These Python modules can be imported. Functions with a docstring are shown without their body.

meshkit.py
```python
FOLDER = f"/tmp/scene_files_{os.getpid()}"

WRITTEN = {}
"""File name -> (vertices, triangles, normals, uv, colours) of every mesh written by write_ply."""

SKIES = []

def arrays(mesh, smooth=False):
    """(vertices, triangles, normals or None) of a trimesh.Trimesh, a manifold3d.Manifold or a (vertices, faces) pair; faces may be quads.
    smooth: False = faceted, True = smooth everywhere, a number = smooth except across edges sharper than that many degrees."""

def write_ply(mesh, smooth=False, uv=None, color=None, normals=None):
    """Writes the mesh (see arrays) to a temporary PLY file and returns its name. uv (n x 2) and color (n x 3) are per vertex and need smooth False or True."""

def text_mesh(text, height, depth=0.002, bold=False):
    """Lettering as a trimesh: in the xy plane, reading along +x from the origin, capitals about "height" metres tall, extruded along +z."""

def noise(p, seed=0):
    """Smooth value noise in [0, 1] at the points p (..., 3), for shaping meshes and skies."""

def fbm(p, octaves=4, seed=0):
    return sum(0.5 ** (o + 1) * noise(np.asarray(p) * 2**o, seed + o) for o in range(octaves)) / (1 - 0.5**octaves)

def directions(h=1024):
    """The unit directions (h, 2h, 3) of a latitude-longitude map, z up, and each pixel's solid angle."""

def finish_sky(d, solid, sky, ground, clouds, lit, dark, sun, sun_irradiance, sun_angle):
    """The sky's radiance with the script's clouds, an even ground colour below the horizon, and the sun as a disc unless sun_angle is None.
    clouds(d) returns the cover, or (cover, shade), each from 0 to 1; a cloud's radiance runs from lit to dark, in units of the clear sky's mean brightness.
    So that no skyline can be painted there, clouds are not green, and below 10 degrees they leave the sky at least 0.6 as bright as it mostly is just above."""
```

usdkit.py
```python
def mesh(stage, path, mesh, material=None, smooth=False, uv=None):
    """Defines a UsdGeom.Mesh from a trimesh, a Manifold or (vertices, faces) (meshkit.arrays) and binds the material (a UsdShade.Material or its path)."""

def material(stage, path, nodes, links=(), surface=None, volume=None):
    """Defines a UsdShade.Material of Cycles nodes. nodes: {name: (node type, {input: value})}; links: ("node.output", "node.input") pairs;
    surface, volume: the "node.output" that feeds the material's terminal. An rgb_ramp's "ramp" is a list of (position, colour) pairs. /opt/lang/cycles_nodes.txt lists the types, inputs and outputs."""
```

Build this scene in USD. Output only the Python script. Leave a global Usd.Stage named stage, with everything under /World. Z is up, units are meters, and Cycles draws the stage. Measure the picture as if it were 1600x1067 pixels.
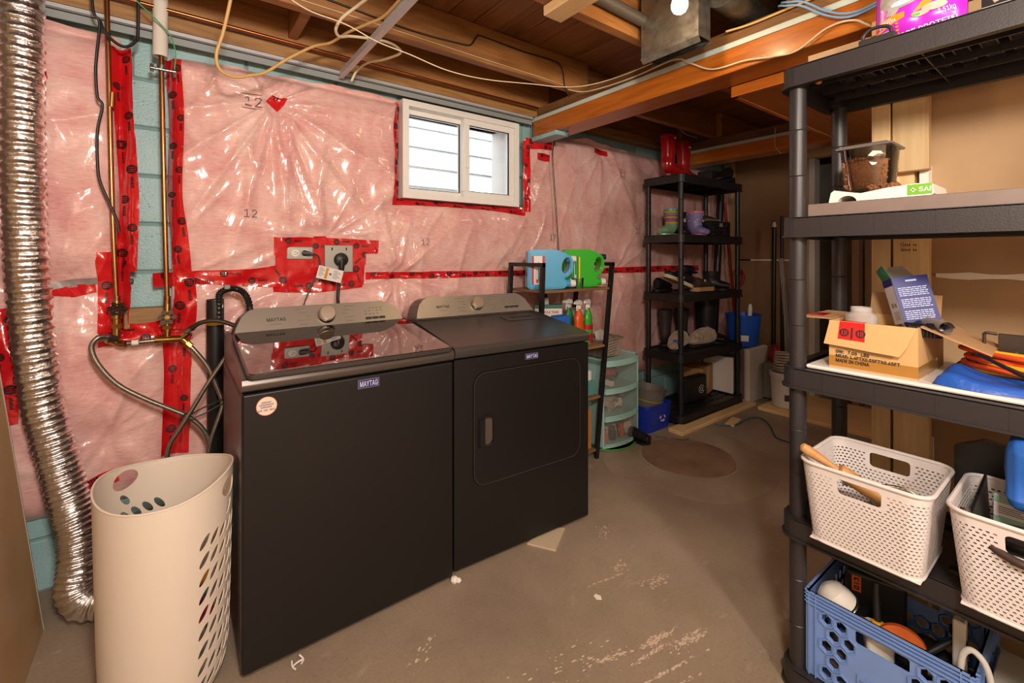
import math, random
import numpy as np
import trimesh, manifold3d, shapely
from shapely import affinity
from shapely.geometry import Polygon, Point, LineString, box as sbox
from shapely.ops import unary_union
import usdkit, meshkit
from pxr import Usd, UsdGeom, UsdLux, Gf, Sdf

stage = Usd.Stage.CreateInMemory()
UsdGeom.SetStageUpAxis(stage, UsdGeom.Tokens.z)
UsdGeom.SetStageMetersPerUnit(stage, 1.0)
UsdGeom.Xform.Define(stage, '/World')

# ---------------------------------------------------------------- camera
cam = UsdGeom.Camera.Define(stage, '/World/camera')
cam.AddTransformOp().Set(Gf.Matrix4d(.8, -.6, 0, 0, 0, 0, 1, 0, -.6, -.8, 0, 0, 0, 0, 1.24, 1))
cam.CreateFocalLengthAttr(15.8625)
cam.CreateHorizontalApertureAttr(36.0)
cam.CreateVerticalApertureAttr(36.0 * 1067 / 1600)
cam.CreateVerticalApertureOffsetAttr(-133.5 / 1600 * 36)
cam.CreateClippingRangeAttr(Gf.Vec2f(0.02, 100))
cam.CreateExposureAttr(0.25)

# ---------------------------------------------------------------- sky and lights
sky = UsdLux.DomeLight.Define(stage, '/World/sky')
sky.CreateColorAttr(Gf.Vec3f(.86, .93, 1.0))
sky.CreateIntensityAttr(1.55)


def lamp(path, loc, power, radius, color):
    l = UsdLux.SphereLight.Define(stage, path)
    l.AddTranslateOp().Set(Gf.Vec3d(*loc))
    l.CreateRadiusAttr(radius)
    l.CreateIntensityAttr(power)
    l.CreateColorAttr(Gf.Vec3f(*color))
    return l


WARM = (1.0, .72, .40)
# the bare bulb in view by the duct lights through its own glowing glass
# unseen lamps: two behind the camera, one beyond the partition
LAMP = (1.0, .915, .82)
lamp('/World/lamp_light_a', (.05, -.25, 1.92), 185, .11, LAMP)  # out of view, placed to light the left wall and the machines
lamp('/World/lamp_light_b', (.30, -1.25, 1.95), 185, .11, LAMP)  # out of view, placed to light the room softly from behind
lamp('/World/lamp_light_d', (2.95, .10, 1.90), 40, .08, LAMP)  # unseen beyond the partition, placed to brighten the far corner

# ---------------------------------------------------------------- helpers: meshes
PI = math.pi


def lin(c):
    if isinstance(c, str):
        c = [int(c[i:i + 2], 16) / 255 for i in (0, 2, 4)]
        c = [x / 12.92 if x <= .04045 else ((x + .055) / 1.055) ** 2.4 for x in c]
    return np.array(c, float)


def rot(axis, deg):
    a = math.radians(deg); c, s = math.cos(a), math.sin(a)
    m = np.eye(4)
    i, j = {'x': (1, 2), 'y': (2, 0), 'z': (0, 1)}[axis]
    m[i, i] = c; m[j, j] = c; m[i, j] = -s; m[j, i] = s
    return m


def tr(x, y, z):
    m = np.eye(4); m[:3, 3] = (x, y, z); return m


def basis(o, ex, ey, ez=None):
    ex, ey = np.asarray(ex, float), np.asarray(ey, float)
    ez = np.cross(ex, ey) if ez is None else np.asarray(ez, float)
    m = np.eye(4); m[:3, 0], m[:3, 1], m[:3, 2], m[:3, 3] = ex, ey, ez, o
    return m


def tm(v, f):
    f = np.asarray(f, int)
    if f.shape[1] == 4:
        f = np.vstack([f[:, [0, 1, 2]], f[:, [0, 2, 3]]])
    return trimesh.Trimesh(np.asarray(v, float), f, process=False)


def xf(m, *T):
    m = m.copy()
    for t in T:
        m.apply_transform(t)
    return m


def cat(*ms):
    out = []
    for m in ms:
        out += list(m) if isinstance(m, (list, tuple)) else [m]
    return trimesh.util.concatenate(out) if len(out) > 1 else out[0]


def bx(x0, x1, y0, y1, z0, z1):
    return xf(trimesh.creation.box((abs(x1 - x0), abs(y1 - y0), abs(z1 - z0))), tr((x0 + x1) / 2, (y0 + y1) / 2, (z0 + z1) / 2))


def cb(x0, x1, y0, y1, z0, z1, c=.003):
    """box with chamfered edges (24 corners)"""
    V = []
    for X, sx in ((x0, 1), (x1, -1)):
        for Y, sy in ((y0, 1), (y1, -1)):
            for Z, sz in ((z0, 1), (z1, -1)):
                V += [(X, Y + sy * c, Z + sz * c), (X + sx * c, Y, Z + sz * c), (X + sx * c, Y + sy * c, Z)]
    return trimesh.convex.convex_hull(np.array(V))


def rb(x0, x1, y0, y1, z0, z1, r=.01, seg=8):
    """rounded box"""
    s = manifold3d.Manifold.sphere(r, seg)
    pts = [s.translate((X, Y, Z)) for X in (x0 + r, x1 - r) for Y in (y0 + r, y1 - r) for Z in (z0 + r, z1 - r)]
    m = manifold3d.Manifold.batch_hull(pts).to_mesh()
    return tm(m.vert_properties[:, :3], m.tri_verts)


def hullm(pts):
    return trimesh.convex.convex_hull(np.array(pts, float))


def cyl(p0, p1, r, seg=20, r1=None, cap=True):
    p0, p1 = np.asarray(p0, float), np.asarray(p1, float)
    return tube([p0, p1], [r, r if r1 is None else r1], seg, smooth=False, cap=cap)


def spline(P, n=8):
    P = np.asarray(P, float)
    if len(P) < 3:
        return P
    Q = np.vstack([2 * P[0] - P[1], P, 2 * P[-1] - P[-2]])
    out = []
    for i in range(1, len(Q) - 2):
        a, b, c, d = Q[i - 1:i + 3]
        for t in np.arange(n) / n:
            out.append(.5 * (2 * b + (c - a) * t + (2 * a - 5 * b + 4 * c - d) * t * t + (3 * b - a - 3 * c + d) * t ** 3))
    out.append(P[-1])
    return np.array(out)


def frames(P):
    T = np.gradient(P, axis=0)
    T /= np.maximum(np.linalg.norm(T, axis=1, keepdims=True), 1e-12)
    u = np.cross(T[0], (0, 0, 1.0))
    if np.linalg.norm(u) < 1e-3:
        u = np.array([1.0, 0, 0])
    U = []
    for t in T:
        u = u - t * u.dot(t); u = u / np.linalg.norm(u); U.append(u)
    U = np.array(U)
    return T, U, np.cross(T, U)


def tube(P, r, seg=10, n=8, smooth=True, cap=True):
    P = spline(P, n) if smooth else np.asarray(P, float)
    R = np.broadcast_to(np.asarray(r, float), (len(P),)) if np.ndim(r) == 0 or len(r) == len(P) else np.interp(np.linspace(0, 1, len(P)), np.linspace(0, 1, len(r)), r)
    T, U, W = frames(P)
    a = np.arange(seg) / seg * 2 * PI
    V = P[:, None] + R[:, None, None] * (np.cos(a)[None, :, None] * U[:, None] + np.sin(a)[None, :, None] * W[:, None])
    V = V.reshape(-1, 3)
    i, j = np.meshgrid(np.arange(len(P) - 1), np.arange(seg), indexing='ij')
    k = (j + 1) % seg
    F = np.stack([i * seg + j, i * seg + k, (i + 1) * seg + k, (i + 1) * seg + j], -1).reshape(-1, 4)
    F = np.vstack([F[:, [0, 1, 2]], F[:, [0, 2, 3]]])
    if cap:
        n0 = len(V); V = np.vstack([V, P[0], P[-1]])
        j = np.arange(seg); k = (j + 1) % seg; b = (len(P) - 1) * seg
        F = np.vstack([F, np.stack([np.full(seg, n0), k, j], 1), np.stack([np.full(seg, n0 + 1), b + j, b + k], 1)])
    return tm(V, F)


def lathe(prof, seg=32, o=(0, 0, 0), sx=1, sy=1):
    prof = np.asarray(prof, float)
    a = np.arange(seg) / seg * 2 * PI
    V = np.stack([prof[:, None, 0] * np.cos(a) * sx, prof[:, None, 0] * np.sin(a) * sy, np.repeat(prof[:, 1:2], seg, 1)], -1).reshape(-1, 3) + np.asarray(o, float)
    i, j = np.meshgrid(np.arange(len(prof) - 1), np.arange(seg), indexing='ij'); k = (j + 1) % seg
    F = np.stack([i * seg + j, i * seg + k, (i + 1) * seg + k, (i + 1) * seg + j], -1).reshape(-1, 4)
    return tm(V, F)


def prism(poly, h, T=None):
    """extrude a shapely polygon along +z by h, then transform"""
    if not isinstance(poly, shapely.geometry.base.BaseGeometry):
        poly = Polygon(poly)
    gs = [g for g in getattr(poly, 'geoms', [poly]) if g.area > 1e-9]
    m = cat([trimesh.creation.extrude_polygon(g, h, engine='earcut') for g in gs])
    return xf(m, T) if T is not None else m


def rrect(x0, y0, x1, y1, r, q=5):
    return sbox(x0 + r, y0 + r, x1 - r, y1 - r).buffer(r, quad_segs=q)


def text(s, h, o, ex, ey, depth=.0008, bold=False, center=False, maxw=None):
    m = meshkit.text_mesh(s, h, depth, bold)
    w = m.bounds[1, 0]
    if maxw and w > maxw:
        m.apply_scale((maxw / w, 1, 1)); w = maxw
    if center:
        m.apply_translation((-w / 2, -h / 2, 0))
    return xf(m, basis(o, ex, ey))


def sheet(poly, f, th, step=.02, cut=True, zstep=None):
    """a flat outline with holes (s, z) bent by f(s, z, d) into a wall of thickness th (d runs 0..th); cut into strips or cells so that it can bend"""
    V, F = [], []
    n = 0
    x0, y0, x1, y1 = poly.bounds
    xs = np.append(np.arange(x0, x1, step), x1)
    ys = np.append(np.arange(y0, y1, zstep), y1) if zstep else np.array([y0 - 1, y1 + 1])
    a, c = [q.ravel() for q in np.meshgrid(xs[:-1], ys[:-1], indexing='ij')]
    b, d = [q.ravel() for q in np.meshgrid(xs[1:], ys[1:], indexing='ij')]
    shapely.prepare(poly)
    cells = shapely.box(a, c, b, d)
    cells = cells[shapely.intersects(poly, cells)]
    for g in shapely.intersection(poly, cells) if cut else [poly]:
        for p in getattr(g, 'geoms', [g]):
            if p.geom_type != 'Polygon' or p.area < 1e-10:
                continue
            v, t = trimesh.creation.triangulate_polygon(p, engine='earcut')
            V.append(np.column_stack([v, np.zeros(len(v))])); F.append(np.asarray(t) + n); n += len(v)
            V.append(np.column_stack([v, np.full(len(v), th)])); F.append(np.asarray(t)[:, ::-1] + n); n += len(v)
    for p in getattr(poly, 'geoms', [poly]):
        for ring in [p.exterior] + list(p.interiors):
            c = np.array(ring.segmentize(step).coords)[:-1]
            k = len(c); j = (np.arange(k) + 1) % k; i = np.arange(k)
            V.append(np.vstack([np.column_stack([c, np.zeros(k)]), np.column_stack([c, np.full(k, th)])]))
            F.append(np.vstack([np.stack([i, j, j + k], 1), np.stack([i, j + k, i + k], 1)]) + n); n += 2 * k
    V, F = np.vstack(V), np.vstack(F)
    _, i, j = np.unique(np.round(V, 6), axis=0, return_index=True, return_inverse=True)
    V, F = V[i], j.ravel()[F]
    F = F[(F[:, 0] != F[:, 1]) & (F[:, 1] != F[:, 2]) & (F[:, 0] != F[:, 2])]
    return tm(f(V[:, 0], V[:, 1], V[:, 2]), F)


def blob(c, r, seed=0, amp=.12, fr=3.0, sub=3, sq=(1, 1, 1), T=None):
    m = trimesh.creation.icosphere(sub, 1.0)
    v = m.vertices
    v = v * (1 + amp * (meshkit.fbm(v * fr + seed * 7.3 + 20, 3, seed) - .5)[:, None] * 2)
    m.vertices = v * np.asarray(sq) * r
    if T is not None:
        m.apply_transform(T)
    m.apply_translation(c)
    return m


def grid(P):
    """P: (n, m, 3) points to a two sided sheet"""
    n, m = P.shape[:2]
    i, j = np.meshgrid(np.arange(n - 1), np.arange(m - 1), indexing='ij')
    F = np.stack([i * m + j, (i + 1) * m + j, (i + 1) * m + j + 1, i * m + j + 1], -1).reshape(-1, 4)
    return tm(P.reshape(-1, 3), F)


# ---------------------------------------------------------------- helpers: prims
USED = {}


def numbered(parent, name):
    k = (parent, name); n = USED.get(k, -1) + 1; USED[k] = n
    return name if n == 0 else f'{name}_{n:03d}'


def path_of(p):
    return '/World' if p is None else str(p.GetPath())


def tag(p, label=None, cat_=None, group=None, kind=None):
    for k, v in (('label', label), ('category', cat_), ('group', group), ('kind', kind)):
        if v:
            p.SetCustomDataByKey(k, v)
    return p


def obj(name, mesh, mat, parent=None, smooth=30, label=None, kind=None, loc=None, rz=0):
    up = path_of(parent)
    p = up + '/' + numbered(up, name)
    m = usdkit.mesh(stage, p, mesh, MATS.get(mat, mat) if isinstance(mat, str) else mat, smooth)
    m.CreateDoubleSidedAttr(True)
    if loc is not None:
        m.AddTranslateOp().Set(Gf.Vec3d(*map(float, loc)))
        if rz:
            m.AddRotateZOp().Set(float(rz))
    return tag(m.GetPrim(), label=label, kind=kind)


def thing(name, label, cat_, loc=(0, 0, 0), rz=0, group=None, kind=None):
    x = UsdGeom.Xform.Define(stage, '/World/' + numbered('/World', name))
    x.AddTranslateOp().Set(Gf.Vec3d(*map(float, loc)))
    if rz:
        x.AddRotateZOp().Set(float(rz))
    return tag(x.GetPrim(), label, cat_, group, kind)


def single(name, label, cat_, mesh, mat, loc=(0, 0, 0), rz=0, smooth=30, group=None, kind=None):
    p = obj(name, mesh, mat, None, smooth, loc=loc, rz=rz)
    return tag(p, label, cat_, group, kind)


def dup(root, loc, rz=0, label=None):
    was = root.GetCustomData()
    r = thing(root.GetName().rstrip('0123456789').rstrip('_'), label or was['label'], was['category'], loc, rz, was.get('group'))
    r.GetReferences().AddInternalReference(root.GetPath()); r.SetInstanceable(True)
    return r


# ---------------------------------------------------------------- materials
MATS = {}


def P(name, c, rough=.5, metal=0., var=0., vs=8., bump=0., bs=60., coat=0., spec=.5, stretch=(1, 1, 1), c2=None, det=4, sheen=0., trans=0., ior=1.5, crough=.05, rv=0.):
    """principled material; var / c2: noise between two tones; bump: fine relief"""
    c = lin(c)
    N, L = {}, []
    pr = {'roughness': rough, 'metallic': metal, 'specular_ior_level': spec, 'coat_weight': coat, 'coat_roughness': crough, 'sheen_weight': sheen, 'transmission_weight': trans, 'ior': ior}
    if var or c2 is not None or bump or rv:
        N['g'] = ('texture_coordinate', {})
        N['mp'] = ('mapping', {'scale': stretch})
        L.append(('g.object', 'mp.vector'))
    if var or c2 is not None:
        a, b = (c * (1 - var), np.minimum(c * (1 + var), 1)) if c2 is None else (c, lin(c2))
        N['n'] = ('noise_texture', {'scale': vs, 'detail': det, 'roughness': .6})
        N['r'] = ('rgb_ramp', {'ramp': [(0.28, a), (.72, b)]})
        L += [('mp.vector', 'n.vector'), ('n.fac', 'r.fac'), ('r.color', 'p.base_color')]
    else:
        pr['base_color'] = tuple(c)
    if rv:
        N['n3'] = ('noise_texture', {'scale': vs * 2.3, 'detail': 3})
        N['m3'] = ('map_range', {'from_min': .3, 'from_max': .7, 'to_min': max(rough - rv, .02), 'to_max': rough + rv})
        L += [('mp.vector', 'n3.vector'), ('n3.fac', 'm3.value'), ('m3.result', 'p.roughness')]
    if bump:
        N['n2'] = ('noise_texture', {'scale': bs, 'detail': 3})
        N['b'] = ('bump', {'strength': bump, 'distance': .004})
        L += [('mp.vector', 'n2.vector'), ('n2.fac', 'b.height'), ('b.normal', 'p.normal')]
    N['p'] = ('principled_bsdf', pr)
    MATS[name] = usdkit.material(stage, '/World/Looks/' + name, N, L, surface='p.BSDF')
    return MATS[name]


def wood(name, c1, c2, axis='x', rough=.55, s=1.0, coat=0., knots=True):
    """sawn wood with grain along one axis"""
    st = {'x': (1.2, 14, 14), 'y': (14, 1.2, 14), 'z': (14, 14, 1.2)}[axis]
    N = {'g': ('texture_coordinate', {}), 'i': ('object_info', {}), 'sc': ('math', {'math_type': 'multiply', 'value2': 13.7}),
         'cx': ('combine_xyz', {}), 'ad': ('mix', {'mix_type': 'add', 'fac': 1.0}),
         'mp': ('mapping', {'scale': tuple(np.array(st) * s)}),
         'n': ('noise_texture', {'scale': 2.2, 'detail': 6, 'roughness': .62, 'distortion': .9}),
         'n2': ('noise_texture', {'scale': 9, 'detail': 4}),
         'm': ('mix', {'mix_type': 'mix', 'fac': .3}),
         'r': ('rgb_ramp', {'ramp': [(.3, lin(c1)), (.5, lin(c1) * .45 + lin(c2) * .55), (.68, lin(c2))]}),
         'hv': ('map_range', {'from_min': 0, 'from_max': 1, 'to_min': .82, 'to_max': 1.14}), 'h': ('hsv', {}),
         'b': ('bump', {'strength': .25, 'distance': .003}),
         'p': ('principled_bsdf', {'roughness': rough, 'coat_weight': coat, 'coat_roughness': .15})}
    L = [('i.random', 'sc.value1'), ('sc.value', 'cx.x'), ('sc.value', 'cx.y'), ('sc.value', 'cx.z'), ('g.object', 'ad.color1'), ('cx.vector', 'ad.color2'), ('ad.color', 'mp.vector'), ('mp.vector', 'n.vector'), ('mp.vector', 'n2.vector'), ('n.color', 'm.color1'), ('n2.color', 'm.color2'),
         ('m.color', 'r.fac'), ('r.color', 'h.color'), ('i.random', 'hv.value'), ('hv.result', 'h.value'), ('h.color', 'p.base_color'), ('m.color', 'b.height'), ('b.normal', 'p.normal')]
    MATS[name] = usdkit.material(stage, '/World/Looks/' + name, N, L, surface='p.BSDF')


def pane(name, tint=(1, 1, 1), ior=1.45, gloss=.02):
    MATS[name] = usdkit.material(stage, '/World/Looks/' + name, {'t': ('transparent_bsdf', {'color': tint}), 'g': ('glossy_bsdf', {'color': (1, 1, 1), 'roughness': gloss}), 'f': ('fresnel', {'IOR': ior}), 'm': ('mix_closure', {})},
                                 [('f.fac', 'm.fac'), ('t.BSDF', 'm.closure1'), ('g.BSDF', 'm.closure2')], surface='m.closure')


def frosted(name, c, clear=.5, rough=.35):
    """thin cloudy plastic one can see through"""
    MATS[name] = usdkit.material(stage, '/World/Looks/' + name, {'t': ('transparent_bsdf', {'color': (.95, .95, .95)}), 'p': ('principled_bsdf', {'base_color': tuple(lin(c)), 'roughness': rough}), 'm': ('mix_closure', {'fac': 1 - clear})},
                                 [('t.BSDF', 'm.closure1'), ('p.BSDF', 'm.closure2')], surface='m.closure')


P('mortar', '7f9c9c', .8)
MATS['block_paint'] = usdkit.material(stage, '/World/Looks/block_paint', {
    'g': ('geometry', {}), 'n': ('noise_texture', {'scale': 4, 'detail': 4}), 'r': ('rgb_ramp', {'ramp': [(.3, lin('87adb0')), (.7, lin('a0c2c4'))]}),
    'n2': ('noise_texture', {'scale': 105, 'detail': 3, 'roughness': .6}), 'r2': ('rgb_ramp', {'ramp': [(.30, (.16, .18, .19)), (.36, (1, 1, 1))]}), 'm': ('mix', {'mix_type': 'multiply', 'fac': 1.0}),
    'b': ('bump', {'strength': .5, 'distance': .004}), 'p': ('principled_bsdf', {'roughness': .4})},
    [('g.position', 'n.vector'), ('g.position', 'n2.vector'), ('n.fac', 'r.fac'), ('n2.fac', 'r2.fac'), ('r.color', 'm.color1'), ('r2.color', 'm.color2'), ('m.color', 'p.base_color'), ('n2.fac', 'b.height'), ('b.normal', 'p.normal')], surface='p.BSDF')
P('wall_paint', 'b7a893', .8, var=.04, vs=2)
P('back_paper', 'b08f6b', .85, var=.10, vs=3, bump=.1, bs=150)
P('dark_board', '8d6a49', .75, var=.12, vs=3)
P('seam_white', 'eee7dc', .8, var=.06, vs=20)
P('white_trim', 'd9d3c8', .5, var=.04)
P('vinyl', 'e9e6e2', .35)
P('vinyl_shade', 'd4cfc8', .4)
P('rubber_gasket', '2a2a2c', .6)
P('siding', 'f2f2f2', .6)
P('soil', '6b6256', .95)
P('pine_light', 'd9b27c', .6)
wood('pine_z', 'c79d68', 'e6c797', 'z', s=.7)
wood('pine_y', 'c9a06a', 'e3c08c', 'y', s=.7)
wood('pine_x', 'c79d68', 'e6c797', 'x', s=.7)
wood('joist_wood', '63401f', 'b67d45', 'x', s=.8)
wood('deck_wood', '55331a', 'a86f3a', 'y', s=.7)
wood('old_wood_y', '55371d', '8f6336', 'y', s=.8)
wood('beam_wood', '97480f', 'cf7a26', 'y', .35, s=.8, coat=.35)
wood('ply_orange', '8a4a18', 'b46b2a', 'x', .5, s=.6)
wood('shelf_wood', '6a4a30', '9c7650', 'x', .5)
wood('sill_wood', '6f4a26', 'b98b52', 'x')
P('trim_grey', 'b9c6c0', .5)
P('alu_grid', 'c3c5c8', .38, metal=.3)
P('galv', '8b8a86', .38, metal=.85, var=.28, vs=14, rv=.12, bump=.15, bs=25)
P('foil', 'f2f2f2', .27, metal=1., var=.06, vs=20, bump=.9, bs=60)
P('copper', 'a8764a', .3, metal=1., var=.18, vs=12)
P('copper_bright', 'b8683c', .28, metal=1., var=.15, vs=12)
P('brass', 'b08d4c', .3, metal=1., var=.2, vs=25)
P('steel', 'a8a49c', .3, metal=1.)
P('braid', '8f877b', .38, metal=.9, var=.3, vs=160)
P('chrome', 'd0cdc8', .12, metal=1.)
P('dark_metal', '4b423b', .4, metal=.7)
P('tape_red', 'c21219', .15, coat=.7, bump=.8, bs=22, c2='d8242a', vs=11)
P('ink', '2a1512', .6)
P('black_ink', '1b1918', .6)
P('gray_print', '8a6e6a', .8)
P('foam', 'dcd4c9', .8, var=.05, vs=12)
P('cable_black', '1d1b1a', .45)
P('cable_white', 'd6c6a8', .5)
P('cable_yellow', 'd0a868', .5)
P('cable_blue', '7ba0c8', .5)
P('cable_green', '3f9a5a', .5)
P('bulb_glass', 'fff2d8', .4)
MATS['bulb_glow'] = usdkit.material(stage, '/World/Looks/bulb_glow', {'e': ('emission', {'color': WARM, 'strength': 110.0})}, [], surface='e.emission')
# insulation: pink fibre under a clear wrinkled sheet (the coat)
MATS['insulation'] = usdkit.material(stage, '/World/Looks/insulation', {
    'g': ('texture_coordinate', {}),
    'n': ('noise_texture', {'scale': 4.6, 'detail': 8, 'roughness': .68, 'distortion': .8}),
    'mp': ('mapping', {'scale': (5, 5, 30)}), 'nf': ('noise_texture', {'scale': 6, 'detail': 5, 'roughness': .7}),
    'mx': ('mix', {'mix_type': 'mix', 'fac': .42}),
    'r': ('rgb_ramp', {'ramp': [(.30, lin('bd7676')), (.42, lin('d89a96')), (.53, lin('e5b8b0')), (.66, lin('f3dbd1'))]}),
    'mw': ('mapping', {'scale': (7, 7, 2.6), 'rotation': (0, .45, 0)}), 'w': ('noise_texture', {'scale': 1.1, 'detail': 3, 'distortion': 1.6, 'roughness': .45}),
    'b': ('bump', {'strength': .30, 'distance': .03}),
    'b2': ('bump', {'strength': .25, 'distance': .01}),
    'p': ('principled_bsdf', {'roughness': .75, 'coat_weight': 1.0, 'coat_roughness': .16, 'coat_ior': 1.5, 'specular_ior_level': .2})},
    [('g.object', 'n.vector'), ('g.object', 'mp.vector'), ('mp.vector', 'nf.vector'), ('n.color', 'mx.color1'), ('nf.color', 'mx.color2'), ('mx.color', 'r.fac'), ('r.color', 'p.base_color'),
     ('g.object', 'mw.vector'), ('mw.vector', 'w.vector'), ('w.fac', 'b.height'), ('b.normal', 'p.coat_normal'), ('n.fac', 'b2.height'), ('b2.normal', 'p.normal')], surface='p.BSDF')
pane('window_glass')
# concrete: mottled, pitted, with pale scuffs
MATS['concrete'] = usdkit.material(stage, '/World/Looks/concrete', {
    'g': ('texture_coordinate', {}),
    'n1': ('noise_texture', {'scale': 1.3, 'detail': 5, 'roughness': .6}),
    'r1': ('rgb_ramp', {'ramp': [(.3, lin('857564')), (.5, lin('998875')), (.7, lin('a99884'))]}),
    'n2': ('noise_texture', {'scale': 95, 'detail': 4, 'roughness': .75}),
    'r2': ('rgb_ramp', {'ramp': [(.30, (.50, .47, .45)), (.40, (.93, .92, .91)), (.7, (1.06, 1.06, 1.06))]}),
    'mm': ('mix', {'mix_type': 'multiply', 'fac': .8}),
    'mp': ('mapping', {'scale': (3.0, 7, 1), 'rotation': (0, 0, .9)}),
    'n3': ('noise_texture', {'scale': 1.6, 'detail': 6, 'roughness': .66, 'distortion': .3}),
    'r3': ('rgb_ramp', {'ramp': [(.62, (0, 0, 0)), (.78, (.5, .5, .5))]}),
    'm2': ('mix', {'mix_type': 'mix', 'color2': lin('cdb8a2')}),
    'n4': ('noise_texture', {'scale': 2.6, 'detail': 6, 'roughness': .65}),
    'r4': ('rgb_ramp', {'ramp': [(.58, (0, 0, 0)), (.75, (.5, .5, .5))]}),
    'm3': ('mix', {'mix_type': 'mix', 'color2': lin('7d6a5c')}),
    'b': ('bump', {'strength': .35, 'distance': .004}),
    'p': ('principled_bsdf', {'roughness': .62, 'specular_ior_level': .35})},
    [('g.object', 'n1.vector'), ('g.object', 'n2.vector'), ('n1.fac', 'r1.fac'), ('n2.fac', 'r2.fac'), ('r1.color', 'mm.color1'), ('r2.color', 'mm.color2'),
     ('g.object', 'mp.vector'), ('mp.vector', 'n3.vector'), ('n3.fac', 'r3.fac'), ('r3.color', 'm2.fac'), ('mm.color', 'm2.color1'), ('g.object', 'n4.vector'), ('n4.fac', 'r4.fac'), ('r4.color', 'm3.fac'), ('m2.color', 'm3.color1'), ('m3.color', 'p.base_color'), ('n2.fac', 'b.height'), ('b.normal', 'p.normal')], surface='p.BSDF')
rng = random.Random(7)
# ================================================================ the setting
XL, XR, YF, YB, ZC = -.62, 6.2, -1.9, 2.38, 2.41
fl = obj('floor', bx(XL, XR, YF, YB + .2, -.1, 0), 'concrete', kind='structure')
tag(fl, 'worn grey brown concrete slab with pale scuffs')
P('rusty', '94775e', .75, c2='6e523f', vs=4.2, det=6, bump=.2, bs=30)
P('patch', '85735f', .75, c2='a08f7b', vs=3.5, det=6, bump=.4, bs=35)
ring = Point(0, 0).buffer(.52, quad_segs=20)
ring = Polygon([(x * (1 + .05 * math.sin(3 * math.atan2(y, x)) + .03 * math.sin(7 * math.atan2(y, x))), y * (1 + .06 * math.sin(2 * math.atan2(y, x) + 1))) for x, y in ring.exterior.coords])
obj('concrete_patch', prism(ring.difference(Point(0, 0).buffer(.288)), .003, tr(2.54, 1.58, -.001)), 'patch', fl, label='darker ring of patched concrete around the round cover')
obj('cover_plate', prism(Point(0, 0).buffer(.27, quad_segs=24), .007, tr(2.54, 1.58, -.001)), 'rusty', fl, label='round rust brown cover set in the floor')
# scraped paint and plaster scuffs on the slab
P('scuff', 'c9b49c', .8, var=.12, vs=60)
rs = random.Random(3)
for (x, y, L, w, a, n) in [(1.20, .865, .17, .010, -8, 60), (1.255, .885, .13, .020, -8, 90), (1.335, .825, .12, .030, -8, 130), (1.175, .80, .20, .008, -10, 50), (1.13, .76, .22, .008, -10, 50), (1.09, .93, .14, .02, -20, 40), (1.47, 1.05, .10, .04, -15, 60), (1.42, 1.18, .08, .05, 10, 45), (1.31, 1.17, .12, .006, -12, 30), (1.55, 1.37, .10, .05, 20, 40), (.62, 1.30, .16, .05, 30, 30), (1.0, .98, .30, .10, -10, 45)]:
    g = []
    for k in range(n):
        u, v_ = rs.gauss(0, .32), rs.gauss(0, .33)
        r = .0012 + .0035 * rs.random() ** 2
        px_, py_ = u * L, v_ * w
        g.append(Polygon([(px_ + r * (1 + 1.6 * rs.random()) * math.cos(q), py_ + r * .7 * (.5 + rs.random()) * math.sin(q)) for q in np.arange(6) * PI / 3]).buffer(0))
    obj('scuff_mark', prism(unary_union(g), .0006, tr(x, y, -.0002) @ rot('z', a)), 'scuff', fl, smooth=False, kind='stuff')

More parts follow.
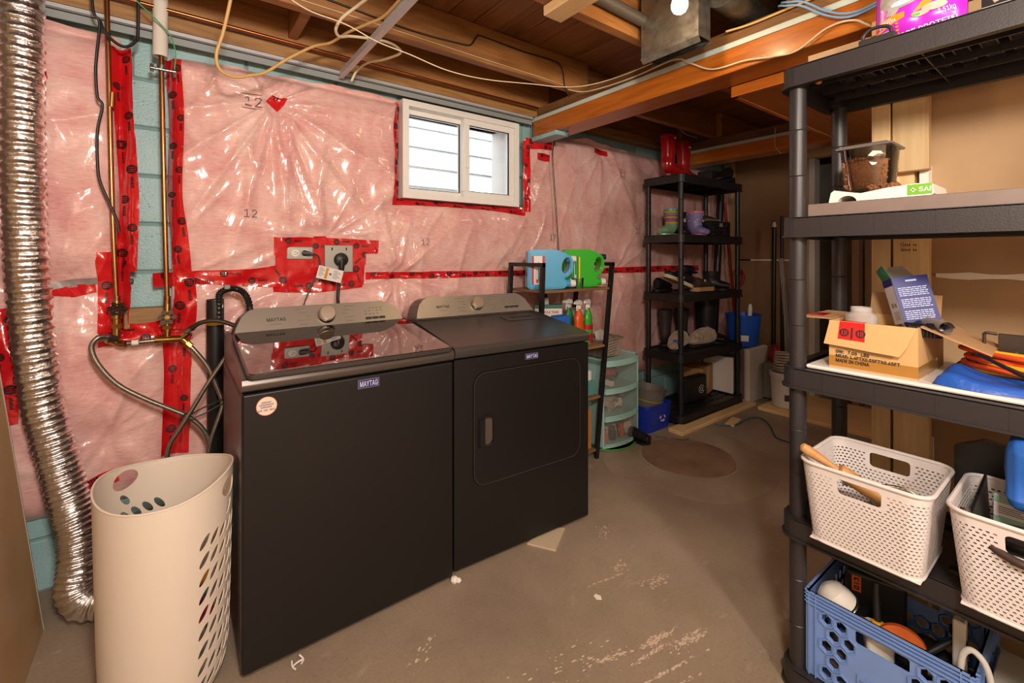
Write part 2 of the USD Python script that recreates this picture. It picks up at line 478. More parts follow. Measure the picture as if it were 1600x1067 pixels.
WIN = (.985, 1.775, 1.555, 2.085)          # window opening in the block wall
wb = obj('wall_back', cat(bx(XL - .2, WIN[0], YB, YB + .2, 0, 2.16), bx(WIN[1], XR, YB, YB + .2, 0, 2.16), bx(WIN[0], WIN[1], YB, YB + .2, 0, WIN[2]), bx(WIN[0], WIN[1], YB, YB + .2, WIN[3], 2.16)), 'mortar', kind='structure', smooth=False)
tag(wb, 'painted teal concrete block wall behind the pink insulation')
k = 0
for r in range(11):
    z0, z1 = r * .196 + .006, min(r * .196 + .19, 2.15)
    for c in range(-3, 17):
        x0 = c * .4 + (.2 if r % 2 else 0) - .13
        x1 = x0 + .39
        if x1 > 4.5 or x1 < XL:
            continue
        x0 = max(x0, XL)
        segs = [(x0, x1)]
        if z1 > WIN[2] and z0 < WIN[3]:
            segs = [(a, b) for a, b in ((x0, min(x1, WIN[0])), (max(x0, WIN[1]), x1)) if b - a > .03]
        for a, b in segs:
            obj('block', cb(a, b, YB - .008 - .002 * rng.random(), YB + .02, z0, z1, .004), 'block_paint', wb, smooth=False)
obj('sill_plate', bx(XL, 4.5, 2.30, 2.47, 2.16, 2.215), 'sill_wood', None, kind='structure')
stage.GetPrimAtPath('/World/sill_plate').SetCustomDataByKey('label', 'wooden sill plate lying on top of the block wall')

w = obj('wall_left', bx(XL - .1, XL, YF, YB, 0, 2.6), 'wall_paint', kind='structure'); tag(w, 'plain wall at the left end of the basement')
w = obj('wall_front', bx(XL - .1, XR, YF - .1, YF, 0, 2.6), 'wall_paint', kind='structure'); tag(w, 'plain wall behind the camera')
w = obj('wall_end', bx(6.1, XR + .1, YF, YB + .2, 0, 2.6), 'wall_paint', kind='structure'); tag(w, 'plain wall beyond the open doorway')

# ceiling: floor deck above, joists, beams
ce = obj('ceiling', bx(XL - .1, XR + .1, YF - .1, YB + .3, 2.445, 2.5), 'deck_wood', kind='structure'); tag(ce, 'underside of the wooden floor above with open joists')
x = XL
while x < 4.6:
    obj('plank', bx(x + .002, x + .138, YF, YB + .1, 2.41 + .003 * rng.random(), 2.44), 'deck_wood', ce, smooth=False); x += .14
for y0 in (2.275, 1.92, 1.29, .68, .07, -.54, -1.15, -1.75):
    for (a, b) in ((XL, 2.02), (1.95, 3.66), (3.58, 6.1)):
        dy = 0 if a < 1 else (.052 if a < 3 else 0)
        if y0 == 1.29 and a < 3 and a > 1: dy = .06
        obj('joist', cb(a, b, y0 + dy, y0 + dy + .05, 2.222, 2.408, .003), 'joist_wood', ce, smooth=False)
obj('blocking', cb(1.155, 1.25, -.5, 1.338, 2.178, 2.218, .004), 'pine_y', ce, smooth=False, label='pale length of lumber nailed flat under the joists')
obj('blocking', cb(.42, .46, 1.97, 2.275, 2.24, 2.40, .004), 'joist_wood', ce, smooth=False)


def beam(x0, x1, y0, y1, lab):
    t = thing('ceiling_beam', lab, 'beam', (x0, 0, 0), kind='structure')
    obj('beam_body', cb(0, x1 - x0, y0, y1, 2.022, 2.142, .003), 'beam_wood', t, smooth=False)
    obj('upper_plate', cb(.035, x1 - x0 + .01, y0, y1, 2.143, 2.221, .003), 'old_wood_y', t, smooth=False, label='rough brown upper timber')
    obj('trim_strip', cat(bx(-.006, .02, y0, y1, 2.142, 2.145), bx(-.006, -.0005, y0, y1, 2.122, 2.1425)), 'trim_grey', t, smooth=False, label='pale metal edge strip')
    return t


beam(1.897, 2.06, YF, 2.30, 'nearest varnished orange ceiling beam with a pale metal edge strip')
beam(3.575, 3.73, YF, 2.31, 'farther varnished orange ceiling beam above the red boots')
t = thing('ceiling_panel', 'brown plywood panel with an orange edge under the joists beyond the nearest beam', 'panel', (2.07, 0, 0), kind='structure')
obj('panel', bx(0, 1.49, YF, 1.05, 1.975, 1.99), 'ply_orange', t, smooth=False)
obj('edge_strip', cat(bx(-.008, .02, YF, 1.06, 1.972, 2.02), bx(0, 1.49, 1.04, 1.06, 1.972, 2.02)), 'beam_wood', t, smooth=False)

# partition on the right: studs in front of drywall seen from its back
wr = obj('wall_right', bx(1.952, 1.965, YF, .485, 0, 1.176), 'back_paper', kind='structure', smooth=False); tag(wr, 'open stud partition with brown backs of drywall sheets')
obj('sheet', bx(1.952, 1.965, YF, .485, 1.184, 2.02), 'back_paper', wr, smooth=False)
sm = [(YF, 1.168)] + [(y, 1.170 + .003 * math.sin(y * 40)) for y in np.linspace(YF, .34, 60)] + [(.34, 1.190)] + [(y, 1.187 + .003 * math.sin(y * 53)) for y in np.linspace(.34, YF, 60)]
obj('seam', prism(Polygon(sm).buffer(0), .006, basis((1.952, 0, 0), (0, 1, 0), (0, 0, 1), (-1, 0, 0))), 'seam_white', wr, smooth=False, label='white joint between two sheets')
obj('stud', cb(1.863, 1.951, .436, .485, .02, 2.02, .002), 'pine_z', wr, smooth=False)
obj('stud', cb(1.868, 1.906, .343, .432, 1.51, 2.02, .002), 'pine_z', wr, smooth=False)
obj('stud', cb(1.868, 1.906, .343, .430, .02, 1.315, .002), 'pine_z', wr, smooth=False)
obj('stud', cb(1.907, 1.951, .385, .43, .02, 2.02, .002), 'pine_z', wr, smooth=False)
obj('stud', cb(1.863, 1.951, -.25, -.21, .02, 2.02, .002), 'pine_z', wr, smooth=False)
obj('stud', cb(1.863, 1.951, -.85, -.81, .02, 2.02, .002), 'pine_z', wr, smooth=False)
obj('sole_plate', cb(1.863, 1.951, YF, .485, 0, .02, .002), 'pine_y', wr, smooth=False)
obj('joint_strip', cat(bx(1.94, 1.95, .345, .362, .35, .66)), 'seam_white', wr, smooth=False)
obj('joint_strip', bx(1.905, 1.95, .350, .372, 1.38, 1.53), 'seam_white', wr, smooth=False)
P('stamp_ink', '6b4526', .7)
obj('stamp', cat(text('C', .010, (1.8675, .412, 1.272), (0, -1, 0), (0, 0, 1)), text('2', .010, (1.8675, .412, 1.256), (0, -1, 0), (0, 0, 1)), *[bx(1.867, 1.868, .402 - k * .005, .4045 - k * .005, z_, z_ + .005 + .002 * (k % 2)) for z_ in (1.272, 1.256) for k in range(7) if k != 4]), 'stamp_ink', wr, smooth=False, kind='stuff')

# far partition with a doorway

wf = obj('wall_far', bx(4.50, 4.513, 1.70, YB, 0, 1.196), 'dark_board', kind='structure', smooth=False); tag(wf, 'far partition of brown board sheets beside a doorway')
obj('sheet', bx(4.50, 4.513, 1.70, YB, 1.208, 2.2), 'dark_board', wf, smooth=False)
obj('seam', bx(4.494, 4.50, 1.70, 2.12, 1.196, 1.208), 'seam_white', wf, smooth=False)
obj('stud', cb(4.45, 4.54, 1.602, 1.648, 0, 2.16, .002), 'pine_z', wf, smooth=False)
obj('stud', cb(4.44, 4.498, 2.27, 2.36, 0, 2.2, .002), 'pine_z', wf, smooth=False)
obj('door_jamb', cb(4.44, 4.56, 1.555, 1.601, 0, 2.09, .003), 'white_trim', wf, smooth=False)
obj('header', cb(4.44, 4.53, .4, 1.70, 2.095, 2.2, .003), 'pine_y', wf, smooth=False)
obj('post', cb(4.45, 4.54, 1.24, 1.29, 0, 2.09, .002), 'dark_board', wf, smooth=False)
obj('sheet', bx(4.56, 4.573, YF, 1.23, 0, 2.2), 'dark_board', wf, smooth=False)
P('room_beyond', '9a8c78', .8)
w = obj('wall_beyond', cat(bx(5.45, 5.5, .2, YB, 0, 2.2)), 'room_beyond', kind='structure'); tag(w, 'dim plain wall seen through the far doorway')

# window
wt = obj('window_1', cat(*[bx(*b) for b in ((.985, 1.775, 2.29, 2.40, 1.555, 1.588), (.985, 1.775, 2.29, 2.40, 2.055, 2.088), (.985, 1.02, 2.29, 2.40, 1.588, 2.055), (1.74, 1.775, 2.29, 2.40, 1.588, 2.055))]), 'vinyl', kind='structure', smooth=False)
tag(wt, 'small white vinyl sliding basement window')


def sash(x0, x1, y0, y1, z0, z1, wd, nm):
    s = obj(nm, cat(*[cb(*b, .003) for b in ((x0, x1, y0, y1, z0, z0 + wd), (x0, x1, y0, y1, z1 - wd, z1), (x0, x0 + wd, y0, y1, z0 + wd, z1 - wd), (x1 - wd, x1, y0, y1, z0 + wd, z1 - wd))]), 'vinyl', wt, smooth=False)
    obj('pane', bx(x0 + wd, x1 - wd, (y0 + y1) / 2 - .002, (y0 + y1) / 2 + .002, z0 + wd, z1 - wd), 'window_glass', s, smooth=False)
    g = .006
    obj('gasket', cat(*[bx(*b) for b in ((x0 + wd, x1 - wd, y0 + .004, y0 + .012, z0 + wd, z0 + wd + g * .5), (x0 + wd, x1 - wd, y0 + .004, y0 + .012, z1 - wd - g * .5, z1 - wd), (x1 - wd - g, x1 - wd, y0 + .004, y0 + .012, z0 + wd, z1 - wd))]), 'rubber_gasket', s, smooth=False)
    return s


sash(1.02, 1.40, 2.345, 2.385, 1.588, 2.055, .028, 'sash')
s2 = sash(1.375, 1.74, 2.30, 2.342, 1.588, 2.055, .036, 'sash')
obj('latch', rb(1.385, 1.40, 2.285, 2.30, 1.76, 1.83, .005), 'vinyl', s2)
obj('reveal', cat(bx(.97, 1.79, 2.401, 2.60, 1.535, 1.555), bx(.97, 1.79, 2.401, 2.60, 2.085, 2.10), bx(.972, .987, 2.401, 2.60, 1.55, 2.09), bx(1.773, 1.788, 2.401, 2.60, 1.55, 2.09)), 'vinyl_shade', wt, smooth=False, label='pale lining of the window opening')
# outside the window: the neighbouring wall in white lap siding
sd = obj('exterior_wall', bx(-1.5, 7, 3.66, 3.76, .9, 4.2), 'siding', kind='structure', smooth=False); tag(sd, 'white lap siding of the neighbouring wall outside the window')
z = 1.0
while z < 4.0:
    obj('siding_board', hullm([(X_, y, zz) for X_ in (-1.5, 7) for y, zz in ((3.66, z), (3.628, z), (3.653, z + .178), (3.66, z + .178))]), 'siding', sd, smooth=False); z += .17
g = obj('exterior_ground', bx(-1.5, 7, 2.58, 3.66, 1.2, 1.3), 'soil', kind='structure'); tag(g, 'strip of ground outside the window')
# ================================================================ insulation under clear plastic, held by red tape
STARS = [(.371, 1.945, .85, 17, .030), (.95, 1.13, .42, 11, .022), (1.72, 1.2, .25, 9, .006), (2.56, 2.03, .5, 9, .010), (.60, 1.33, .38, 9, .018), (.03, 1.16, .35, 9, .016), (2.75, 1.12, .40, 9, .010), (-.33, 1.15, .3, 9, .014), (1.0, 1.52, .3, 9, .010), (.02, .92, .3, 9, .012), (-.2, .55, .3, 8, .01)]


def edge_fall(x, z):
    """0 at the edges of the plastic, 1 inside"""
    d = np.minimum.reduce([np.abs(z - .28) / .10, np.abs(2.075 - z) / .06])
    d = np.minimum(d, np.where(z > .93, np.where(x > -.1, np.abs(x + .02) / .05, np.abs(x + .165) / .05), np.maximum(np.abs(x + .005) / .05, .35)))
    inw = np.maximum.reduce([WIN[0] - x, x - WIN[1], WIN[2] - z])
    d = np.minimum(d, np.abs(inw) / .06)
    return 1 - np.exp(-2.2 * np.clip(d, 0, 3))


def S(x, z):
    """y of the plastic's face"""
    x, z = np.asarray(x, float), np.asarray(z, float)
    p = np.stack([x, z, x * 0], -1)
    b = .052 + .055 * (meshkit.fbm(p * 1.9 + 3, 3, 5) - .5)
    # soft folds running down and slantwise
    q = np.stack([x * 3.6 + z * 1.8 + 1.5 * meshkit.noise(p * 1.9 + 9, 3), z * .9 + x * .4, x * 0], -1)
    f = 1 - np.abs(2 * meshkit.noise(q + 31, 11) - 1)
    b = b + .018 * f ** 4
    q = np.stack([x * 6 - z * 3.5 + 2.0 * meshkit.noise(p * 2.2 + 4, 8), z * 2.0 + x * 1.2, x * 0], -1)
    f = 1 - np.abs(2 * meshkit.noise(q + 13, 21) - 1)
    b = b + .010 * f ** 5
    q = np.stack([x * 14 + z * 6 + 3 * meshkit.noise(p * 3 + 4, 18), z * 4 - x * 3, x * 0], -1)
    b = b + .003 * (1 - np.abs(2 * meshkit.noise(q + 3, 2) - 1)) ** 4
    calm = np.clip((x - 1.5) / .8, 0, 1)
    b = b * (1 - .45 * calm) + .45 * calm * .05
    # hanging folds above the outlets
    g = np.exp(-((x - .42) / .26) ** 2) * np.clip((2.0 - z) / .3, 0, 1) * np.clip((z - 1.3) / .12, 0, 1)
    b = b + .020 * g * (1 - np.abs(np.sin(x * 21 + .8 * np.sin(z * 5)))) ** 2
    for (sx, sz, R, n, a) in STARS:
        dx, dz = x - sx, z - sz
        r = np.hypot(dx, dz); th = np.arctan2(dz, dx)
        rid = (1 - np.abs(np.sin(th * n / 2 + 1.3 * np.sin(th * 2 + sx * 9)))) ** 2
        b = b + a * np.exp(-r / R) * rid * np.clip(r / .07, 0, 1) * .9 - .026 * np.exp(-(r / .075) ** 2)
    zt = 1.145 - .012 * np.clip(x, 0, 2) / 2 + np.where(x < -.1, -.02, 0)
    b = b - .020 * np.exp(-((z - zt) / .07) ** 2)
    w = np.clip(1.6 - np.hypot((x - .585) / .22, (z - 1.22) / .10), 0, 1)
    b = b * (1 - w) + .045 * w
    return 2.368 - .012 - np.clip(b, .004, .14) * edge_fall(x, z)


def panel_mesh(x0, x1, z0, z1, st, holes=(), top=None):
    xs = np.linspace(x0, x1, int((x1 - x0) / st) + 1); zs = np.linspace(z0, z1, int((z1 - z0) / st) + 1)
    XX, ZZ = np.meshgrid(xs, zs, indexing='ij')
    if top is not None:
        ZZ = z0 + (ZZ - z0) * (top(XX) - z0) / (z1 - z0)
    m = grid(np.stack([XX, S(XX, ZZ), ZZ], -1))
    c = m.triangles_center
    keep = np.ones(len(c), bool)
    for (a, b, d, e) in holes:
        keep &= ~((c[:, 0] > a) & (c[:, 0] < b) & (c[:, 2] > d) & (c[:, 2] < e))
    m.update_faces(keep); m.remove_unreferenced_vertices()
    return m


def top_edge(x):
    t = np.interp(x, [-.6, -.17, -.02, .15, .5, .98, 1.8, 1.86, 2.4, 3.0, 4.4], [2.10, 2.09, 2.05, 2.075, 2.085, 2.09, 1.99, 2.0, 2.10, 2.075, 2.06])
    return t + .003 * np.sin(x * 11) + .002 * np.sin(x * 31 + 1)


TAPE_D = .0035


def ribbon(poly, st=.009, off=TAPE_D, wob=.0017, sd=0):
    """a patch of tape: an outline in (x, z) laid on the plastic, with real thickness"""
    poly = poly if isinstance(poly, shapely.geometry.base.BaseGeometry) else Polygon(poly).buffer(0)
    def f(s, z, d):
        q = np.stack([s * 40, z * 40, s * 0 + sd], -1)
        return np.column_stack([s, S(s, z) - off - d - wob * 2 * meshkit.noise(q, 4), z])
    return sheet(poly, f, .0008, st, zstep=.011)


def strip_poly(pts, w, seed=0):
    """outline of a strip with slightly ragged edges"""
    P = spline(np.array([(a, b, 0) for a, b in pts], float), 10)[:, :2]
    W = np.interp(np.linspace(0, 1, len(P)), np.linspace(0, 1, len(np.atleast_1d(w))), np.atleast_1d(w))
    T = np.gradient(P, axis=0); T /= np.linalg.norm(T, axis=1, keepdims=True)
    N = np.stack([-T[:, 1], T[:, 0]], 1)
    r = np.random.RandomState(seed + 5)
    A = P + N * (W / 2 * (1 + .10 * r.randn(len(P)).cumsum().clip(-1.2, 1.2) * .6))[:, None]
    B = P - N * (W / 2 * (1 + .10 * r.randn(len(P)).cumsum().clip(-1.2, 1.2) * .6))[:, None]
    return Polygon(np.vstack([A, B[::-1]])).buffer(0)


def badge(x, z, r, ang):
    """the printed round mark and its line of lettering"""
    o = Point(0, 0).buffer(r, quad_segs=5)
    cuts = [sbox(-r * .55, -r * .62, -r * .38, r * .62), sbox(-r * .1, -r * .7, r * .05, r * .7), sbox(r * .35, -r * .62, r * .5, r * .62), sbox(-r * .3, -r * .06, r * .3, r * .06)]
    g = o.difference(unary_union(cuts))
    bars = [sbox(r * 1.7 + k * r * .42, -r * .3, r * 1.7 + k * r * .42 + r * .26, r * .3 * (1 if k % 2 else .7)) for k in range(6)]
    g = unary_union([g] + bars)
    return affinity.translate(affinity.rotate(g, ang, origin=(0, 0)), x, z)


def tape(parent, pts, w, seed=0, marks=True, name='tape_strip', label=None, ang=90, r=.017, poly=None, off=TAPE_D):
    pl = strip_poly(pts, w, seed) if poly is None else poly
    o = obj(name, ribbon(pl, off=off, sd=seed), 'tape_red', parent, smooth=40, label=label)
    if marks:
        rr = random.Random(seed + 50)
        P = spline(np.array([(a, b, 0) for a, b in pts], float), 12)[:, :2]
        L = np.r_[0, np.cumsum(np.linalg.norm(np.diff(P, axis=0), axis=1))]
        G, s = [], .04
        ww = float(np.mean(w))
        side = 1
        while s < L[-1] - .02:
            x, z = np.interp(s, L, P[:, 0]), np.interp(s, L, P[:, 1])
            i = min(np.searchsorted(L, s), len(P) - 2)
            t = P[i + 1] - P[i]; t = t / np.linalg.norm(t)
            sh = side * ww * .22
            G.append(badge(x - t[1] * sh, z + t[0] * sh, r * (.75 + .3 * rr.random()), math.degrees(math.atan2(t[1], t[0]))))
            s += .085 + .04 * rr.random(); side = -side
        g = unary_union(G).intersection(pl.buffer(-.002))
        if not g.is_empty:
            g = shapely.MultiPolygon([q for q in getattr(g, 'geoms', [g]) if q.geom_type == 'Polygon' and q.area > 1e-6])
            obj('printed_mark', ribbon(g, .009, off + .0024, sd=seed), 'ink', o, smooth=40, kind='stuff')
    return o


pm = pl_ = thing('insulation_panel', 'pink insulation under clear plastic and red tape covering the back wall around the window', 'insulation')
obj('fibre_batt', panel_mesh(XL + .02, -.005, .28, 2.10, .0105, holes=[(-.165, 0, .935, 2.3)], top=top_edge), 'insulation', pl_, smooth=True)
obj('fibre_batt', panel_mesh(-.005, 4.42, .28, 2.10, .0115, holes=[(WIN[0] - .005, WIN[1] + .045, WIN[2] - .02, 2.3)], top=top_edge), 'insulation', pm, smooth=True)
# left panel's tape
tape(pl_, [(-.165, 2.045), (-.150, 1.7), (-.140, 1.45), (-.148, 1.18)], [.066, .06, .062, .064], 1, off=.011)
tape(pl_, [(-.185, 1.255), (-.183, 1.1), (-.185, .95)], [.09, .10, .09], 2, off=.009)
tape(pl_, [(-.355, 1.105), (-.30, 1.11), (-.235, 1.118)], [.02, .045, .03], 3, marks=False, label='crumpled red tape end')
tape(pl_, [(-.382, 1.93), (-.378, 1.89), (-.375, 1.87)], [.025, .035, .03], 4, marks=False)
tape(pl_, [(-.465, 1.06), (-.46, .9), (-.455, .66)], [.05, .06, .05], 5)
tape(pl_, [(-.275, .375), (-.22, .392), (-.172, .402)], [.035, .055, .05], 6)
P('tape_grey', '9a908c', .4)
obj('grey_tape', ribbon(strip_poly([(-.40, 1.125), (-.3, 1.138), (-.2, 1.15)], [.022, .03, .018], 3)), 'tape_grey', pl_, smooth=40, label='grey tape end')
# big panel's tape
tape(pm, [(-.002, 2.045), (.012, 1.8), (.006, 1.5), (.022, 1.32), (.032, 1.16)], [.055, .048, .048, .056, .064], 11, off=.011, r=.015)
tape(pm, [(.035, 1.17), (.037, 1.05), (.03, .94)], [.065, .075, .08], 12, off=.009)
tape(pm, [(-.225, .938), (-.1, .935), (.06, .945)], [.085, .075, .09], 13)
tape(pm, [(.012, .93), (.016, .75), (.008, .43)], [.09, .088, .09], 14)
tape(pm, [(-.066, 1.142), (.1, 1.150), (.26, 1.146), (.40, 1.150)], [.055, .06, .075, .1], 15)
tape(pm, [(.79, 1.139), (1.1, 1.136), (1.4, 1.133), (1.8, 1.130)], .036, 16)
tape(pm, [(1.8, 1.130), (2.2, 1.128), (2.6, 1.128), (3.2, 1.130), (3.9, 1.13)], [.036, .036, .04, .05, .05], 17)
blk = unary_union([sbox(.40, 1.09, .755, 1.30), strip_poly([(.366, 1.285), (.6, 1.292), (.845, 1.288)], [.082, .08, .065], 21), strip_poly([(.40, 1.32), (.405, 1.2), (.40, 1.09)], .068, 22), strip_poly([(.745, 1.31), (.75, 1.2), (.748, 1.095)], .07, 23), strip_poly([(.366, 1.125), (.55, 1.118), (.77, 1.13)], [.09, .10, .09], 24), strip_poly([(.565, 1.335), (.57, 1.2), (.572, 1.1)], .06, 25)])
tape(pm, [(.385, 1.30), (.6, 1.298), (.80, 1.296), (.745, 1.22), (.745, 1.12), (.55, 1.11), (.40, 1.12), (.40, 1.2)], .05, 26, poly=blk, label='patch of overlapping red tape around the two outlets')
tape(pm, [(.978, 2.075), (.958, 1.95), (.962, 1.8), (.955, 1.65), (.950, 1.535)], [.026, .045, .03, .034, .04], 31)
tape(pm, [(.93, 1.535), (1.2, 1.537), (1.5, 1.535), (1.83, 1.528)], [.045, .03, .024, .05], 32, r=.011)
tape(pm, [(1.842, 1.99), (1.84, 1.8), (1.845, 1.53)], [.055, .045, .05], 33)
tape(pm, [(1.84, 1.975), (1.95, 1.985), (2.06, 1.985)], [.07, .06, .05], 34)
tape(pm, [(1.93, 1.905), (1.99, 1.903), (2.04, 1.90)], [.045, .05, .045], 35)
tape(pm, [(.335, 1.94), (.375, 1.95), (.42, 1.96)], .05, 36, r=.012, poly=Polygon([(.333, 1.938), (.36, 1.972), (.385, 1.962), (.422, 1.968), (.405, 1.932), (.378, 1.898)]), off=.008, label='small crumpled patch of red tape near the top')
tape(pm, [(2.50, 2.028), (2.56, 2.017), (2.63, 2.012)], [.042, .045, .04], 37, r=.014, label='small patch of red tape near the ceiling')
# faint printed figures on the plastic
for (s, x, z, h) in [('12', .243, 1.90, .044), ('12', 1.085, 1.30, .032), ('12', .24, 1.41, .035), ('12', 2.75, 1.85, .05), ('12', 2.95, 1.42, .045), ('17', 2.05, 1.35, .035)]:
    m = text(s, h, (0, 0, 0), (1, 0, 0), (0, 0, 1), .0006)
    bar = [bx(-.005, h * 1.6, -.0006, 0, -h * .25, -h * .2), bx(-.005, h * 1.6, -.0006, 0, h * 1.2, h * 1.25)]
    m = cat(m, *bar); m.apply_translation((x, 0, z)); v = m.vertices.copy()
    v[:, 1] = v[:, 1] + S(v[:, 0], v[:, 2]) - .002; m.vertices = v
    obj('printed_mark', m, 'gray_print', pm, smooth=False, kind='stuff')

# ================================================================ ceiling angle and tee of the unfinished ceiling grid
t = thing('ceiling_grid_angle', 'long pale metal wall angle running along the top of the pink insulation', 'metal angle', (0, 2.27, 2.132))
obj('flange', bx(XL, 1.89, 0, .022, 0, .0015), 'alu_grid', t, smooth=False)
obj('web', bx(XL, 1.89, .0205, .022, -.0, .022), 'alu_grid', t, smooth=False)
P('grid_dark', '8d9494', .5)
obj('back_strip', bx(XL, 1.89, .030, .036, -.028, .0), 'grid_dark', t, smooth=False, label='grey green strip behind the angle')
t = thing('ceiling_grid_tee', 'pale metal ceiling tee lying across the wall angle towards the viewer', 'metal bar', (.652, 0, 2.108))
obj('flange', bx(-.012, .012, -.6, 2.262, 0, .0012), 'alu_grid', t, smooth=False)
obj('web', bx(-.0012, .0012, -.6, 2.262, .0012, .036), 'alu_grid', t, smooth=False)
obj('bulb_edge', bx(-.0035, .0035, -.6, 2.262, .030, .038), 'alu_grid', t, smooth=False)
# ================================================================ washer and dryer
P('black_paint', '171515', .40, bump=.05, bs=400, var=.06, vs=4, spec=.42)
P('slate', '5a524d', .3, metal=.55)
P('slate_side', '4c423f', .38, metal=.3)
P('console', '9a9187', .34, metal=.55)
P('console_cap', '4a4441', .4)
P('black_glass', '150d0e', .025, spec=1.0, coat=1.0, crough=.02)
P('grey_lid', '47423f', .32, metal=.35)
P('badge_blue', '2b2a63', .35)
P('badge_edge', '8f8da6', .3, metal=.6)
P('badge_letter', 'b8b6cc', .35)
P('print_dark', '2a2623', .6)
P('print_pale', '6f6862', .6)
P('sticker', 'd9c3b0', .5)
P('sticker_rim', '9b4a3a', .5)
P('knob_top', 'd0c6b8', .38, metal=1.)
P('white_plastic', 'e4dfd8', .45)
P('foot_grey', '8d8a84', .6)


def console_face(t, w, x0, z0, seed, right_lines=True):
    """printed face, knob and buttons of a control console; local plane: x along, y up, z out"""
    a = math.radians(62)
    ey = (0, math.cos(a), math.sin(a)); ez = (0, -math.sin(a), math.cos(a))
    o = np.array([x0, .425, z0])
    T = basis(o, (1, 0, 0), ey, ez)
    H = .104
    face = Polygon([(0, 0), (w, 0), (w - .012, .03), (w - .032, .07), (w - .058, H - .012), (w - .085, H), (.075, H), (.05, H - .01), (.026, .07), (.008, .03)])
    face = face.buffer(-.006).buffer(.006)
    c = obj('console', prism(face, .012, T @ tr(0, 0, -.010)), 'console', t, label='grey control console')
    cap = face.buffer(.003)
    bodyp = prism(cap, .012, T @ tr(0, 0, -.022))
    back = hullm(np.vstack([bodyp.vertices, bodyp.vertices * (1, 1, 1) + (0, .10, -.012)]))
    obj('console_housing', back, 'console_cap', t, label='dark console housing')
    def pt(x, y, z=.0022): return (T @ np.array([x, y, z, 1]))[:3]
    kx, ky = w * .5, .056
    k = obj('knob', lathe([(0, 0), (.034, 0), (.036, .004), (.034, .008), (.030, .012)], 40, sx=1) .apply_transform(T @ tr(kx, ky, .002)), 'chrome', c, label='chrome dial')
    obj('knob_top', lathe([(.031, .010), (.031, .024), (.029, .026), (0, .0262)], 40).apply_transform(T @ tr(kx, ky, .002)), 'knob_top', c, label='brushed dial cap')
    obj('lettering', text('MAYTAG', .0135, pt(w * .215, .052), (1, 0, 0), ey, .0006, True, center=True, maxw=.068), 'print_dark', c, smooth=False)
    m = [prism(sbox(w * .215 - .022 + k * .0055, .031, w * .215 - .0182 + k * .0055, .0345), .0004, T @ tr(0, 0, .0022)) for k in range(8)]
    for i in range(5):
        for sx in (-1, 1):
            L = .02 + .012 * ((i * 7 + seed) % 3)
            xa = kx + sx * (.062 + .012 * abs(i - 2) * .5)
            q = sbox(min(xa, xa + sx * L), .022 + i * .0165, max(xa, xa + sx * L), .0245 + i * .0165)
            m.append(prism(q, .0005, T @ tr(0, 0, .0022)))
    for i in range(5):
        for j in range(3):
            if (i + j * 2 + seed) % 6 == 5: continue
            q = sbox(w * .74 + i * .017, .044 + j * .0135, w * .74 + i * .017 + .009, .049 + j * .0135)
            q = q.difference(q.buffer(-.0012)) if (i + j) % 2 else q
            m.append(prism(q, .0005, T @ tr(0, 0, .0022)))
    obj('printed_legend', cat(*m), 'print_pale', c, smooth=False, kind='stuff')
    for i in range(3):
        b = obj('button', prism(rrect(w * .74 + i * .03, .021, w * .74 + i * .03 + .027, .032, .002), .0015, T @ tr(0, 0, .002)), 'print_dark', c, smooth=False)
    return c


def badge_plate(t, x, z, w, h, y):
    b = obj('badge', bx(x, x + w, y - .0018, y, z, z + h), 'badge_edge', t, smooth=False, label='small blue name badge')
    obj('badge_field', bx(x + .002, x + w - .002, y - .0024, y - .0012, z + .002, z + h - .002), 'badge_blue', b, smooth=False)
    obj('badge_lettering', text('MAYTAG', h * .58, (x + w / 2, y - .0022, z + h / 2), (1, 0, 0), (0, 0, 1), .001, True, center=True, maxw=w * .86), 'badge_letter', b, smooth=False)


# washer: local origin at the front left floor corner, y runs to the wall
W = .695
t = wa = thing('washing_machine', 'black top loading washing machine with a glossy dark glass lid, beside the hamper', 'washing machine', (.157, 1.508, 0))
obj('cabinet', rb(0, W, 0, .57, .022, .838, .008), 'black_paint', t)
obj('side_panel', bx(-.0012, .001, .012, .565, .03, .83), 'slate_side', t, smooth=False)
prof = Polygon([(0.004, 0), (-.004, .006), (-.007, .016), (-.007, .024), (-.002, .036), (.006, .041), (.425, .098), (.565, .098), (.565, 0)])
obj('top_housing', prism(prof, W, basis((0, 0, .843), (0, 1, 0), (0, 0, 1), (1, 0, 0))), 'slate', t, label='dark grey metallic top rim')
sl = math.atan2(.06, .43)
ey = np.array([0, math.cos(sl), math.sin(sl)]); ez = np.array([0, -math.sin(sl), math.cos(sl)])
lidp = rrect(.012, -.022, W - .012, .425, .02)
lid = obj('lid', prism(lidp, .012, basis((0, 0, .886), (1, 0, 0), ey, ez)), 'grey_lid', t, smooth=40, label='grey framed lid')
obj('lid_glass', prism(rrect(.018, -.014, W - .018, .422, .016), .0025, basis(np.array([0, 0, .886]) + ez * .0115, (1, 0, 0), ey, ez)), 'black_glass', lid, smooth=False, label='glossy dark lid glass')
console_face(t, W - .035, .02, .946, 1)
badge_plate(t, .333, .797, .072, .030, -.0005)
s = obj('sticker', lathe([(0, 0), (.0285, 0), (.0285, .0006), (0, .0007)], 32).apply_transform(basis((.064, -.0004, .795), (1, 0, 0), (0, 0, 1), (0, -1, 0))), 'sticker_rim', t, smooth=False, label='round dealer sticker')
obj('sticker_field', lathe([(0, 0), (.0268, 0), (.0268, .0006), (0, .0007)], 32).apply_transform(basis((.064, -.0008, .795), (1, 0, 0), (0, 0, 1), (0, -1, 0))), 'sticker', s, smooth=False)
m = []
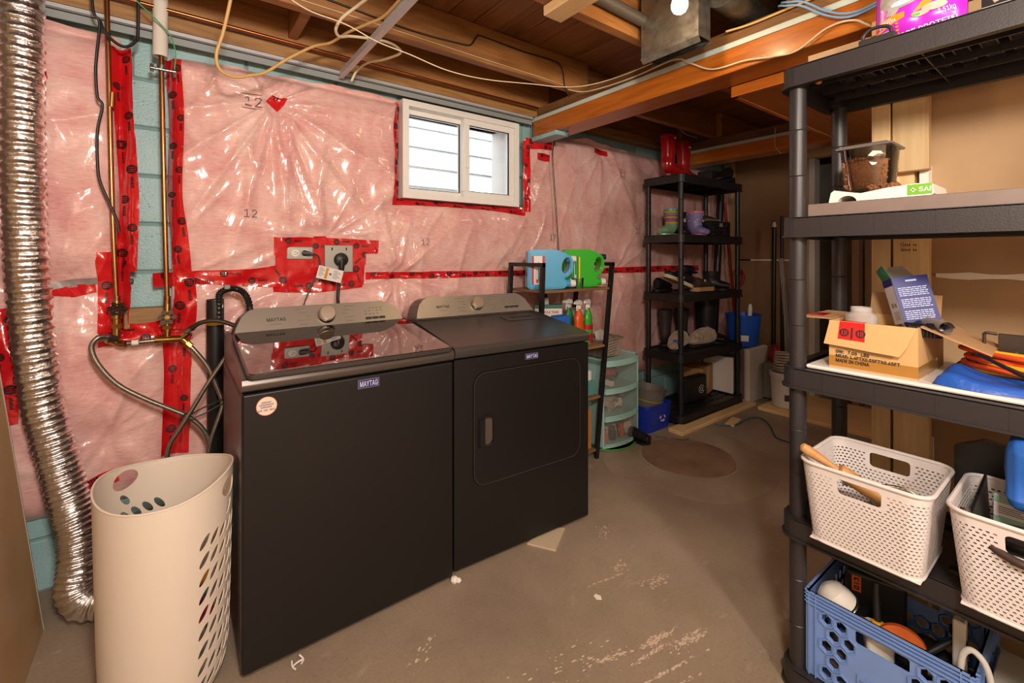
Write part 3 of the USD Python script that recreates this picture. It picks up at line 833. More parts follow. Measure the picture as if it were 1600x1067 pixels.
for i, (n, zz) in enumerate([(7, .010), (10, .003), (8, -.004), (12, -.013)]):
    rr = random.Random(i)
    for k in range(n):
        if i == 3 and k in (3, 7): continue
        wd = .0032
        x0 = .064 + (k - n / 2) * .0038
        q = sbox(0, 0, wd * .75, .0045).difference(sbox(wd * .2, .0012 + .0012 * rr.random(), wd * (.4 + .35 * rr.random()), .0034))
        m.append(prism(q, .0004, basis((x0, -.0014, .795 + zz - .001), (1, 0, 0), (0, 0, 1))))
obj('sticker_print', cat(*m), 'badge_blue', s, smooth=False, kind='stuff')
for x in (.05, W - .05):
    for y in (.05, .51):
        obj('foot', lathe([(0, 0), (.02, 0), (.022, .006), (.012, .012), (.012, .03)], 14, (x, y, 0)), 'foot_grey', t)

# dryer, turned slightly
D = .697
t = dr = thing('clothes_dryer', 'black front loading dryer with a plain square door, right of the washing machine', 'clothes dryer', (.866, 1.527, 0), -3.45)
ho = rrect(.082, .318, .648, .776, .055)
front = rrect(0, .022, D, .836, .006).difference(ho)
obj('cabinet', rb(0, D, .012, .60, .022, .836, .008), 'black_paint', t)
obj('front_panel', prism(front, .012, basis((0, .012, 0), (1, 0, 0), (0, 0, 1))), 'black_paint', t, smooth=False)
dp = rrect(.085, .321, .645, .773, .053)
pocket = rrect(.105, .468, .182, .598, .028)
d = obj('door', prism(dp.difference(pocket), .013, basis((0, .0105, 0), (1, 0, 0), (0, 0, 1))), 'black_paint', t, smooth=False, label='square door with rounded corners')
P('painted_shine', '5a524c', .3, metal=.5)  # highlight tone put into the colour of the door edge and handle pocket
obj('door_edge', prism(dp.difference(dp.buffer(-.0022)), .001, basis((0, -.0023, 0), (1, 0, 0), (0, 0, 1))), 'painted_shine', d, smooth=False)  # thin ring paints the highlight along the door edge
hx = obj('handle', cat(prism(pocket.difference(rrect(.113, .476, .174, .590, .022)), .014, basis((0, .006, 0), (1, 0, 0), (0, 0, 1))), hullm([(.109, -.012, .480), (.109, -.012, .586), (.132, -.012, .480), (.132, -.012, .586), (.105, .006, .474), (.105, .006, .592), (.142, .008, .474), (.142, .008, .592)])), 'black_paint', d, smooth=40)
obj('handle_pocket', hullm([(.14, .0115, .474), (.14, .0115, .592), (.178, .002, .48), (.178, .002, .586), (.178, .0118, .48), (.178, .0118, .586), (.14, .0118, .474), (.14, .0118, .592)]), 'painted_shine', d, smooth=False)  # lit inside of the pocket, its light put into the colour
prof = Polygon([(0.004, 0), (-.006, .006), (-.010, .016), (-.010, .030), (-.003, .041), (.008, .045), (.40, .098), (.60, .098), (.60, 0)])
obj('top_housing', prism(prof, D, basis((0, 0, .840), (0, 1, 0), (0, 0, 1), (1, 0, 0))), 'grey_lid', t, label='dark grey top')
c = console_face(t, D - .03, .015, .946, 4)
sl2 = math.atan2(.053, .392); ey2 = np.array([0, math.cos(sl2), math.sin(sl2)]); ez2 = np.array([0, -math.sin(sl2), math.cos(sl2)])
lt = rrect(.43, .27, .63, .36, .008)
lf = obj('lint_flap', prism(lt, .002, basis(np.array([0, .008, .885]) + ez2 * .001, (1, 0, 0), ey2, ez2)), 'slate', t, smooth=False, label='lint filter flap')
obj('flap_recess', prism(rrect(.47, .30, .60, .33, .004), .001, basis(np.array([0, .008, .885]) + ez2 * .0025, (1, 0, 0), ey2, ez2)), 'print_dark', lf, smooth=False)
badge_plate(t, .335, .797, .068, .026, -.0005)
for x in (.05, D - .05):
    for y in (.05, .51):
        obj('foot', lathe([(0, 0), (.02, 0), (.022, .006), (.012, .012), (.012, .03)], 14, (x, y, 0)), 'foot_grey', t)

# ================================================================ black resin shelf units
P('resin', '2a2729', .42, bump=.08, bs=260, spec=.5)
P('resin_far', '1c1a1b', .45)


def shelf_unit(label, loc, L, Dp, pitch, n, mat, rz=0, front='y', holes='slot', posts_r=.0215, pockets=False):
    """L along local x, depth Dp along local y; the long front is at y = 0; loc is the floor corner"""
    t = thing('shelf_unit', label, 'shelf', loc, rz)
    hT = .058
    for k in range(n):
        z = k * pitch + .003
        out = rrect(0, 0, L, Dp, .045, 6)
        rim = out.buffer(-.005); inn = rim.buffer(-.007)
        lip = out.difference(out.buffer(-.02))
        parts = [prism(rim.difference(inn), hT - .006, tr(0, 0, z + .004)), prism(lip, .006, tr(0, 0, z)), prism(rim.difference(rim.buffer(-.022)), .004, tr(0, 0, z + hT - .004))]
        deck = rim.buffer(-.004)
        cut = []
        if holes == 'slot':
            nx = int((L - .2) / .048); ny = 4
            for i in range(nx):
                for j in range(ny):
                    cx, cy = .1 + (i + .5) * (L - .2) / nx, .06 + (j + .5) * (Dp - .12) / ny
                    cut.append(sbox(cx - .012, cy - .020, cx + .012, cy + .020))
        deck = deck.difference(unary_union(cut)) if cut else deck
        parts.append(prism(deck, .004, tr(0, 0, z + hT - .012)))
        for j in range(1, 4):
            y = Dp * j / 4
            parts.append(bx(.05, L - .05, y - .002, y + .002, z + .016, z + hT - .012))
        if pockets:
            parts.append(prism(unary_union([c_.buffer(.0035, join_style=2) for c_ in cut]).difference(unary_union(cut)), .016, tr(0, 0, z + hT - .028)))
        for i in range(1, int(L / .28)):
            x = i * L / int(L / .28)
            parts.append(bx(x - .0015, x + .0015, .012, Dp - .012, z + .018, z + hT - .012))
        for i in range(1, int(L / .11)):      # shallow panel joints of the lip
            x = i * L / int(L / .11)
            parts.append(bx(x - .0008, x + .0008, .0042, .006, z + .008, z + hT - .004))
        obj('shelf_board', cat(*parts), mat, t, smooth=False)
    for k in range(n - 1):
        z0, z1 = k * pitch + hT, (k + 1) * pitch + .003
        for x in (.042, L - .042):
            for y in (.040, Dp - .040):
                pr = []
                H = z1 - z0 + .02
                for i in range(3):
                    a, b = z0 - .01 + H * i / 3, z0 - .01 + H * (i + 1) / 3
                    pr += [(posts_r - .0015, a), (posts_r, a + .002), (posts_r, b - .002), (posts_r - .0015, b)]
                obj('post', lathe(pr, 22, (x, y, 0)), mat, t, smooth=35)
    return t


# right hand unit: long front faces the walkway (-x), so local x runs along -y
SR = shelf_unit('near black resin shelf unit on the right holding the cat food bag', (1.41, .592, 0), .92, .41, .43, 5, 'resin', -90, pockets=True)
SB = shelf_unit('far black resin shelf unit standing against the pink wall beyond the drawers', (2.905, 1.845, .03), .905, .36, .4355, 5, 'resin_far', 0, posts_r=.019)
# ================================================================ plumbing on the back wall
def valve(t, x, y, z, facing):
    """gate valve with a six lobed hand wheel"""
    b = obj('valve_body', cat(lathe([(0, -.06), (.011, -.06), (.011, -.02), (.015, -.018), (.015, .012), (.011, .016), (.009, .05), (0, .05)], 14, (x, y, z)), cyl((x, y, z), (x, y - .028, z + (0 if facing else .012)), .009, 12)), 'brass', t, label='brass valve body')
    n = 6
    out = Polygon([((.026 + .005 * math.cos(n * a)) * math.cos(a), (.026 + .005 * math.cos(n * a)) * math.sin(a)) for a in np.linspace(0, 2 * PI, 72, endpoint=False)])
    inner = unary_union([Point(.0155 * math.cos(k * PI / 3 + .5), .0155 * math.sin(k * PI / 3 + .5)).buffer(.0045) for k in range(6)])
    d = np.array([0, -1, 0]) if facing else np.array([.12, -.75, .65]); d = d / np.linalg.norm(d)
    ex = np.array([1.0, 0, 0]) - d * d[0]; ex /= np.linalg.norm(ex); ey = np.cross(d, ex)
    obj('hand_wheel', prism(out.difference(inner), .009, basis(np.array([x, y, z]) + d * .026, ex, ey, d)), 'dark_metal', b, smooth=False, label='dark scalloped hand wheel')
    obj('wheel_nut', prism(Point(0, 0).buffer(.008, quad_segs=3), .005, basis(np.array([x, y, z]) + d * .034, ex, ey, d)), 'brass', b, smooth=False)


t = thing('water_pipe', 'left bare copper water pipe with its brass valve and hose', 'pipe', (-.172, 2.262, 0))
obj('pipe', cat(tube([(-.03, 0, 2.30), (-.022, 0, 1.9), (-.012, 0, 1.4), (0, 0, 1.06)], .0082, 14)), 'copper', t, smooth=40)
obj('coupling', cyl((-.0145, 0, 1.80), (-.0135, 0, 1.855), .0105, 14), 'copper', t)
obj('coupling', cyl((-.001, 0, 1.045), (0, 0, 1.09), .0115, 14), 'copper', t)
valve(t, 0, -.005, 1.022, False)
obj('valve_stem', cat(cyl((0, -.005, .97), (0, -.005, .91), .012, 14), cyl((0, -.005, .985), (0, -.005, .968), .016, 8)), 'brass', t)
obj('elbow', cat(tube([(0, -.005, .925), (.006, -.02, .912), (.03, -.035, .908)], .0125, 12), cyl((0, -.01, .915), (-.022, -.045, .930), .012, 12)), 'brass', t)
hA = [(-.186, 2.215, .941), (-.216, 2.196, .947), (-.235, 2.192, .913), (-.216, 2.188, .849), (-.163, 2.184, .77), (-.085, 2.18, .704), (-.01, 2.176, .652), (.05, 2.172, .608), (.095, 2.168, .549), (.114, 2.164, .49), (.118, 2.16, .40), (.13, 2.15, .30)]
t2 = thing('water_hose', 'braided steel hose looping out left from the left valve and down behind the hamper', 'hose')
obj('hose', tube(hA, .0085, 12, 10), 'braid', t2, smooth=40)
obj('end_nut', cyl((-.190, 2.216, .942), (-.170, 2.225, .930), .013, 6), 'dark_metal', t2, smooth=False)
obj('end_sleeve', cyl((-.222, 2.196, .944), (-.196, 2.21, .944), .0105, 12), 'steel', t2)

t = thing('water_pipe', 'right copper water pipe with a white foam sleeve at the ceiling and a brass valve', 'pipe', (-.02, 2.262, 0))
obj('pipe', tube([(-.02, 0, 2.10), (-.017, 0, 1.9), (-.008, 0, 1.4), (0, 0, 1.05)], .0088, 14), 'copper', t, smooth=40)
obj('coupling', cyl((-.001, 0, 1.035), (0, 0, 1.08), .012, 14), 'copper', t)
obj('foam_sleeve', cat(lathe([(.009, 2.03), (.023, 2.028), (.025, 2.035), (.024, 2.15), (.026, 2.30)], 20, (-.022, 0, 0)), ), 'foam', t, label='white foam sleeve')
cl = obj('earth_clamp', cat(lathe([(.010, -.008), (.015, -.008), (.015, .008), (.010, .008)], 14, (-.018, -.002, 1.985)), rb(-.055, .03, -.012, .008, 1.972, 1.982, .003), cyl((-.048, -.004, 1.963), (-.048, -.004, 1.992), .006, 8), cyl((.022, -.004, 1.955), (.022, -.004, 1.985), .005, 8)), 'steel', t, label='steel pipe clamp')
valve(t, 0, -.005, 1.0, True)
obj('valve_stem', cat(cyl((0, -.005, .955), (0, -.005, .90), .012, 14), cyl((0, -.005, .965), (0, -.005, .95), .016, 8)), 'brass', t)
obj('tee', cat(cyl((-.035, -.04, .915), (.045, -.055, .915), .0125, 12), tube([(0, -.005, .92), (0, -.03, .915), (.005, -.045, .915)], .012, 12), cyl((.045, -.055, .915), (.07, -.062, .94), .011, 12), cyl((.045, -.055, .915), (.072, -.058, .885), .011, 12)), 'brass', t, label='brass Y connector')
t2 = thing('water_hose', 'short straight braided hose joining the two brass valves', 'hose')
obj('hose', tube([(-.14, 2.222, .912), (-.1, 2.215, .914), (-.058, 2.213, .915)], .0088, 12), 'braid', t2, smooth=40)
obj('paper_band', cyl((-.125, 2.219, .9125), (-.105, 2.216, .9135), .0105, 12), 'white_plastic', t2)
hB = [(.042, 2.202, .895), (.069, 2.193, .861), (.111, 2.186, .792), (.14, 2.179, .711), (.158, 2.171, .642), (.146, 2.164, .59), (.12, 2.157, .508), (.103, 2.15, .40), (.10, 2.14, .28)]
t2 = thing('water_hose', 'braided steel hose curving down right from the brass Y connector', 'hose')
obj('hose', tube(hB, .0085, 12, 10), 'braid', t2, smooth=40)
obj('end_nut', cyl((.042, 2.205, .895), (.055, 2.20, .88), .0125, 6), 'brass', t2, smooth=False)
t2 = thing('water_hose', 'short dark hose arching from the brass Y connector to the washing machine', 'hose')
obj('hose', tube([(.045, 2.20, .945), (.058, 2.178, .955), (.08, 2.166, .974), (.12, 2.154, .983), (.16, 2.142, .976), (.215, 2.12, .95)], .0085, 12, 8), 'dark_metal', t2, smooth=40)
obj('end_nut', cyl((.040, 2.203, .94), (.058, 2.18, .956), .0125, 10), 'steel', t2)
t2 = thing('water_hose', 'braided steel hose slanting from the washing machine down to the lower left', 'hose')
obj('hose', tube([(.20, 2.118, .90), (.16, 2.12, .828), (.107, 2.12, .743), (.056, 2.12, .651), (.019, 2.12, .586), (-.01, 2.12, .535), (-.021, 2.12, .471), (-.02, 2.13, .36)], .0082, 12, 8), 'braid', t2, smooth=40)
single('cable', 'thin black cord tied round the crossing braided hoses', 'cable', cat(tube([(.028, 2.145, .607), (.04, 2.135, .622), (.088, 2.145, .642), (.13, 2.15, .655), (.19, 2.14, .68)], .003, 8), tube([(.03, 2.14, .60), (.06, 2.135, .612), (.108, 2.14, .627), (.155, 2.14, .651), (.19, 2.14, .67)], .003, 8), tube([(.03, 2.14, .60), (.022, 2.155, .61), (.035, 2.165, .625), (.045, 2.15, .63)], .003, 8)), 'cable_black')
P('abs', '1b1a1a', .4)
P('label_yellow', 'c9a61e', .5)
t = thing('standpipe', 'thick black drain standpipe left of the washing machine', 'pipe', (.139, 2.245, 0))
obj('pipe', cat(lathe([(.026, 1.06), (.031, 1.06), (.0315, 1.058), (.0315, .80), (.029, .79), (.029, 0.0)], 24)), 'abs', t)
obj('yellow_band', lathe([(.0317, .955), (.0325, .955), (.0325, .972), (.0317, .972)], 24), 'label_yellow', t)
a = [math.radians(x) for x in (-75, -60, -45, -35)]
obj('label', grid(np.array([[(.0322 * math.cos(q), .0322 * math.sin(q), z) for z in (1.025, 1.038)] for q in a])), 'white_plastic', t, smooth=True)
t = thing('drain_hose', 'black corrugated drain hose hooked over the top of the standpipe', 'hose')
pp = spline([(.15, 2.225, .98), (.15, 2.22, 1.055), (.154, 2.212, 1.087), (.178, 2.203, 1.102), (.204, 2.195, 1.104), (.231, 2.187, 1.09), (.251, 2.178, 1.052), (.258, 2.165, .98), (.26, 2.15, .86)], 18)
obj('hose', tube(pp, .0125 + .0016 * np.sin(np.arange(len(pp)) * 1.5), 14, smooth=False), 'abs', t, smooth=40)
obj('clip', rb(.166, .188, 2.186, 2.218, 1.103, 1.121, .004), 'foot_grey', t)
single('wood_block', 'short piece of brown wood between the two brass valves', 'board', cb(-.155, -.008, 2.30, 2.355, .955, 1.035, .003), 'sill_wood', smooth=False)
single('wood_block', 'short dark bracket end sticking out above the left copper pipe tape', 'bracket', cb(-.145, -.128, 2.335, 2.36, 1.133, 1.15, .002), 'dark_metal', smooth=False)

# ================================================================ outlets
P('box_grey', 'a9a59c', .4, metal=.15)
P('outlet_white', 'd8d3c8', .4)
P('tag_white', 'dcd6cf', .6)
P('tag_orange', 'c98a2c', .6)
t = thing('wall_outlet', 'grey double wall outlet lying on its side in the red tape', 'outlet', (.477, 2.318, 1.254))
obj('plate', rb(-.058, .058, -.022, .02, -.03, .03, .006), 'box_grey', t)
for sx in (-.022, .022):
    s = obj('socket', lathe([(0, 0), (.0185, 0), (.0185, .003), (.017, .004), (0, .004)], 24).apply_transform(basis((sx, -.021, 0), (1, 0, 0), (0, 0, 1), (0, -1, 0))), 'outlet_white', t)
    if sx < 0:
        obj('slot', cat(bx(sx - .004, sx + .004, -.0262, -.024, .005, .0065), bx(sx - .004, sx + .004, -.0262, -.024, -.0065, -.005), cyl((sx + .009, -.0262, 0), (sx + .009, -.024, 0), .0024, 10)), 'black_ink', s, smooth=False)
t = thing('power_plug', 'small black plug in the grey double outlet, its cord running down behind the washing machine', 'plug')
obj('plug_body', hullm(np.vstack([lathe([(0, 0), (.014, 0), (.014, .006), (0, .006)], 12).apply_transform(basis((.495, 2.292, 1.254), (1, 0, 0), (0, 0, 1), (0, -1, 0))).vertices, [(.535, 2.268, 1.245), (.535, 2.268, 1.252), (.535, 2.275, 1.245), (.535, 2.275, 1.252)]])), 'cable_black', t)
obj('cord', tube([(.53, 2.271, 1.249), (.549, 2.262, 1.238), (.553, 2.25, 1.201), (.542, 2.240, 1.165), (.526, 2.235, 1.132), (.499, 2.225, 1.079), (.47, 2.21, 1.0), (.45, 2.15, .9)], .0036, 8), 'cable_black', t, smooth=40)
t = thing('wall_outlet', 'large square grey dryer outlet box in the red tape', 'outlet', (.654, 2.312, 1.226))
obj('plate', rb(-.068, .068, -.02, .02, -.067, .067, .005), 'box_grey', t)
obj('slot', cat(bx(-.037, -.031, -.0205, -.019, .042, .056), bx(.031, .037, -.0205, -.019, .042, .056)), 'black_ink', t, smooth=False)
t = thing('power_plug', 'big round black dryer plug in the square grey outlet', 'plug')
obj('plug_body', cat(lathe([(0, 0), (.033, 0), (.034, .012), (.028, .026), (.016, .032), (0, .033)], 24).apply_transform(basis((.660, 2.291, 1.222), (1, 0, 0), (0, 0, 1), (0, -1, 0))), hullm(np.vstack([blob((.66, 2.272, 1.215), .018, sub=1).vertices, blob((.658, 2.272, 1.165), .012, sub=1).vertices]))), 'cable_black', t)
obj('cord', tube([(.658, 2.272, 1.17), (.65, 2.265, 1.14), (.64, 2.25, 1.10), (.63, 2.225, 1.016), (.64, 2.16, .93)], .0075, 10), 'cable_black', t, smooth=40)
t = thing('paper_tag', 'white care tag with an orange stripe hanging on the cord below the outlets', 'tag')
o = np.array((.543, 2.222, 1.198)); ex = np.array((.112, 0, -.030)); ey = np.array((-.015, 0, -.058))
exn, eyn = ex / np.linalg.norm(ex), ey / np.linalg.norm(ey)
lw, lh = np.linalg.norm(ex), np.linalg.norm(ey)
Tt = basis(o, exn, eyn, (0, -1, 0))
obj('card', prism(sbox(0, 0, lw, lh), .0006, Tt), 'tag_white', t, smooth=False)
obj('orange_stripe', prism(sbox(lw * .30, .004, lw * .41, lh - .004), .0004, Tt @ tr(0, 0, .0006)), 'tag_orange', t, smooth=False)
q = [prism(sbox(lw * .05, .008 + i * .006, lw * (.2 + .04 * (i % 3)), .010 + i * .006), .0003, Tt @ tr(0, 0, .0006)) for i in range(7)] + [prism(sbox(lw * .62, .008 + i * .006, lw * (.8 + .06 * (i % 3)), .010 + i * .006), .0003, Tt @ tr(0, 0, .0006)) for i in range(7)] + [prism(Point(lw * .51, lh * .5).buffer(.006), .0003, Tt @ tr(0, 0, .0006))]
obj('tag_print', cat(*q), 'print_pale', t, smooth=False, kind='stuff')

# ================================================================ foil duct, panel, hamper
pp = spline([(-.417, 2.215, 2.32), (-.411, 2.215, 2.099), (-.409, 2.215, 1.884), (-.408, 2.21, 1.67), (-.403, 2.20, 1.455), (-.396, 2.195, 1.24), (-.381, 2.19, .979), (-.357, 2.18, .758), (-.322, 2.17, .574), (-.288, 2.15, .409), (-.262, 2.12, .29), (-.257, 2.10, .20), (-.262, 2.09, .125), (-.235, 2.08, .075), (-.17, 2.075, .064), (-.10, 2.08, .066), (-.04, 2.10, .068)], 60)
L = np.r_[0, np.cumsum(np.linalg.norm(np.diff(pp, axis=0), axis=1))]
ps = np.linspace(0, L[-1], 1150); pp = np.stack([np.interp(ps, L, pp[:, k]) for k in range(3)], 1)
ph = np.cumsum(np.r_[0, np.diff(ps)] / np.interp(ps, [0, L[-1] * .55, L[-1] * .72, L[-1]], [.036, .034, .02, .018])) * 2 * PI
rad = .0535 + .0030 * np.maximum(np.cos(ph), -.6)
m = tube(pp, rad, 40, smooth=False, cap=False)
v = m.vertices; c = np.repeat(pp, 40, 0); d = v - c
k = 1 + .036 * (meshkit.noise(v * 60, 3) - .5) * 2 + .05 * (meshkit.noise(v * 26 + 5, 9) - .5)
m.vertices = c + d * k[:, None]
t = thing('foil_duct', 'crinkled silver foil dryer duct hanging down the wall and bending along the floor', 'duct')
obj('duct', m, 'foil', t, smooth=True)
P('brown_panel', 'b08d62', .42, c2='c6a477', vs=1.6, det=6, coat=.15, rv=.1)
pnl = hullm([(x + dx, y, z) for (x, y, z) in ((-.345, 2.13, 0), (-.345, .70, 0), (-.585, 2.13, 2.1), (-.585, .70, 2.1)) for dx in (0, -.012)])
t = thing('leaning_panel', 'tall brown smooth board leaning at the left edge of the room', 'board')
obj('board', pnl, 'brown_panel', t, smooth=False)
obj('edge_band', hullm([(x + dx, y, z) for (x, z) in ((-.343, 0), (-.583, 2.1)) for y in (2.1285, 2.133) for dx in (0, -.016)]), 'box_grey', t, smooth=False, label='grey edge of the board')

P('hamper_white', 'd6cabb', .5, spec=.4)
HC = np.array((-.014, 1.625, 0.0))
def hamper_f(s, z, d):
    """s is the angle, z the height, d the wall"""
    k = z / .6
    ra = .148 + .012 * k - .045 * np.exp(-z / .035) - d
    rbb = .165 + .018 * k - .045 * np.exp(-z / .035) - d
    return np.column_stack([ra * np.cos(s), rbb * np.sin(s), z])
def rim_h(s):
    return .595 + .030 * (np.abs(np.cos(s + .3)) ** 3) + .02 * np.sin(s) * 0
ss = np.linspace(-PI, PI, 181)
outl = Polygon([(-PI, .004)] + [(a, .004) for a in ss[1:]] + [(a, rim_h(a)) for a in ss[::-1]]).buffer(0)
leaf = Polygon([(.5 * math.copysign(abs(math.cos(a)) ** 1.0, math.cos(a)), .5 * math.sin(a)) for a in np.linspace(0, 2 * PI, 20, endpoint=False)])
hs = []
for base in (-.45, 2.28):
    hh = Polygon([(.23 * math.cos(a), .027 * math.sin(a)) for a in np.linspace(0, 2 * PI, 24, endpoint=False)])
    hs.append(affinity.translate(affinity.rotate(hh, 0), base, .575))
    for row in range(10):
        for col in range(-3, 4):
            if row == 9 and abs(col) > 0: continue
            zz = .075 + row * .049; w_ = 0.15
            lf = affinity.scale(leaf, .125, .037)
            lf = affinity.skew(lf, 0, 0)
            lf = Polygon([(x + y * 3.6, y) for x, y in lf.exterior.coords])
            hs.append(affinity.translate(lf, base + col * .19, zz))
hp = outl.difference(unary_union(hs))
t = ha = thing('laundry_hamper', 'tall white plastic hamper with rows of leaf shaped holes left of the washing machine', 'laundry hamper', HC)
obj('wall', sheet(hp, hamper_f, .003, .06, zstep=.02), 'hamper_white', t, smooth=50)
rimp = np.array([hamper_f(np.array([a]), np.array([rim_h(a)]), np.array([.0015]))[0] for a in np.linspace(-PI, PI, 97)])
obj('rim', tube(rimp, .0028, 8, smooth=False), 'hamper_white', t, smooth=40)
obj('bottom', lathe([(0, .004), (.105, .004), (.108, .009), (0, .009)], 40, sy=1.12), 'hamper_white', t)
P('cloth_pink', 'c2456e', .9); P('cloth_teal', '3f8f95', .9); P('cloth_dark', '4a3b22', .95, var=.3, vs=30); P('cloth_grey', 'b9b6b0', .9); P('cloth_orange', 'c98a35', .9)
for i, (mt, lb, c, r, sq) in enumerate([('cloth_grey', 'pale grey crumpled garment at the bottom of the hamper', (0, 0, .09), .115, (.82, .95, .6)), ('cloth_pink', 'pink crumpled garment inside the hamper', (.02, -.01, .20), .105, (.86, .92, .3)), ('cloth_teal', 'teal crumpled garment inside the hamper beside the pink one', (.02, .03, .24), .09, (.84, .9, .3)), ('cloth_dark', 'dark brown patterned garment on top of the laundry in the hamper', (.0, -.02, .275), .092, (.9, .9, .3)), ('cloth_orange', 'small orange garment in the hamper', (.065, .01, .285), .045, (.8, 1, .4))]):
    single('garment', lb, 'clothes', blob(c, r, 3 + i, .16, 2.4, 4, sq), mt, HC, smooth=True)

# ================================================================ ceiling things
t = thing('duct_boot', 'flat galvanised sheet metal duct box hanging beside the bare light bulb', 'duct', (0, 0, 0))
fl_ = .004
obj('box', cat(bx(1.660, 1.7485, .985, .988, 2.115, 2.408), bx(1.660, 1.7485, 1.255, 1.258, 2.115, 2.408), bx(1.660, 1.662, .988, 1.255, 2.115, 2.408), bx(1.7465, 1.7485, .988, 1.255, 2.115, 2.408), bx(1.662, 1.7465, .988, 1.255, 2.19, 2.192)), 'galv', t, smooth=False)
obj('bottom_flange', cat(hullm([(1.658, y, 2.112) for y in (.983, 1.26)] + [(1.675, y, 2.092) for y in (.983, 1.26)] + [(1.659, y, 2.115) for y in (.983, 1.26)]), hullm([(1.7495, y, 2.112) for y in (.983, 1.26)] + [(1.735, y, 2.096) for y in (.983, 1.26)] + [(1.7485, y, 2.115) for y in (.983, 1.26)])), 'galv', t, smooth=False)
pr = []
P('grid_pipe', '514d4f', .45)
P('steel_pipe', '777772', .3, metal=.85, var=.2, vs=12, rv=.08)
t2 = thing('round_duct', 'round grey metal duct running over the orange beam from the duct box', 'duct')
rr_ = []
pq = np.array([(1.75, .935, 2.318), (1.95, .935, 2.318), (2.0, .935, 2.318), (2.02, .935, 2.318), (2.04, .935, 2.318), (2.06, .935, 2.318), (3.5, .935, 2.318)])
obj('pipe', tube(pq, np.array([.082, .082, .082, .086, .086, .082, .082]), 36, smooth=False), 'steel_pipe', t2, smooth=40)
t2 = thing('flexible_duct', 'grey ribbed duct lying on the beam behind the cables near the cat food bag', 'duct')
pq = np.stack([np.linspace(2.0, 2.03, 140), np.linspace(.715, .185, 140), np.full(140, 2.275)], 1)
obj('duct', tube(pq, .048 + .003 * np.cos(np.arange(140) * 1.57), 20, smooth=False), 'steel_pipe', t2, smooth=40)

t = thing('light_bulb', 'bare glowing light bulb under the joists in front of the metal duct box', 'light bulb', (1.48, .952, 0))
obj('glass', lathe([(0.0005, 2.124), (.012, 2.1265), (.022, 2.134), (.0285, 2.146), (.030, 2.158), (.027, 2.172), (.020, 2.188), (.014, 2.2), (.013, 2.208)], 28), 'bulb_glow', t, smooth=True)
obj('lampholder', lathe([(.013, 2.206), (.021, 2.206), (.023, 2.214), (.028, 2.222), (.055, 2.226), (.057, 2.24), (0, 2.24)], 28), 'outlet_white', t, label='white lampholder')
single('ceiling_bracket', 'pale board above the light bulb that carries the lampholder', 'board', cb(1.42, 1.54, .60, .985, 2.2405, 2.262, .002), 'pine_y', smooth=False)

single('plastic_pipe', 'dark grey plastic pipe running along the joist behind the pale blocking', 'pipe', cyl((1.05, 1.255, 2.30), (1.66, 1.255, 2.285), .026, 20), 'grid_pipe')
single('copper_line', 'thin bright copper pipe running along the joist above the wall angle', 'pipe', tube([(XL, 2.252, 2.222), (.2, 2.252, 2.214), (1.0, 2.252, 2.206), (1.9, 2.252, 2.202)], .0072, 12), 'copper_bright', smooth=40)
single('cable', 'black cable clipped along the face of the long joist with a kink in the middle', 'cable', tube([(.30, 1.914, 2.292), (.518, 1.914, 2.281), (.851, 1.914, 2.265), (1.10, 1.914, 2.276), (1.165, 1.914, 2.282), (1.19, 1.914, 2.30), (1.215, 1.914, 2.338), (1.25, 1.914, 2.35), (1.5, 1.914, 2.346), (1.72, 1.914, 2.352), (1.78, 1.914, 2.34), (1.805, 1.914, 2.30), (1.818, 1.912, 2.22), (1.845, 1.90, 2.165)], .0038, 8), 'cable_black', smooth=40)
single('cable', 'thin white bell wire stapled low along the face of the long joist', 'cable', tube([(.0, 1.9165, 2.248), (.6, 1.9165, 2.246), (1.2, 1.9165, 2.240), (1.7, 1.9165, 2.236), (1.84, 1.9165, 2.23)], .0018, 6), 'cable_white', smooth=40)
single('cable', 'black cable hanging down the wall in front of the left copper pipe', 'cable', tube([(-.241, 2.2, 2.32), (-.232, 2.203, 2.13), (-.215, 2.206, 2.085), (-.222, 2.211, 1.98), (-.226, 2.216, 1.914), (-.222, 2.222, 1.823), (-.209, 2.227, 1.792), (-.222, 2.233, 1.709), (-.224, 2.236, 1.616), (-.218, 2.236, 1.523), (-.193, 2.236, 1.443), (-.17, 2.238, 1.375), (-.163, 2.24, 1.332)], .0046, 8), 'cable_black', smooth=40)
single('cable', 'black cable sagging in a short loop behind the wall angle above the left pipe', 'cable', tube([(-.215, 2.225, 2.10), (-.207, 2.222, 2.075), (-.18, 2.22, 2.037), (-.145, 2.22, 2.023), (-.117, 2.22, 2.05), (-.108, 2.225, 2.094), (-.108, 2.225, 2.33)], .0055, 8), 'cable_black', smooth=40)
single('cable', 'green earth wire coming down to the clamp on the right copper pipe', 'cable', tube([(-.135, 2.2, 2.23), (-.112, 2.205, 2.2), (-.071, 2.21, 2.165), (-.042, 2.215, 2.139), (-.010, 2.225, 2.105), (.006, 2.245, 2.05), (.003, 2.25, 1.985)], .0026, 8), 'cable_green', smooth=40)
single('cable', 'thick yellowish cable hanging in a deep bow in front of the pink insulation', 'cable', tube([(.171, 1.90, 2.33), (.171, 1.94, 2.217), (.158, 1.965, 2.127), (.144, 1.98, 2.057), (.127, 1.995, 1.987), (.138, 2.01, 1.94), (.184, 2.025, 1.927), (.239, 2.04, 1.95), (.297, 2.055, 1.982), (.382, 2.07, 2.064), (.486, 2.085, 2.15), (.56, 2.09, 2.19), (.60, 1.988, 2.205), (.645, 1.875, 2.208), (.68, 1.762, 2.208), (.69, 1.55, 2.212), (.72, 1.2, 2.205)], .0062, 10), 'cable_yellow', smooth=40)
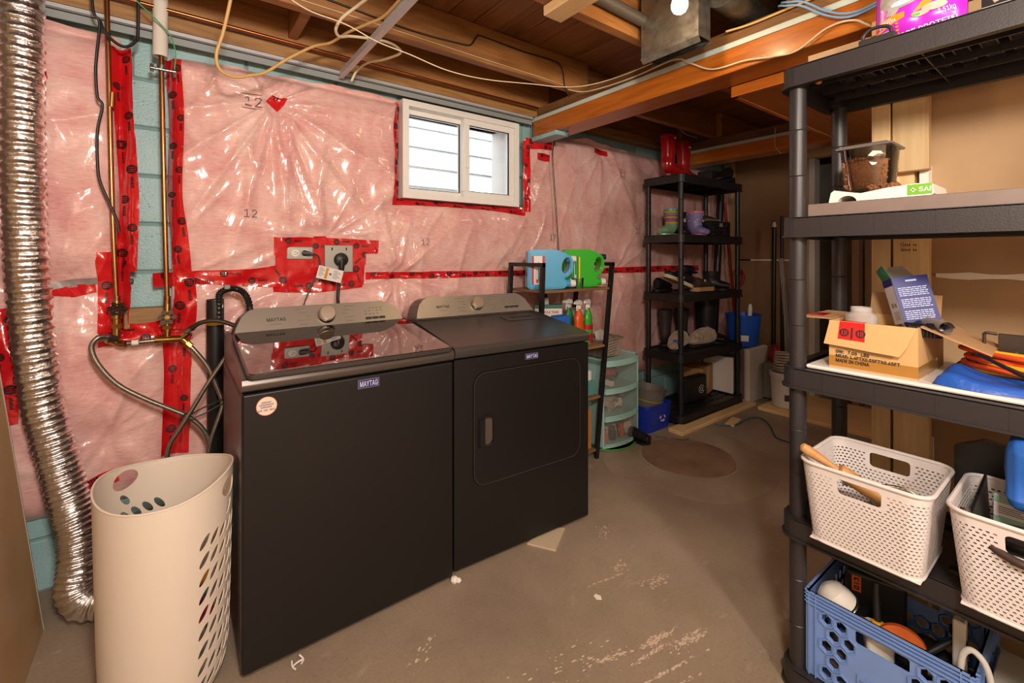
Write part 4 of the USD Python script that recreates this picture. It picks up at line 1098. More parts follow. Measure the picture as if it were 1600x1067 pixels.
single('cable', 'thick white cable making a loop over the ceiling tee', 'cable', tube([(.66, 1.1, 2.205), (.64, 1.35, 2.212), (.605, 1.58, 2.214), (.565, 1.74, 2.200), (.527, 1.807, 2.17), (.513, 1.843, 2.137), (.536, 1.879, 2.128), (.585, 1.905, 2.153), (.664, 1.93, 2.178), (.764, 1.966, 2.205), (.833, 2.001, 2.212), (.862, 2.037, 2.204), (.805, 2.093, 2.180), (.74, 2.129, 2.16), (.70, 2.164, 2.125), (.681, 2.19, 2.077)], .0062, 10), 'cable_white', smooth=40)
single('cable', 'thin white wire drooping across below the joists to the orange beam', 'cable', tube([(.291, 1.8, 2.20), (.396, 1.791, 2.152), (.532, 1.782, 2.136), (.655, 1.773, 2.10), (.788, 1.764, 2.082), (.964, 1.755, 2.055), (1.161, 1.745, 2.059), (1.422, 1.736, 2.095), (1.63, 1.727, 2.124), (1.80, 1.70, 2.165), (1.878, 1.55, 2.185), (1.885, 1.35, 2.188)], .0026, 8), 'cable_white', smooth=40)
single('cable', 'pale wire drooping over the orange face of the nearest beam', 'cable', tube([(1.86, 1.95, 2.23), (1.885, 1.80, 2.178), (1.893, 1.5, 2.16), (1.893, 1.25, 2.168), (1.884, 1.16, 2.12), (1.882, 1.05, 2.055), (1.882, .91, 2.045), (1.882, .811, 2.025), (1.882, .72, 2.015), (1.882, .62, 2.06), (1.882, .54, 2.056), (1.882, .46, 2.0), (1.882, .3, 1.99)], .0036, 8), 'cable_white', smooth=40)
single('cable', 'yellowish cable stapled along the upper timber to the right of the duct box', 'cable', tube([(1.90, 1.0, 2.205), (1.918, .9, 2.203), (1.918, .75, 2.205), (1.918, .5, 2.208), (1.918, .2, 2.208)], .0045, 8), 'cable_yellow', smooth=40)
single('cable', 'pair of light blue network cables draped over the nearest orange beam', 'cable', cat(tube([(2.0, .82, 2.255), (1.93, .80, 2.236), (1.888, .76, 2.205), (1.878, .70, 2.175), (1.876, .62, 2.105), (1.876, .55, 2.07), (1.876, .47, 2.078), (1.876, .36, 2.11), (1.88, .2, 2.14)], .0042, 8), tube([(2.0, .81, 2.262), (1.93, .79, 2.244), (1.884, .75, 2.213), (1.872, .69, 2.183), (1.870, .61, 2.112), (1.870, .54, 2.078), (1.870, .46, 2.086), (1.87, .35, 2.118), (1.874, .2, 2.148)], .0042, 8)), 'cable_blue', smooth=40)
single('cable', 'grey cable running down the pink insulation right of the window', 'cable', tube([(2.06, 2.26, 2.07), (2.036, 2.245, 2.0), (2.008, 2.23, 1.904), (2.025, 2.225, 1.67), (2.054, 2.225, 1.326), (2.06, 2.23, 1.2), (2.07, 2.26, 1.0)], .0042, 8), 'dark_metal', smooth=40)
single('cable', 'thin white wire hanging between the joists above the red boots', 'cable', tube([(3.10, 2.12, 2.42), (3.148, 2.12, 2.39), (3.191, 2.12, 2.34), (3.28, 2.12, 2.28), (3.40, 2.12, 2.245), (3.52, 2.10, 2.235)], .003, 8), 'cable_white', smooth=40)
single('cable', 'thin white wire curling down beside the farther beam', 'cable', tube([(3.56, 1.5, 2.187), (3.55, 1.5, 2.126), (3.56, 1.5, 2.051), (3.60, 1.48, 2.0)], .0028, 8), 'cable_white', smooth=40)
single('eye_bolt', 'small steel eye bolt under the wall end of the nearest beam', 'hook', cat(tube([(1.955 + .012 * math.cos(a), 2.03, 2.0 + .012 * math.sin(a)) for a in np.linspace(0, 2 * PI, 17)], .0025, 8, smooth=False), cyl((1.955, 2.03, 2.011), (1.955, 2.03, 2.024), .0028, 8)), 'steel')
single('bearing_plate', 'pale blue painted block under the wall end of the nearest beam', 'block', cb(1.885, 1.99, 2.06, 2.30, 1.992, 2.020, .003), 'block_paint', smooth=False)
# ================================================================ small things on the floor by the machines
P('tile_beige', 'c9b79d', .5)
single('floor_tile', 'broken beige tile sticking out under the front of the dryer', 'tile', prism(Polygon([(1.215, 1.512), (1.283, 1.405), (1.42, 1.492), (1.36, 1.55)]), .008), 'tile_beige', smooth=False)
single('paint_chip', 'small pale flake lying alone on the bare floor', 'flake', prism(Polygon([(1.222, 1.12), (1.236, 1.108), (1.246, 1.122), (1.238, 1.14), (1.225, 1.137)]), .002), 'seam_white', smooth=False)
single('plastic_clip', 'white bent plastic clip on the floor under the front of the washing machine', 'clip', cat(tube([(.287, 1.498, .010), (.286, 1.482, .005), (.292, 1.468, .004)], .0026, 8), tube([(.310, 1.505, .012), (.318, 1.49, .005), (.310, 1.478, .004)], .0026, 8), tube([(.286, 1.482, .005), (.302, 1.488, .006), (.318, 1.49, .005)], .0026, 8)), 'white_plastic')
single('plastic_clip', 'small white crumpled scrap between the two machines on the floor', 'scrap', cat(blob((.852, 1.500, .012), .013, 4, .4, 3, 2), blob((.866, 1.492, .009), .01, 7, .4, 3, 2)), 'white_plastic')

# ================================================================ ladder rack with detergents
P('rack_black', '1d1a1a', .4)
t = ra = thing('storage_rack', 'narrow black metal rack with brown wood boards right of the dryer', 'rack')
RX0 = lambda z: 1.60 + (z) * .036
RX1 = lambda z: 2.075 + (z) * .122
def bar(t, a, b, w=.022, mat='rack_black', nm='frame'):
    a, b = np.array(a, float), np.array(b, float)
    obj(nm, hullm([p + np.array(d) * w / 2 for p in (a, b) for d in ((1, 1, 1), (1, 1, -1), (1, -1, 1), (1, -1, -1), (-1, 1, 1), (-1, 1, -1), (-1, -1, 1), (-1, -1, -1))]), mat, t, smooth=False)
for X in (RX0, RX1):
    for y in (1.905, 2.20):
        bar(t, (X(0.012), y, .012), (X(1.19), y, 1.19), nm='upright')
    bar(t, (X(1.19), 1.905, 1.19), (X(1.19), 2.20, 1.19), nm='top_bar')
for z in (1.045, .69, .38, .06):
    obj('shelf_board', cb(RX0(z) + .012, RX1(z) - .012, 1.90, 2.21, z - .015, z, .002), 'shelf_wood', t, smooth=False)
bar(t, ((RX0(.5) + RX1(.9)) / 2 + .02, 2.215, .70), ((RX0(.5) + RX1(.9)) / 2 + .02, 2.215, 1.03), .03, nm='back_brace')

P('jug_blue', '3fa2d0', .3, coat=.3); P('jug_green', '37b32c', .3, coat=.3); P('label_red', 'b0373f', .5); P('label_white', 'e0dcd8', .5); P('label_yellow2', 'd8cf2a', .5); P('label_dgreen', '1f7a2c', .5); P('cap_navy', '1d2748', .4)
pane('clear_plastic', (.93, .95, .94), 1.4, .08)


def jug(name, label, loc, rz, mat, w, h, th, lab, caps):
    """detergent jug lying on its side: base left, handle and pouring spout right"""
    t = thing(name, label, 'detergent jug', loc, rz)
    o = Polygon([(0, .012), (.004, h - .01), (.03, h), (w * .62, h), (w * .80, h * .93), (w * .97, h * .80), (w * 1.0, h * .62), (w * .98, h * .45), (w * .90, h * .34), (w * .80, h * .27), (w * .84, h * .20), (w * .86, .03), (w * .80, .004), (w * .5, 0), (.02, 0)])
    hole = affinity.rotate(affinity.scale(Point(w * .83, h * .60).buffer(1, quad_segs=8), w * .085, h * .20), -12)
    o = o.buffer(-.012).buffer(.012).difference(hole)
    core = prism(o.buffer(-.012), th, basis((0, th / 2, 0), (1, 0, 0), (0, 0, 1), (0, -1, 0)))
    mid = prism(o.buffer(-.004), th - .016, basis((0, th / 2 - .008, 0), (1, 0, 0), (0, 0, 1), (0, -1, 0)))
    out = prism(o, th - .036, basis((0, th / 2 - .018, 0), (1, 0, 0), (0, 0, 1), (0, -1, 0)))
    obj('bottle', cat(core, mid, out), mat, t, smooth=50)
    obj('neck', cat(cyl((w * .78, -.012, .034), (w * .96, -.012, .034), .026, 20, .021), cyl((w * .88, -.012, caps[0][1]), (w * .98, -.012, caps[0][1]), .02, 18, .017)), mat, t)
    # label on the flat side
    y = -th / 2
    L = obj('label', cat(*[bx(a, b, y - .0012, y, c, d) for (a, b, c, d) in [lab[0][1:]]]), lab[0][0], t, smooth=False)
    for q in lab[1:]:
        obj('label_print', bx(q[1], q[2], y - .002, y - .001, q[3], q[4]), q[0], L, smooth=False)
    for (x, z, r, m2, dx) in caps:
        obj('cap', cat(lathe([(0, 0), (r, 0), (r, .012), (r * .92, .03), (0, .032)], 20).apply_transform(basis((x, -.012, z), (0, 1, 0), (0, 0, 1), (1, 0, 0)))), m2, t)
    return t


j = jug('detergent_jug', 'light blue detergent jug lying on its side on the top board of the rack', (1.66, 2.075, 1.045), -30, 'jug_blue', .275, .232, .13,
        [('label_white', .035, .10, .03, .195), ('label_red', .022, .035, .03, .195), ('label_red', .085, .10, .15, .195), ('label_red', .05, .06, .04, .06), ('jug_blue', .06, .066, .05, .16), ('label_red', .074, .08, .04, .11)], [(.266, .178, .019, 'label_white', 0), (.262, .034, .023, 'label_white', 0)])
obj('tap', cat(bx(.290, .302, -.026, -.002, .024, .042), cyl((.280, -.012, .05), (.280, -.012, .062), .009, 12)), 'cap_navy', j, smooth=False)
j = jug('detergent_jug', 'bright green detergent jug lying on its side on the top board of the rack', (1.945, 2.075, 1.045), -26, 'jug_green', .265, .236, .13,
        [('label_dgreen', .02, .098, .03, .19), ('label_yellow2', .088, .098, .03, .19), ('label_white', .03, .05, .025, .055), ('jug_green', .045, .05, .07, .17), ('label_white', .06, .064, .06, .17), ('jug_green', .072, .078, .06, .17), ('label_white', .066, .074, .06, .08)], [(.256, .190, .018, 'cap_navy', 0), (.252, .034, .022, 'label_white', 0)])
obj('tap', cat(bx(.283, .293, -.024, -.002, .028, .046)), 'label_red', j, smooth=False)
t = thing('measuring_cup', 'clear plastic measuring cup between the two detergent jugs', 'cup', (1.955, 1.935, 1.0455))
obj('cup', lathe([(0, .001), (.026, .001), (.0295, .062), (.028, .062), (.0245, .004), (0, .004)], 24), 'clear_plastic', t)
single('soap_dish', 'small light blue scoop lying behind the clear cup', 'scoop', rb(1.90, 1.955, 1.985, 2.02, 1.046, 1.07, .006), 'jug_blue')

P('borax_white', 'e2dcd6', .6); P('borax_red', 'b8282a', .6); P('borax_green', '3d6d5a', .6); P('carton_blue', '2a66c0', .5)
t = thing('carton', 'white BORAX carton with red lettering on the middle board of the rack', 'carton', (1.80, 2.16, .6905), -33)
obj('box', bx(0, .17, 0, .065, 0, .245), 'borax_white', t, smooth=False)
obj('top_flap', hullm([(.05, .03, .245), (.09, .03, .245), (.05, .034, .285), (.09, .034, .285), (.05, .028, .245), (.09, .028, .245)]), 'borax_white', t, smooth=False)
obj('green_band', bx(-.0005, .1705, -.0008, .0655, .222, .2455), 'borax_green', t, smooth=False)
obj('lettering', cat(text('BORAX', .038, (.085, -.0005, .155), (1, 0, 0), (0, 0, 1), .001, True, center=True, maxw=.15), text('20 MULE TEAM', .014, (.085, -.0005, .20), (1, 0, 0), (0, 0, 1), .001, True, center=True, maxw=.12)), 'borax_red', t, smooth=False, kind='stuff')
obj('print', cat(bx(.02, .15, -.001, 0, .10, .125), bx(.02, .15, -.001, 0, .03, .09)), 'carton_blue', t, smooth=False, kind='stuff')
single('carton', 'blue carton in front of the white carton on the middle board of the rack', 'carton', cb(1.775, 1.90, 1.95, 2.02, .6905, .885, .002), 'carton_blue', smooth=False)
single('paper_pile', 'white papers standing at the left end of the middle board of the rack', 'papers', cat(*[hullm([(1.66, 1.96 + k * .03, .691), (1.76, 1.965 + k * .03, .691), (1.655, 1.97 + k * .03, .89 - k * .01), (1.765, 1.975 + k * .03, .90 - k * .02), (1.66, 1.962 + k * .03, .691), (1.66, 1.972 + k * .03, .89 - k * .01)]) for k in range(3)]), 'borax_white', smooth=False)
single('carton', 'cream carton at the right end of the middle board of the rack', 'carton', cb(2.06, 2.13, 2.05, 2.15, .6905, .90, .002), 'tag_white', smooth=False)
P('spray_orange', 'd9541e', .35, coat=.3); P('spray_green', '3f9e2e', .35, coat=.3); P('spray_dkgreen', '2c7a3a', .35, coat=.3); P('spray_red', 'b3202a', .4); P('sprayer_white', 'dedad6', .4)


def spray(label, loc, rz, body, labels, h=.19, r=.034):
    t = thing('spray_bottle', label, 'spray bottle', loc, rz)
    obj('bottle', lathe([(0, 0), (r, 0), (r * 1.05, .008), (r, h * .5), (r * .85, h * .64), (r * .98, h * .74), (r * .7, h * .88), (r * .42, h * .97), (r * .42, h * 1.03), (0, h * 1.03)], 22, sx=1.1, sy=.72), body, t)
    for (m2, a, b) in labels:
        obj('label', lathe([(r * 1.02, h * a), (r * 1.035, h * a + .001), (r * 1.02, h * b)], 22, sx=1.1, sy=.74), m2, t)
    hd = obj('spray_head', cat(cyl((0, 0, h * 1.02), (0, 0, h * 1.02 + .022), .015, 14), hullm([(-.05, -.008, h + .052), (-.05, .008, h + .052), (-.048, -.008, h + .036), (-.048, .008, h + .036), (.022, -.013, h + .028), (.022, .013, h + .028), (.026, -.010, h + .05), (.026, .010, h + .05), (-.01, -.010, h + .062), (-.01, .010, h + .062)]), cyl((-.06, 0, h + .044), (-.048, 0, h + .044), .008, 10), tube([(-.02, 0, h + .036), (-.03, 0, h + .015), (-.026, 0, h - .005)], .0045, 8)), 'sprayer_white', t, smooth=35)
    return t


spray('orange spray bottle with a white head, middle of the three on the rack', (1.995, 1.975, .6905), 20, 'spray_orange', [('label_yellow2', .16, .24), ('label_white', .30, .44), ('spray_red', .05, .14)], .22, .042)
spray('green and red spray bottle with a white head beside the right post of the rack', (2.085, 1.985, .6905), 25, 'spray_green', [('spray_red', .03, .30), ('spray_green', .31, .40), ('spray_red', .42, .56)], .22, .040)
spray('dark green spray bottle with a white label behind the orange one on the rack', (2.0, 2.066, .6905), 10, 'spray_dkgreen', [('label_white', .25, .5)], .22, .036)
P('orange_box', 'b5742c', .6); P('teal_box', '5b8f8c', .6)
single('carton', 'flat teal and white carton on the low board of the rack beside the drawers', 'carton', cb(1.95, 2.09, 1.93, 2.15, .381, .47, .003), 'teal_box', smooth=False)
single('carton', 'small white carton lying on the teal carton on the low board of the rack', 'carton', cb(1.94, 2.07, 1.94, 2.10, .4705, .53, .003), 'borax_white', smooth=False)
single('carton', 'orange brown carton standing on the bottom board of the rack', 'carton', cb(1.93, 2.05, 1.92, 2.06, .0605, .30, .003), 'orange_box', smooth=False)

# ================================================================ drawer tower
P('mint', '9ec7c0', .4); P('hoop_green', '3f9a35', .4)
frosted('drawer_front', 'b9b3ab', .86, .28)
t = dw = thing('drawer_tower', 'mint green plastic tower of three see-through drawers beside the rack', 'drawers', (2.178, 1.945, .014), 1)
DW_, DD, DH = .365, .29, .555
def bow(x): return -.038 * (1 - ((x - DW_ / 2) / (DW_ / 2)) ** 2)
def dslab(z0, z1, x0=0, x1=DW_, y1=DD, inset=0, n=14):
    xs = np.linspace(x0, x1, n)
    return prism(Polygon([(x, bow(x) + inset) for x in xs] + [(x1, y1), (x0, y1)]), z1 - z0, tr(0, 0, z0))
def dfront(z0, z1, x0, x1, th, inset=0, n=14):
    xs = np.linspace(x0, x1, n)
    return prism(Polygon([(x, bow(x) + inset) for x in xs] + [(x, bow(x) + inset + th) for x in xs[::-1]]), z1 - z0, tr(0, 0, z0))
obj('frame', cat(dslab(DH - .03, DH), dslab(0, .012), bx(0, .016, .0, DD, 0, DH), bx(DW_ - .016, DW_, 0, DD, 0, DH), bx(0, DW_, DD - .006, DD, 0, DH), *[dslab(z - .006, z, .01, DW_ - .01) for z in (.19, .365)]), 'mint', t, smooth=30)
obj('top_rim', cat(bx(.02, DW_ - .02, DD - .02, DD, DH, DH + .012), bx(0, .014, .02, DD, DH, DH + .01), bx(DW_ - .014, DW_, .02, DD, DH, DH + .01)), 'mint', t, smooth=False)
P('stuff_pink', 'b08a8c', .7, c2='5b3f44', vs=14); P('stuff_mixed', 'c9bba5', .7, c2='6d5148', vs=18); P('pill_orange', 'd2642a', .4); P('stuff_white', 'd8cdbd', .6); P('stuff_dark', '3a3338', .7); P('stuff_red', 'a8323a', .6)
rs = random.Random(12)
for k, (z0, z1) in enumerate([(.012, .172), (.19, .347), (.365, .522)]):
    d = obj('drawer', dfront(z0 + .006, z1, .02, DW_ - .02, .003, .004), 'drawer_front', t, smooth=30, label='see-through drawer')
    obj('drawer_lip', cat(dfront(z1 - .004, z1 + .014, .016, DW_ - .016, .012, -.006), dfront(z0 + .002, z0 + .010, .02, DW_ - .02, .006, .001)), 'mint', d, smooth=30)
    items = []
    for i in range(15):
        x, y = .045 + rs.random() * (DW_ - .10), .03 + .14 * rs.random()
        zz = z0 + .015 + .085 * rs.random() * (1.1 if k == 2 else .8)
        m = rs.choice(['stuff_pink', 'stuff_white', 'stuff_dark', 'stuff_mixed', 'stuff_red'])
        if k == 0 and i < 7:
            m = ['pill_orange', 'stuff_white', 'stuff_dark', 'stuff_white', 'pill_orange', 'stuff_mixed', 'stuff_white'][i]
            g = lathe([(0, 0), (.02, 0), (.02, .055), (.013, .062), (.016, .064), (.016, .08), (0, .08)], 14, (.045 + i * .042, .025 + .03 * (i % 2), z0 + .016))
        else:
            a = rs.random() * 360
            s1, s2, s3 = .02 + .04 * rs.random(), .012 + .012 * rs.random(), .010 + .014 * rs.random()
            g = xf(rb(-s1, s1, -s2, s2, -s3, s3, .006, 6), rot('y', rs.uniform(-35, 35)), rot('z', a), tr(x, y, zz + s3))
            v = g.vertices; v[:, 0] = np.clip(v[:, 0], .022, DW_ - .022); v[:, 1] = np.clip(v[:, 1], .012, DD - .01); g.vertices = v
        obj('item', g, m, d, smooth=30)
single('round_tray', 'green round plastic tray under the mint drawer tower', 'tray', lathe([(0, .002), (.19, .002), (.205, .012), (.213, .012), (.214, .006), (.20, 0), (0, 0)], 40, (2.345, 2.06, 0), sx=1.0, sy=.88), 'hoop_green')
# woven basket on top
P('wicker', '8d7f70', .8)
t = wk = thing('wicker_basket', 'grey brown woven basket on top of the mint drawer tower', 'basket', (2.185, 1.965, .58))
n_, m_ = 66, 13
A, ZZ = np.meshgrid(np.linspace(0, 2 * PI, n_ + 1), np.linspace(0, .115, m_), indexing='ij')
i_, j_ = np.meshgrid(np.arange(n_ + 1), np.arange(m_), indexing='ij')
bump_ = .0028 * np.where((i_ + j_) % 2 == 0, 1, -1)
def sup(a, p=.35): return np.sign(np.cos(a)) * np.abs(np.cos(a)) ** p, np.sign(np.sin(a)) * np.abs(np.sin(a)) ** p
cx_, cy_ = sup(A)
kx = 1 + .28 * ZZ / .115
obj('weave', grid(np.stack([.125 + (.095 * kx + bump_) * cx_, .10 + (.075 * kx + bump_) * cy_, ZZ], -1)), 'wicker', t, smooth=False)
obj('base', bx(.035, .215, .03, .17, 0, .006), 'wicker', t, smooth=False)
aa = np.linspace(0, 2 * PI, 61); q1, q2 = sup(aa)
obj('rim', tube(np.stack([.125 + .1225 * q1, .10 + .097 * q2, np.full(61, .116)], 1), .005, 8, smooth=False), 'wicker', t, smooth=40)
P('paper_blue', '6d86a0', .7); P('cloth_tan', 'a9835e', .9)
single('folded_paper', 'white and blue papers standing in the woven basket', 'papers', cat(hullm([(2.27, 2.02, .60), (2.33, 2.03, .60), (2.255, 2.03, .755), (2.31, 2.04, .74), (2.27, 2.035, .60), (2.255, 2.036, .755)]), hullm([(2.25, 2.05, .60), (2.30, 2.05, .60), (2.225, 2.055, .74), (2.29, 2.06, .75), (2.25, 2.056, .60)])), 'borax_white', smooth=False)
single('cloth', 'tan cloth bunched in the woven basket', 'cloth', blob((2.335, 2.07, .66), .055, 9, .2, 2, 3, (1, .7, .9)), 'cloth_tan', smooth=True)

# ================================================================ lofted footwear
def loft(Pp, ry, rz_, seg=20, n=6, cap=True):
    """rings around a path in the xz plane: ry across, rz_ in the plane"""
    Pp = spline(np.array([(a, 0, b) for a, b in Pp], float), n)
    R1 = np.interp(np.linspace(0, 1, len(Pp)), np.linspace(0, 1, len(ry)), ry)
    R2 = np.interp(np.linspace(0, 1, len(Pp)), np.linspace(0, 1, len(rz_)), rz_)
    T = np.gradient(Pp, axis=0); T /= np.linalg.norm(T, axis=1, keepdims=True)
    Wv = np.stack([T[:, 2], T[:, 1] * 0, -T[:, 0]], 1)
    a = np.arange(seg) / seg * 2 * PI
    V = Pp[:, None] + R1[:, None, None] * np.cos(a)[None, :, None] * np.array([0, 1, 0]) + R2[:, None, None] * np.sin(a)[None, :, None] * Wv[:, None]
    m = tube(Pp, 1, seg, smooth=False, cap=cap)
    v = m.vertices.copy(); v[:len(Pp) * seg] = V.reshape(-1, 3); m.vertices = v
    return m


def sole_poly(L, w):
    return Polygon([(-.06 + L * x, w * y) for x, y in [(0, .0), (.02, .5), (.12, .78), (.35, .72), (.55, .82), (.75, 1.0), (.9, .75), (.985, .3), (1, 0), (.985, -.3), (.9, -.75), (.75, -1), (.55, -.82), (.35, -.72), (.12, -.78), (.02, -.5)]]).buffer(.004)


def boot(name, label, cat_, loc, rz, h, L, mat, sole, scale=1.0, trim=None, bands=None, T=None, group=None):
    """tall boot: heel at the origin, toe along +x"""
    t = thing(name, label, cat_, loc, rz, group)
    S_ = np.diag([scale, scale, scale, 1.0]) if T is None else T @ np.diag([scale, scale, scale, 1.0])
    bz = min(.14, h * .62); fh = min(1, .5 + 2 * L)
    up = loft([(0, h), (0, bz + (h - bz) * .5), (-.002, bz), (.002, min(.085, h * .42)), (.155 * L, .062 * fh), (.345 * L, .052 * fh), (.535 * L, .046 * fh), (L * .74, .040 * fh)], [.056, .052, .047, .044, .041, .042, .043, .028], [.066, .060, .052, .058, .050, .036, .030, .020], 22, 6)
    v = up.vertices; v[:, 2] = np.maximum(v[:, 2], .014); up.vertices = v
    u = obj('upper', xf(up, S_), mat, t, smooth=50)
    obj('sole', xf(cat(prism(sole_poly(L, .046), .016), prism(sole_poly(L, .044).intersection(sbox(-.1, -.1, .03, .1)), .006, tr(0, 0, -.0)),), S_), sole, t, smooth=30)
    if trim:
        obj('top_trim', xf(lathe([(.0665, h - .014), (.069, h - .012), (.069, h + .003), (.062, h + .004)], 22, sx=1, sy=.86), S_), trim, t, smooth=40)
    for (m2, a, b) in (bands or []):
        k = lambda z: .0535 + .0145 * (z - .10) / (h - .10)
        obj('stripe', xf(lathe([(k(a) + .0006, a), (k(a) + .0020, a + .002), (k(b) + .0020, b - .002), (k(b) + .0006, b)], 22, sx=1.02, sy=.88), S_), m2, u, smooth=40)
    obj('opening', xf(lathe([(0, h + .0005), (.058, h + .0012)], 22, sy=.84), S_), 'black_ink', t, smooth=False)  # flat black disc stands in for the shade inside the boot
    return t


P('rubber_red', '9e1418', .18, coat=.6); P('rubber_red_dark', '7c1014', .35); P('tag_pale', 'cfc8c0', .5)
b1 = boot('rain_boot', 'glossy red rubber boot at the left of the top shelf, nearer the front', 'boot', (2.965, 2.0, 1.8345), -3, .30, .29, 'rubber_red', 'rubber_red_dark', trim='rubber_red')
b2 = boot('rain_boot', 'second glossy red rubber boot, behind and right of the first on the top shelf', 'boot', (3.32, 2.10, 1.8345), -3, .325, .31, 'rubber_red', 'rubber_red_dark', trim='rubber_red')
for b in (b1, b2):
    obj('pull_tag', bx(-.012, .012, -.0605, -.058, .27, .285), 'tag_pale', b, smooth=False)
P('box_black', '1b1a1b', .3)
t = thing('flat_box', 'black flat box with a pale lower edge right of the red boots', 'box', (3.40, 1.905, 1.8345), 0)
obj('lid', cb(0, .17, 0, .12, .012, .085, .003), 'box_black', t, smooth=False); obj('lower_edge', bx(.003, .167, .003, .117, 0, .012), 'wicker', t, smooth=False)
P('shoe_black', '17151a', .45); P('bag_grey', '6d6266', .8, var=.2, vs=10)
single('cloth', 'grey crumpled bag behind the flat black box on the top shelf', 'bag', blob((3.66, 2.13, 1.892), .075, 2, .25, 2.5, 3, (1.2, .6, .75)), 'bag_grey', smooth=True)


def lowshoe(name, label, loc, rz, mat, sole, L=.27, T=None, cat_='shoe', sole_h=.02, heel=0., open_=True, mark=None):
    t = thing(name, label, cat_, loc, rz)
    S_ = np.eye(4) if T is None else T
    up = loft([(-.045, .062), (-.02, .062), (.03, .058), (.08, .052), (.13, .044), (L - .09, .038), (L - .066, .034)], [.026, .036, .038, .040, .044, .040, .015], [.036, .046, .042, .034, .027, .020, .010], 20, 5)
    v = up.vertices; v[:, 2] = np.maximum(v[:, 2], sole_h * .8); up.vertices = v
    obj('upper', xf(up, S_), mat, t, smooth=50)
    s = prism(sole_poly(L, .046), sole_h)
    obj('sole', xf(s, S_), sole, t, smooth=30)
    obj('opening', xf(xf(lathe([(0, 0), (.030, .001)], 16, sx=1.35, sy=.8), rot('y', 6), tr(.0, 0, .104)), S_), 'black_ink', t, smooth=False)  # black oval paints the shade inside the shoe
    obj('laces', xf(cat(*[bx(.045 + k * .018, .052 + k * .018, -.022, .022, .089 - k * .009, .094 - k * .009) for k in range(4)]), S_), mat if mark is None else mark, t, smooth=False)
    if heel:
        obj('heel', xf(bx(-.055, -.01, -.026, .026, -heel, .002), S_), sole, t, smooth=False)
    return t


lowshoe('shoe', 'black shoe with raised heel at the right end of the top shelf, front one', (3.66, 1.90, 1.8345), 180, 'shoe_black', 'shoe_black', T=rot('y', 12) @ tr(0, 0, .025), heel=.03)
lowshoe('shoe', 'black shoe with raised heel at the right end of the top shelf, back one', (3.74, 2.04, 1.8345), 172, 'shoe_black', 'shoe_black', T=rot('y', 12) @ tr(0, 0, .025), heel=.03)
# second tier from the top
Z4 = .03 + 3 * .4355 + .0625
P('kid_green', '7da37f', .35); P('kid_teal', '5f9c96', .35); P('kid_yellow', 'c9a92e', .4); P('kid_pink', 'b8527c', .4); P('kid_purple', '7d6a9c', .4); P('kid_lilac', '8a80b4', .4, var=.08, vs=12); P('kid_rose', 'c9708c', .4); P('kid_white', 'c9c4c0', .5)
bd = [('kid_yellow', .178, .19), ('kid_teal', .164, .176), ('kid_pink', .15, .162), ('kid_yellow', .136, .148), ('kid_purple', .122, .134), ('kid_pink', .108, .12), ('kid_yellow', .094, .106)]
kb = boot('rain_boot', 'striped yellow, pink and teal child rain boot with its toe to the left', 'boot', (3.135, 2.085, Z4), 178, .205, .20, 'kid_green', 'kid_green', bands=bd, trim='kid_teal')
bb_ = boot('rain_boot', 'black child rain boot behind the front post between the striped and the lilac boots', 'boot', (3.262, 2.11, Z4), -92, .19, .115, 'shoe_black', 'kid_rose')
obj('badge', lathe([(0, 0), (.014, 0), (.014, .003), (0, .003)], 18).apply_transform(basis((.056, 0, .125), (0, 1, 0), (0, 0, 1), (1, 0, 0))), 'kid_white', bb_, smooth=False, label='small white round mark')
lb = boot('rain_boot', 'lilac child rain boot with white horses and a pink top on the second shelf', 'boot', (3.365, 2.03, Z4), -100, .195, .145, 'kid_lilac', 'kid_rose', trim='kid_rose', T=np.diag([1.12, 1.15, 1, 1]))
hp_ = []
rs = random.Random(4)
for k in range(16):
    a = -PI + (k % 8) / 8 * 2 * PI + .3 * (k // 8) + rs.random() * .2; z = .115 + .055 * (k // 8) + .015 * rs.random()
    c, s_ = math.cos(a), math.sin(a); r_ = .0655
    o = Polygon([(-.010, 0), (-.007, .005), (.004, .005), (.007, .012), (.012, .010), (.009, .004), (.007, -.007), (.005, -.007), (.004, 0), (-.006, 0), (-.008, -.007), (-.010, -.007)])
    hp_.append(prism(o, .0012, basis((r_ * c * 1.06, r_ * s_ * .98, z), (-s_, c, 0), (0, 0, 1))))
obj('printed_horses', cat(*hp_), 'kid_white', lb, smooth=False, kind='stuff')
P('crate_black', '1a191a', .5)
t = thing('crate', 'small black slotted crate filled with papers on the second shelf', 'crate', (3.445, 1.935, Z4))
sl_ = sbox(0, 0, .30, .125)
cutc = unary_union([sbox(.02 + i * .03, .02 + j * .034, .042 + i * .03, .04 + j * .034) for i in range(9) for j in range(3)])
cutd = unary_union([sbox(.02 + i * .03, .02 + j * .034, .042 + i * .03, .04 + j * .034) for i in range(6) for j in range(3)])
obj('wall', prism(sl_.difference(cutc), .005, basis((0, .005, 0), (1, 0, 0), (0, 0, 1))), 'crate_black', t, smooth=False)
obj('wall', prism(sl_.difference(cutc), .005, basis((0, .22, 0), (1, 0, 0), (0, 0, 1))), 'crate_black', t, smooth=False)
for x in (0, .295):
    obj('wall', prism(sbox(0, 0, .21, .125).difference(cutd), .005, basis((x, .005, 0), (0, 1, 0), (0, 0, 1))), 'crate_black', t, smooth=False)
obj('bottom', bx(.004, .296, .006, .214, 0, .004), 'crate_black', t, smooth=False)
obj('tag', bx(.13, .18, -.0015, 0, .08, .11), 'wicker', t, smooth=False)
P('paper_tan', 'a89a86', .8)
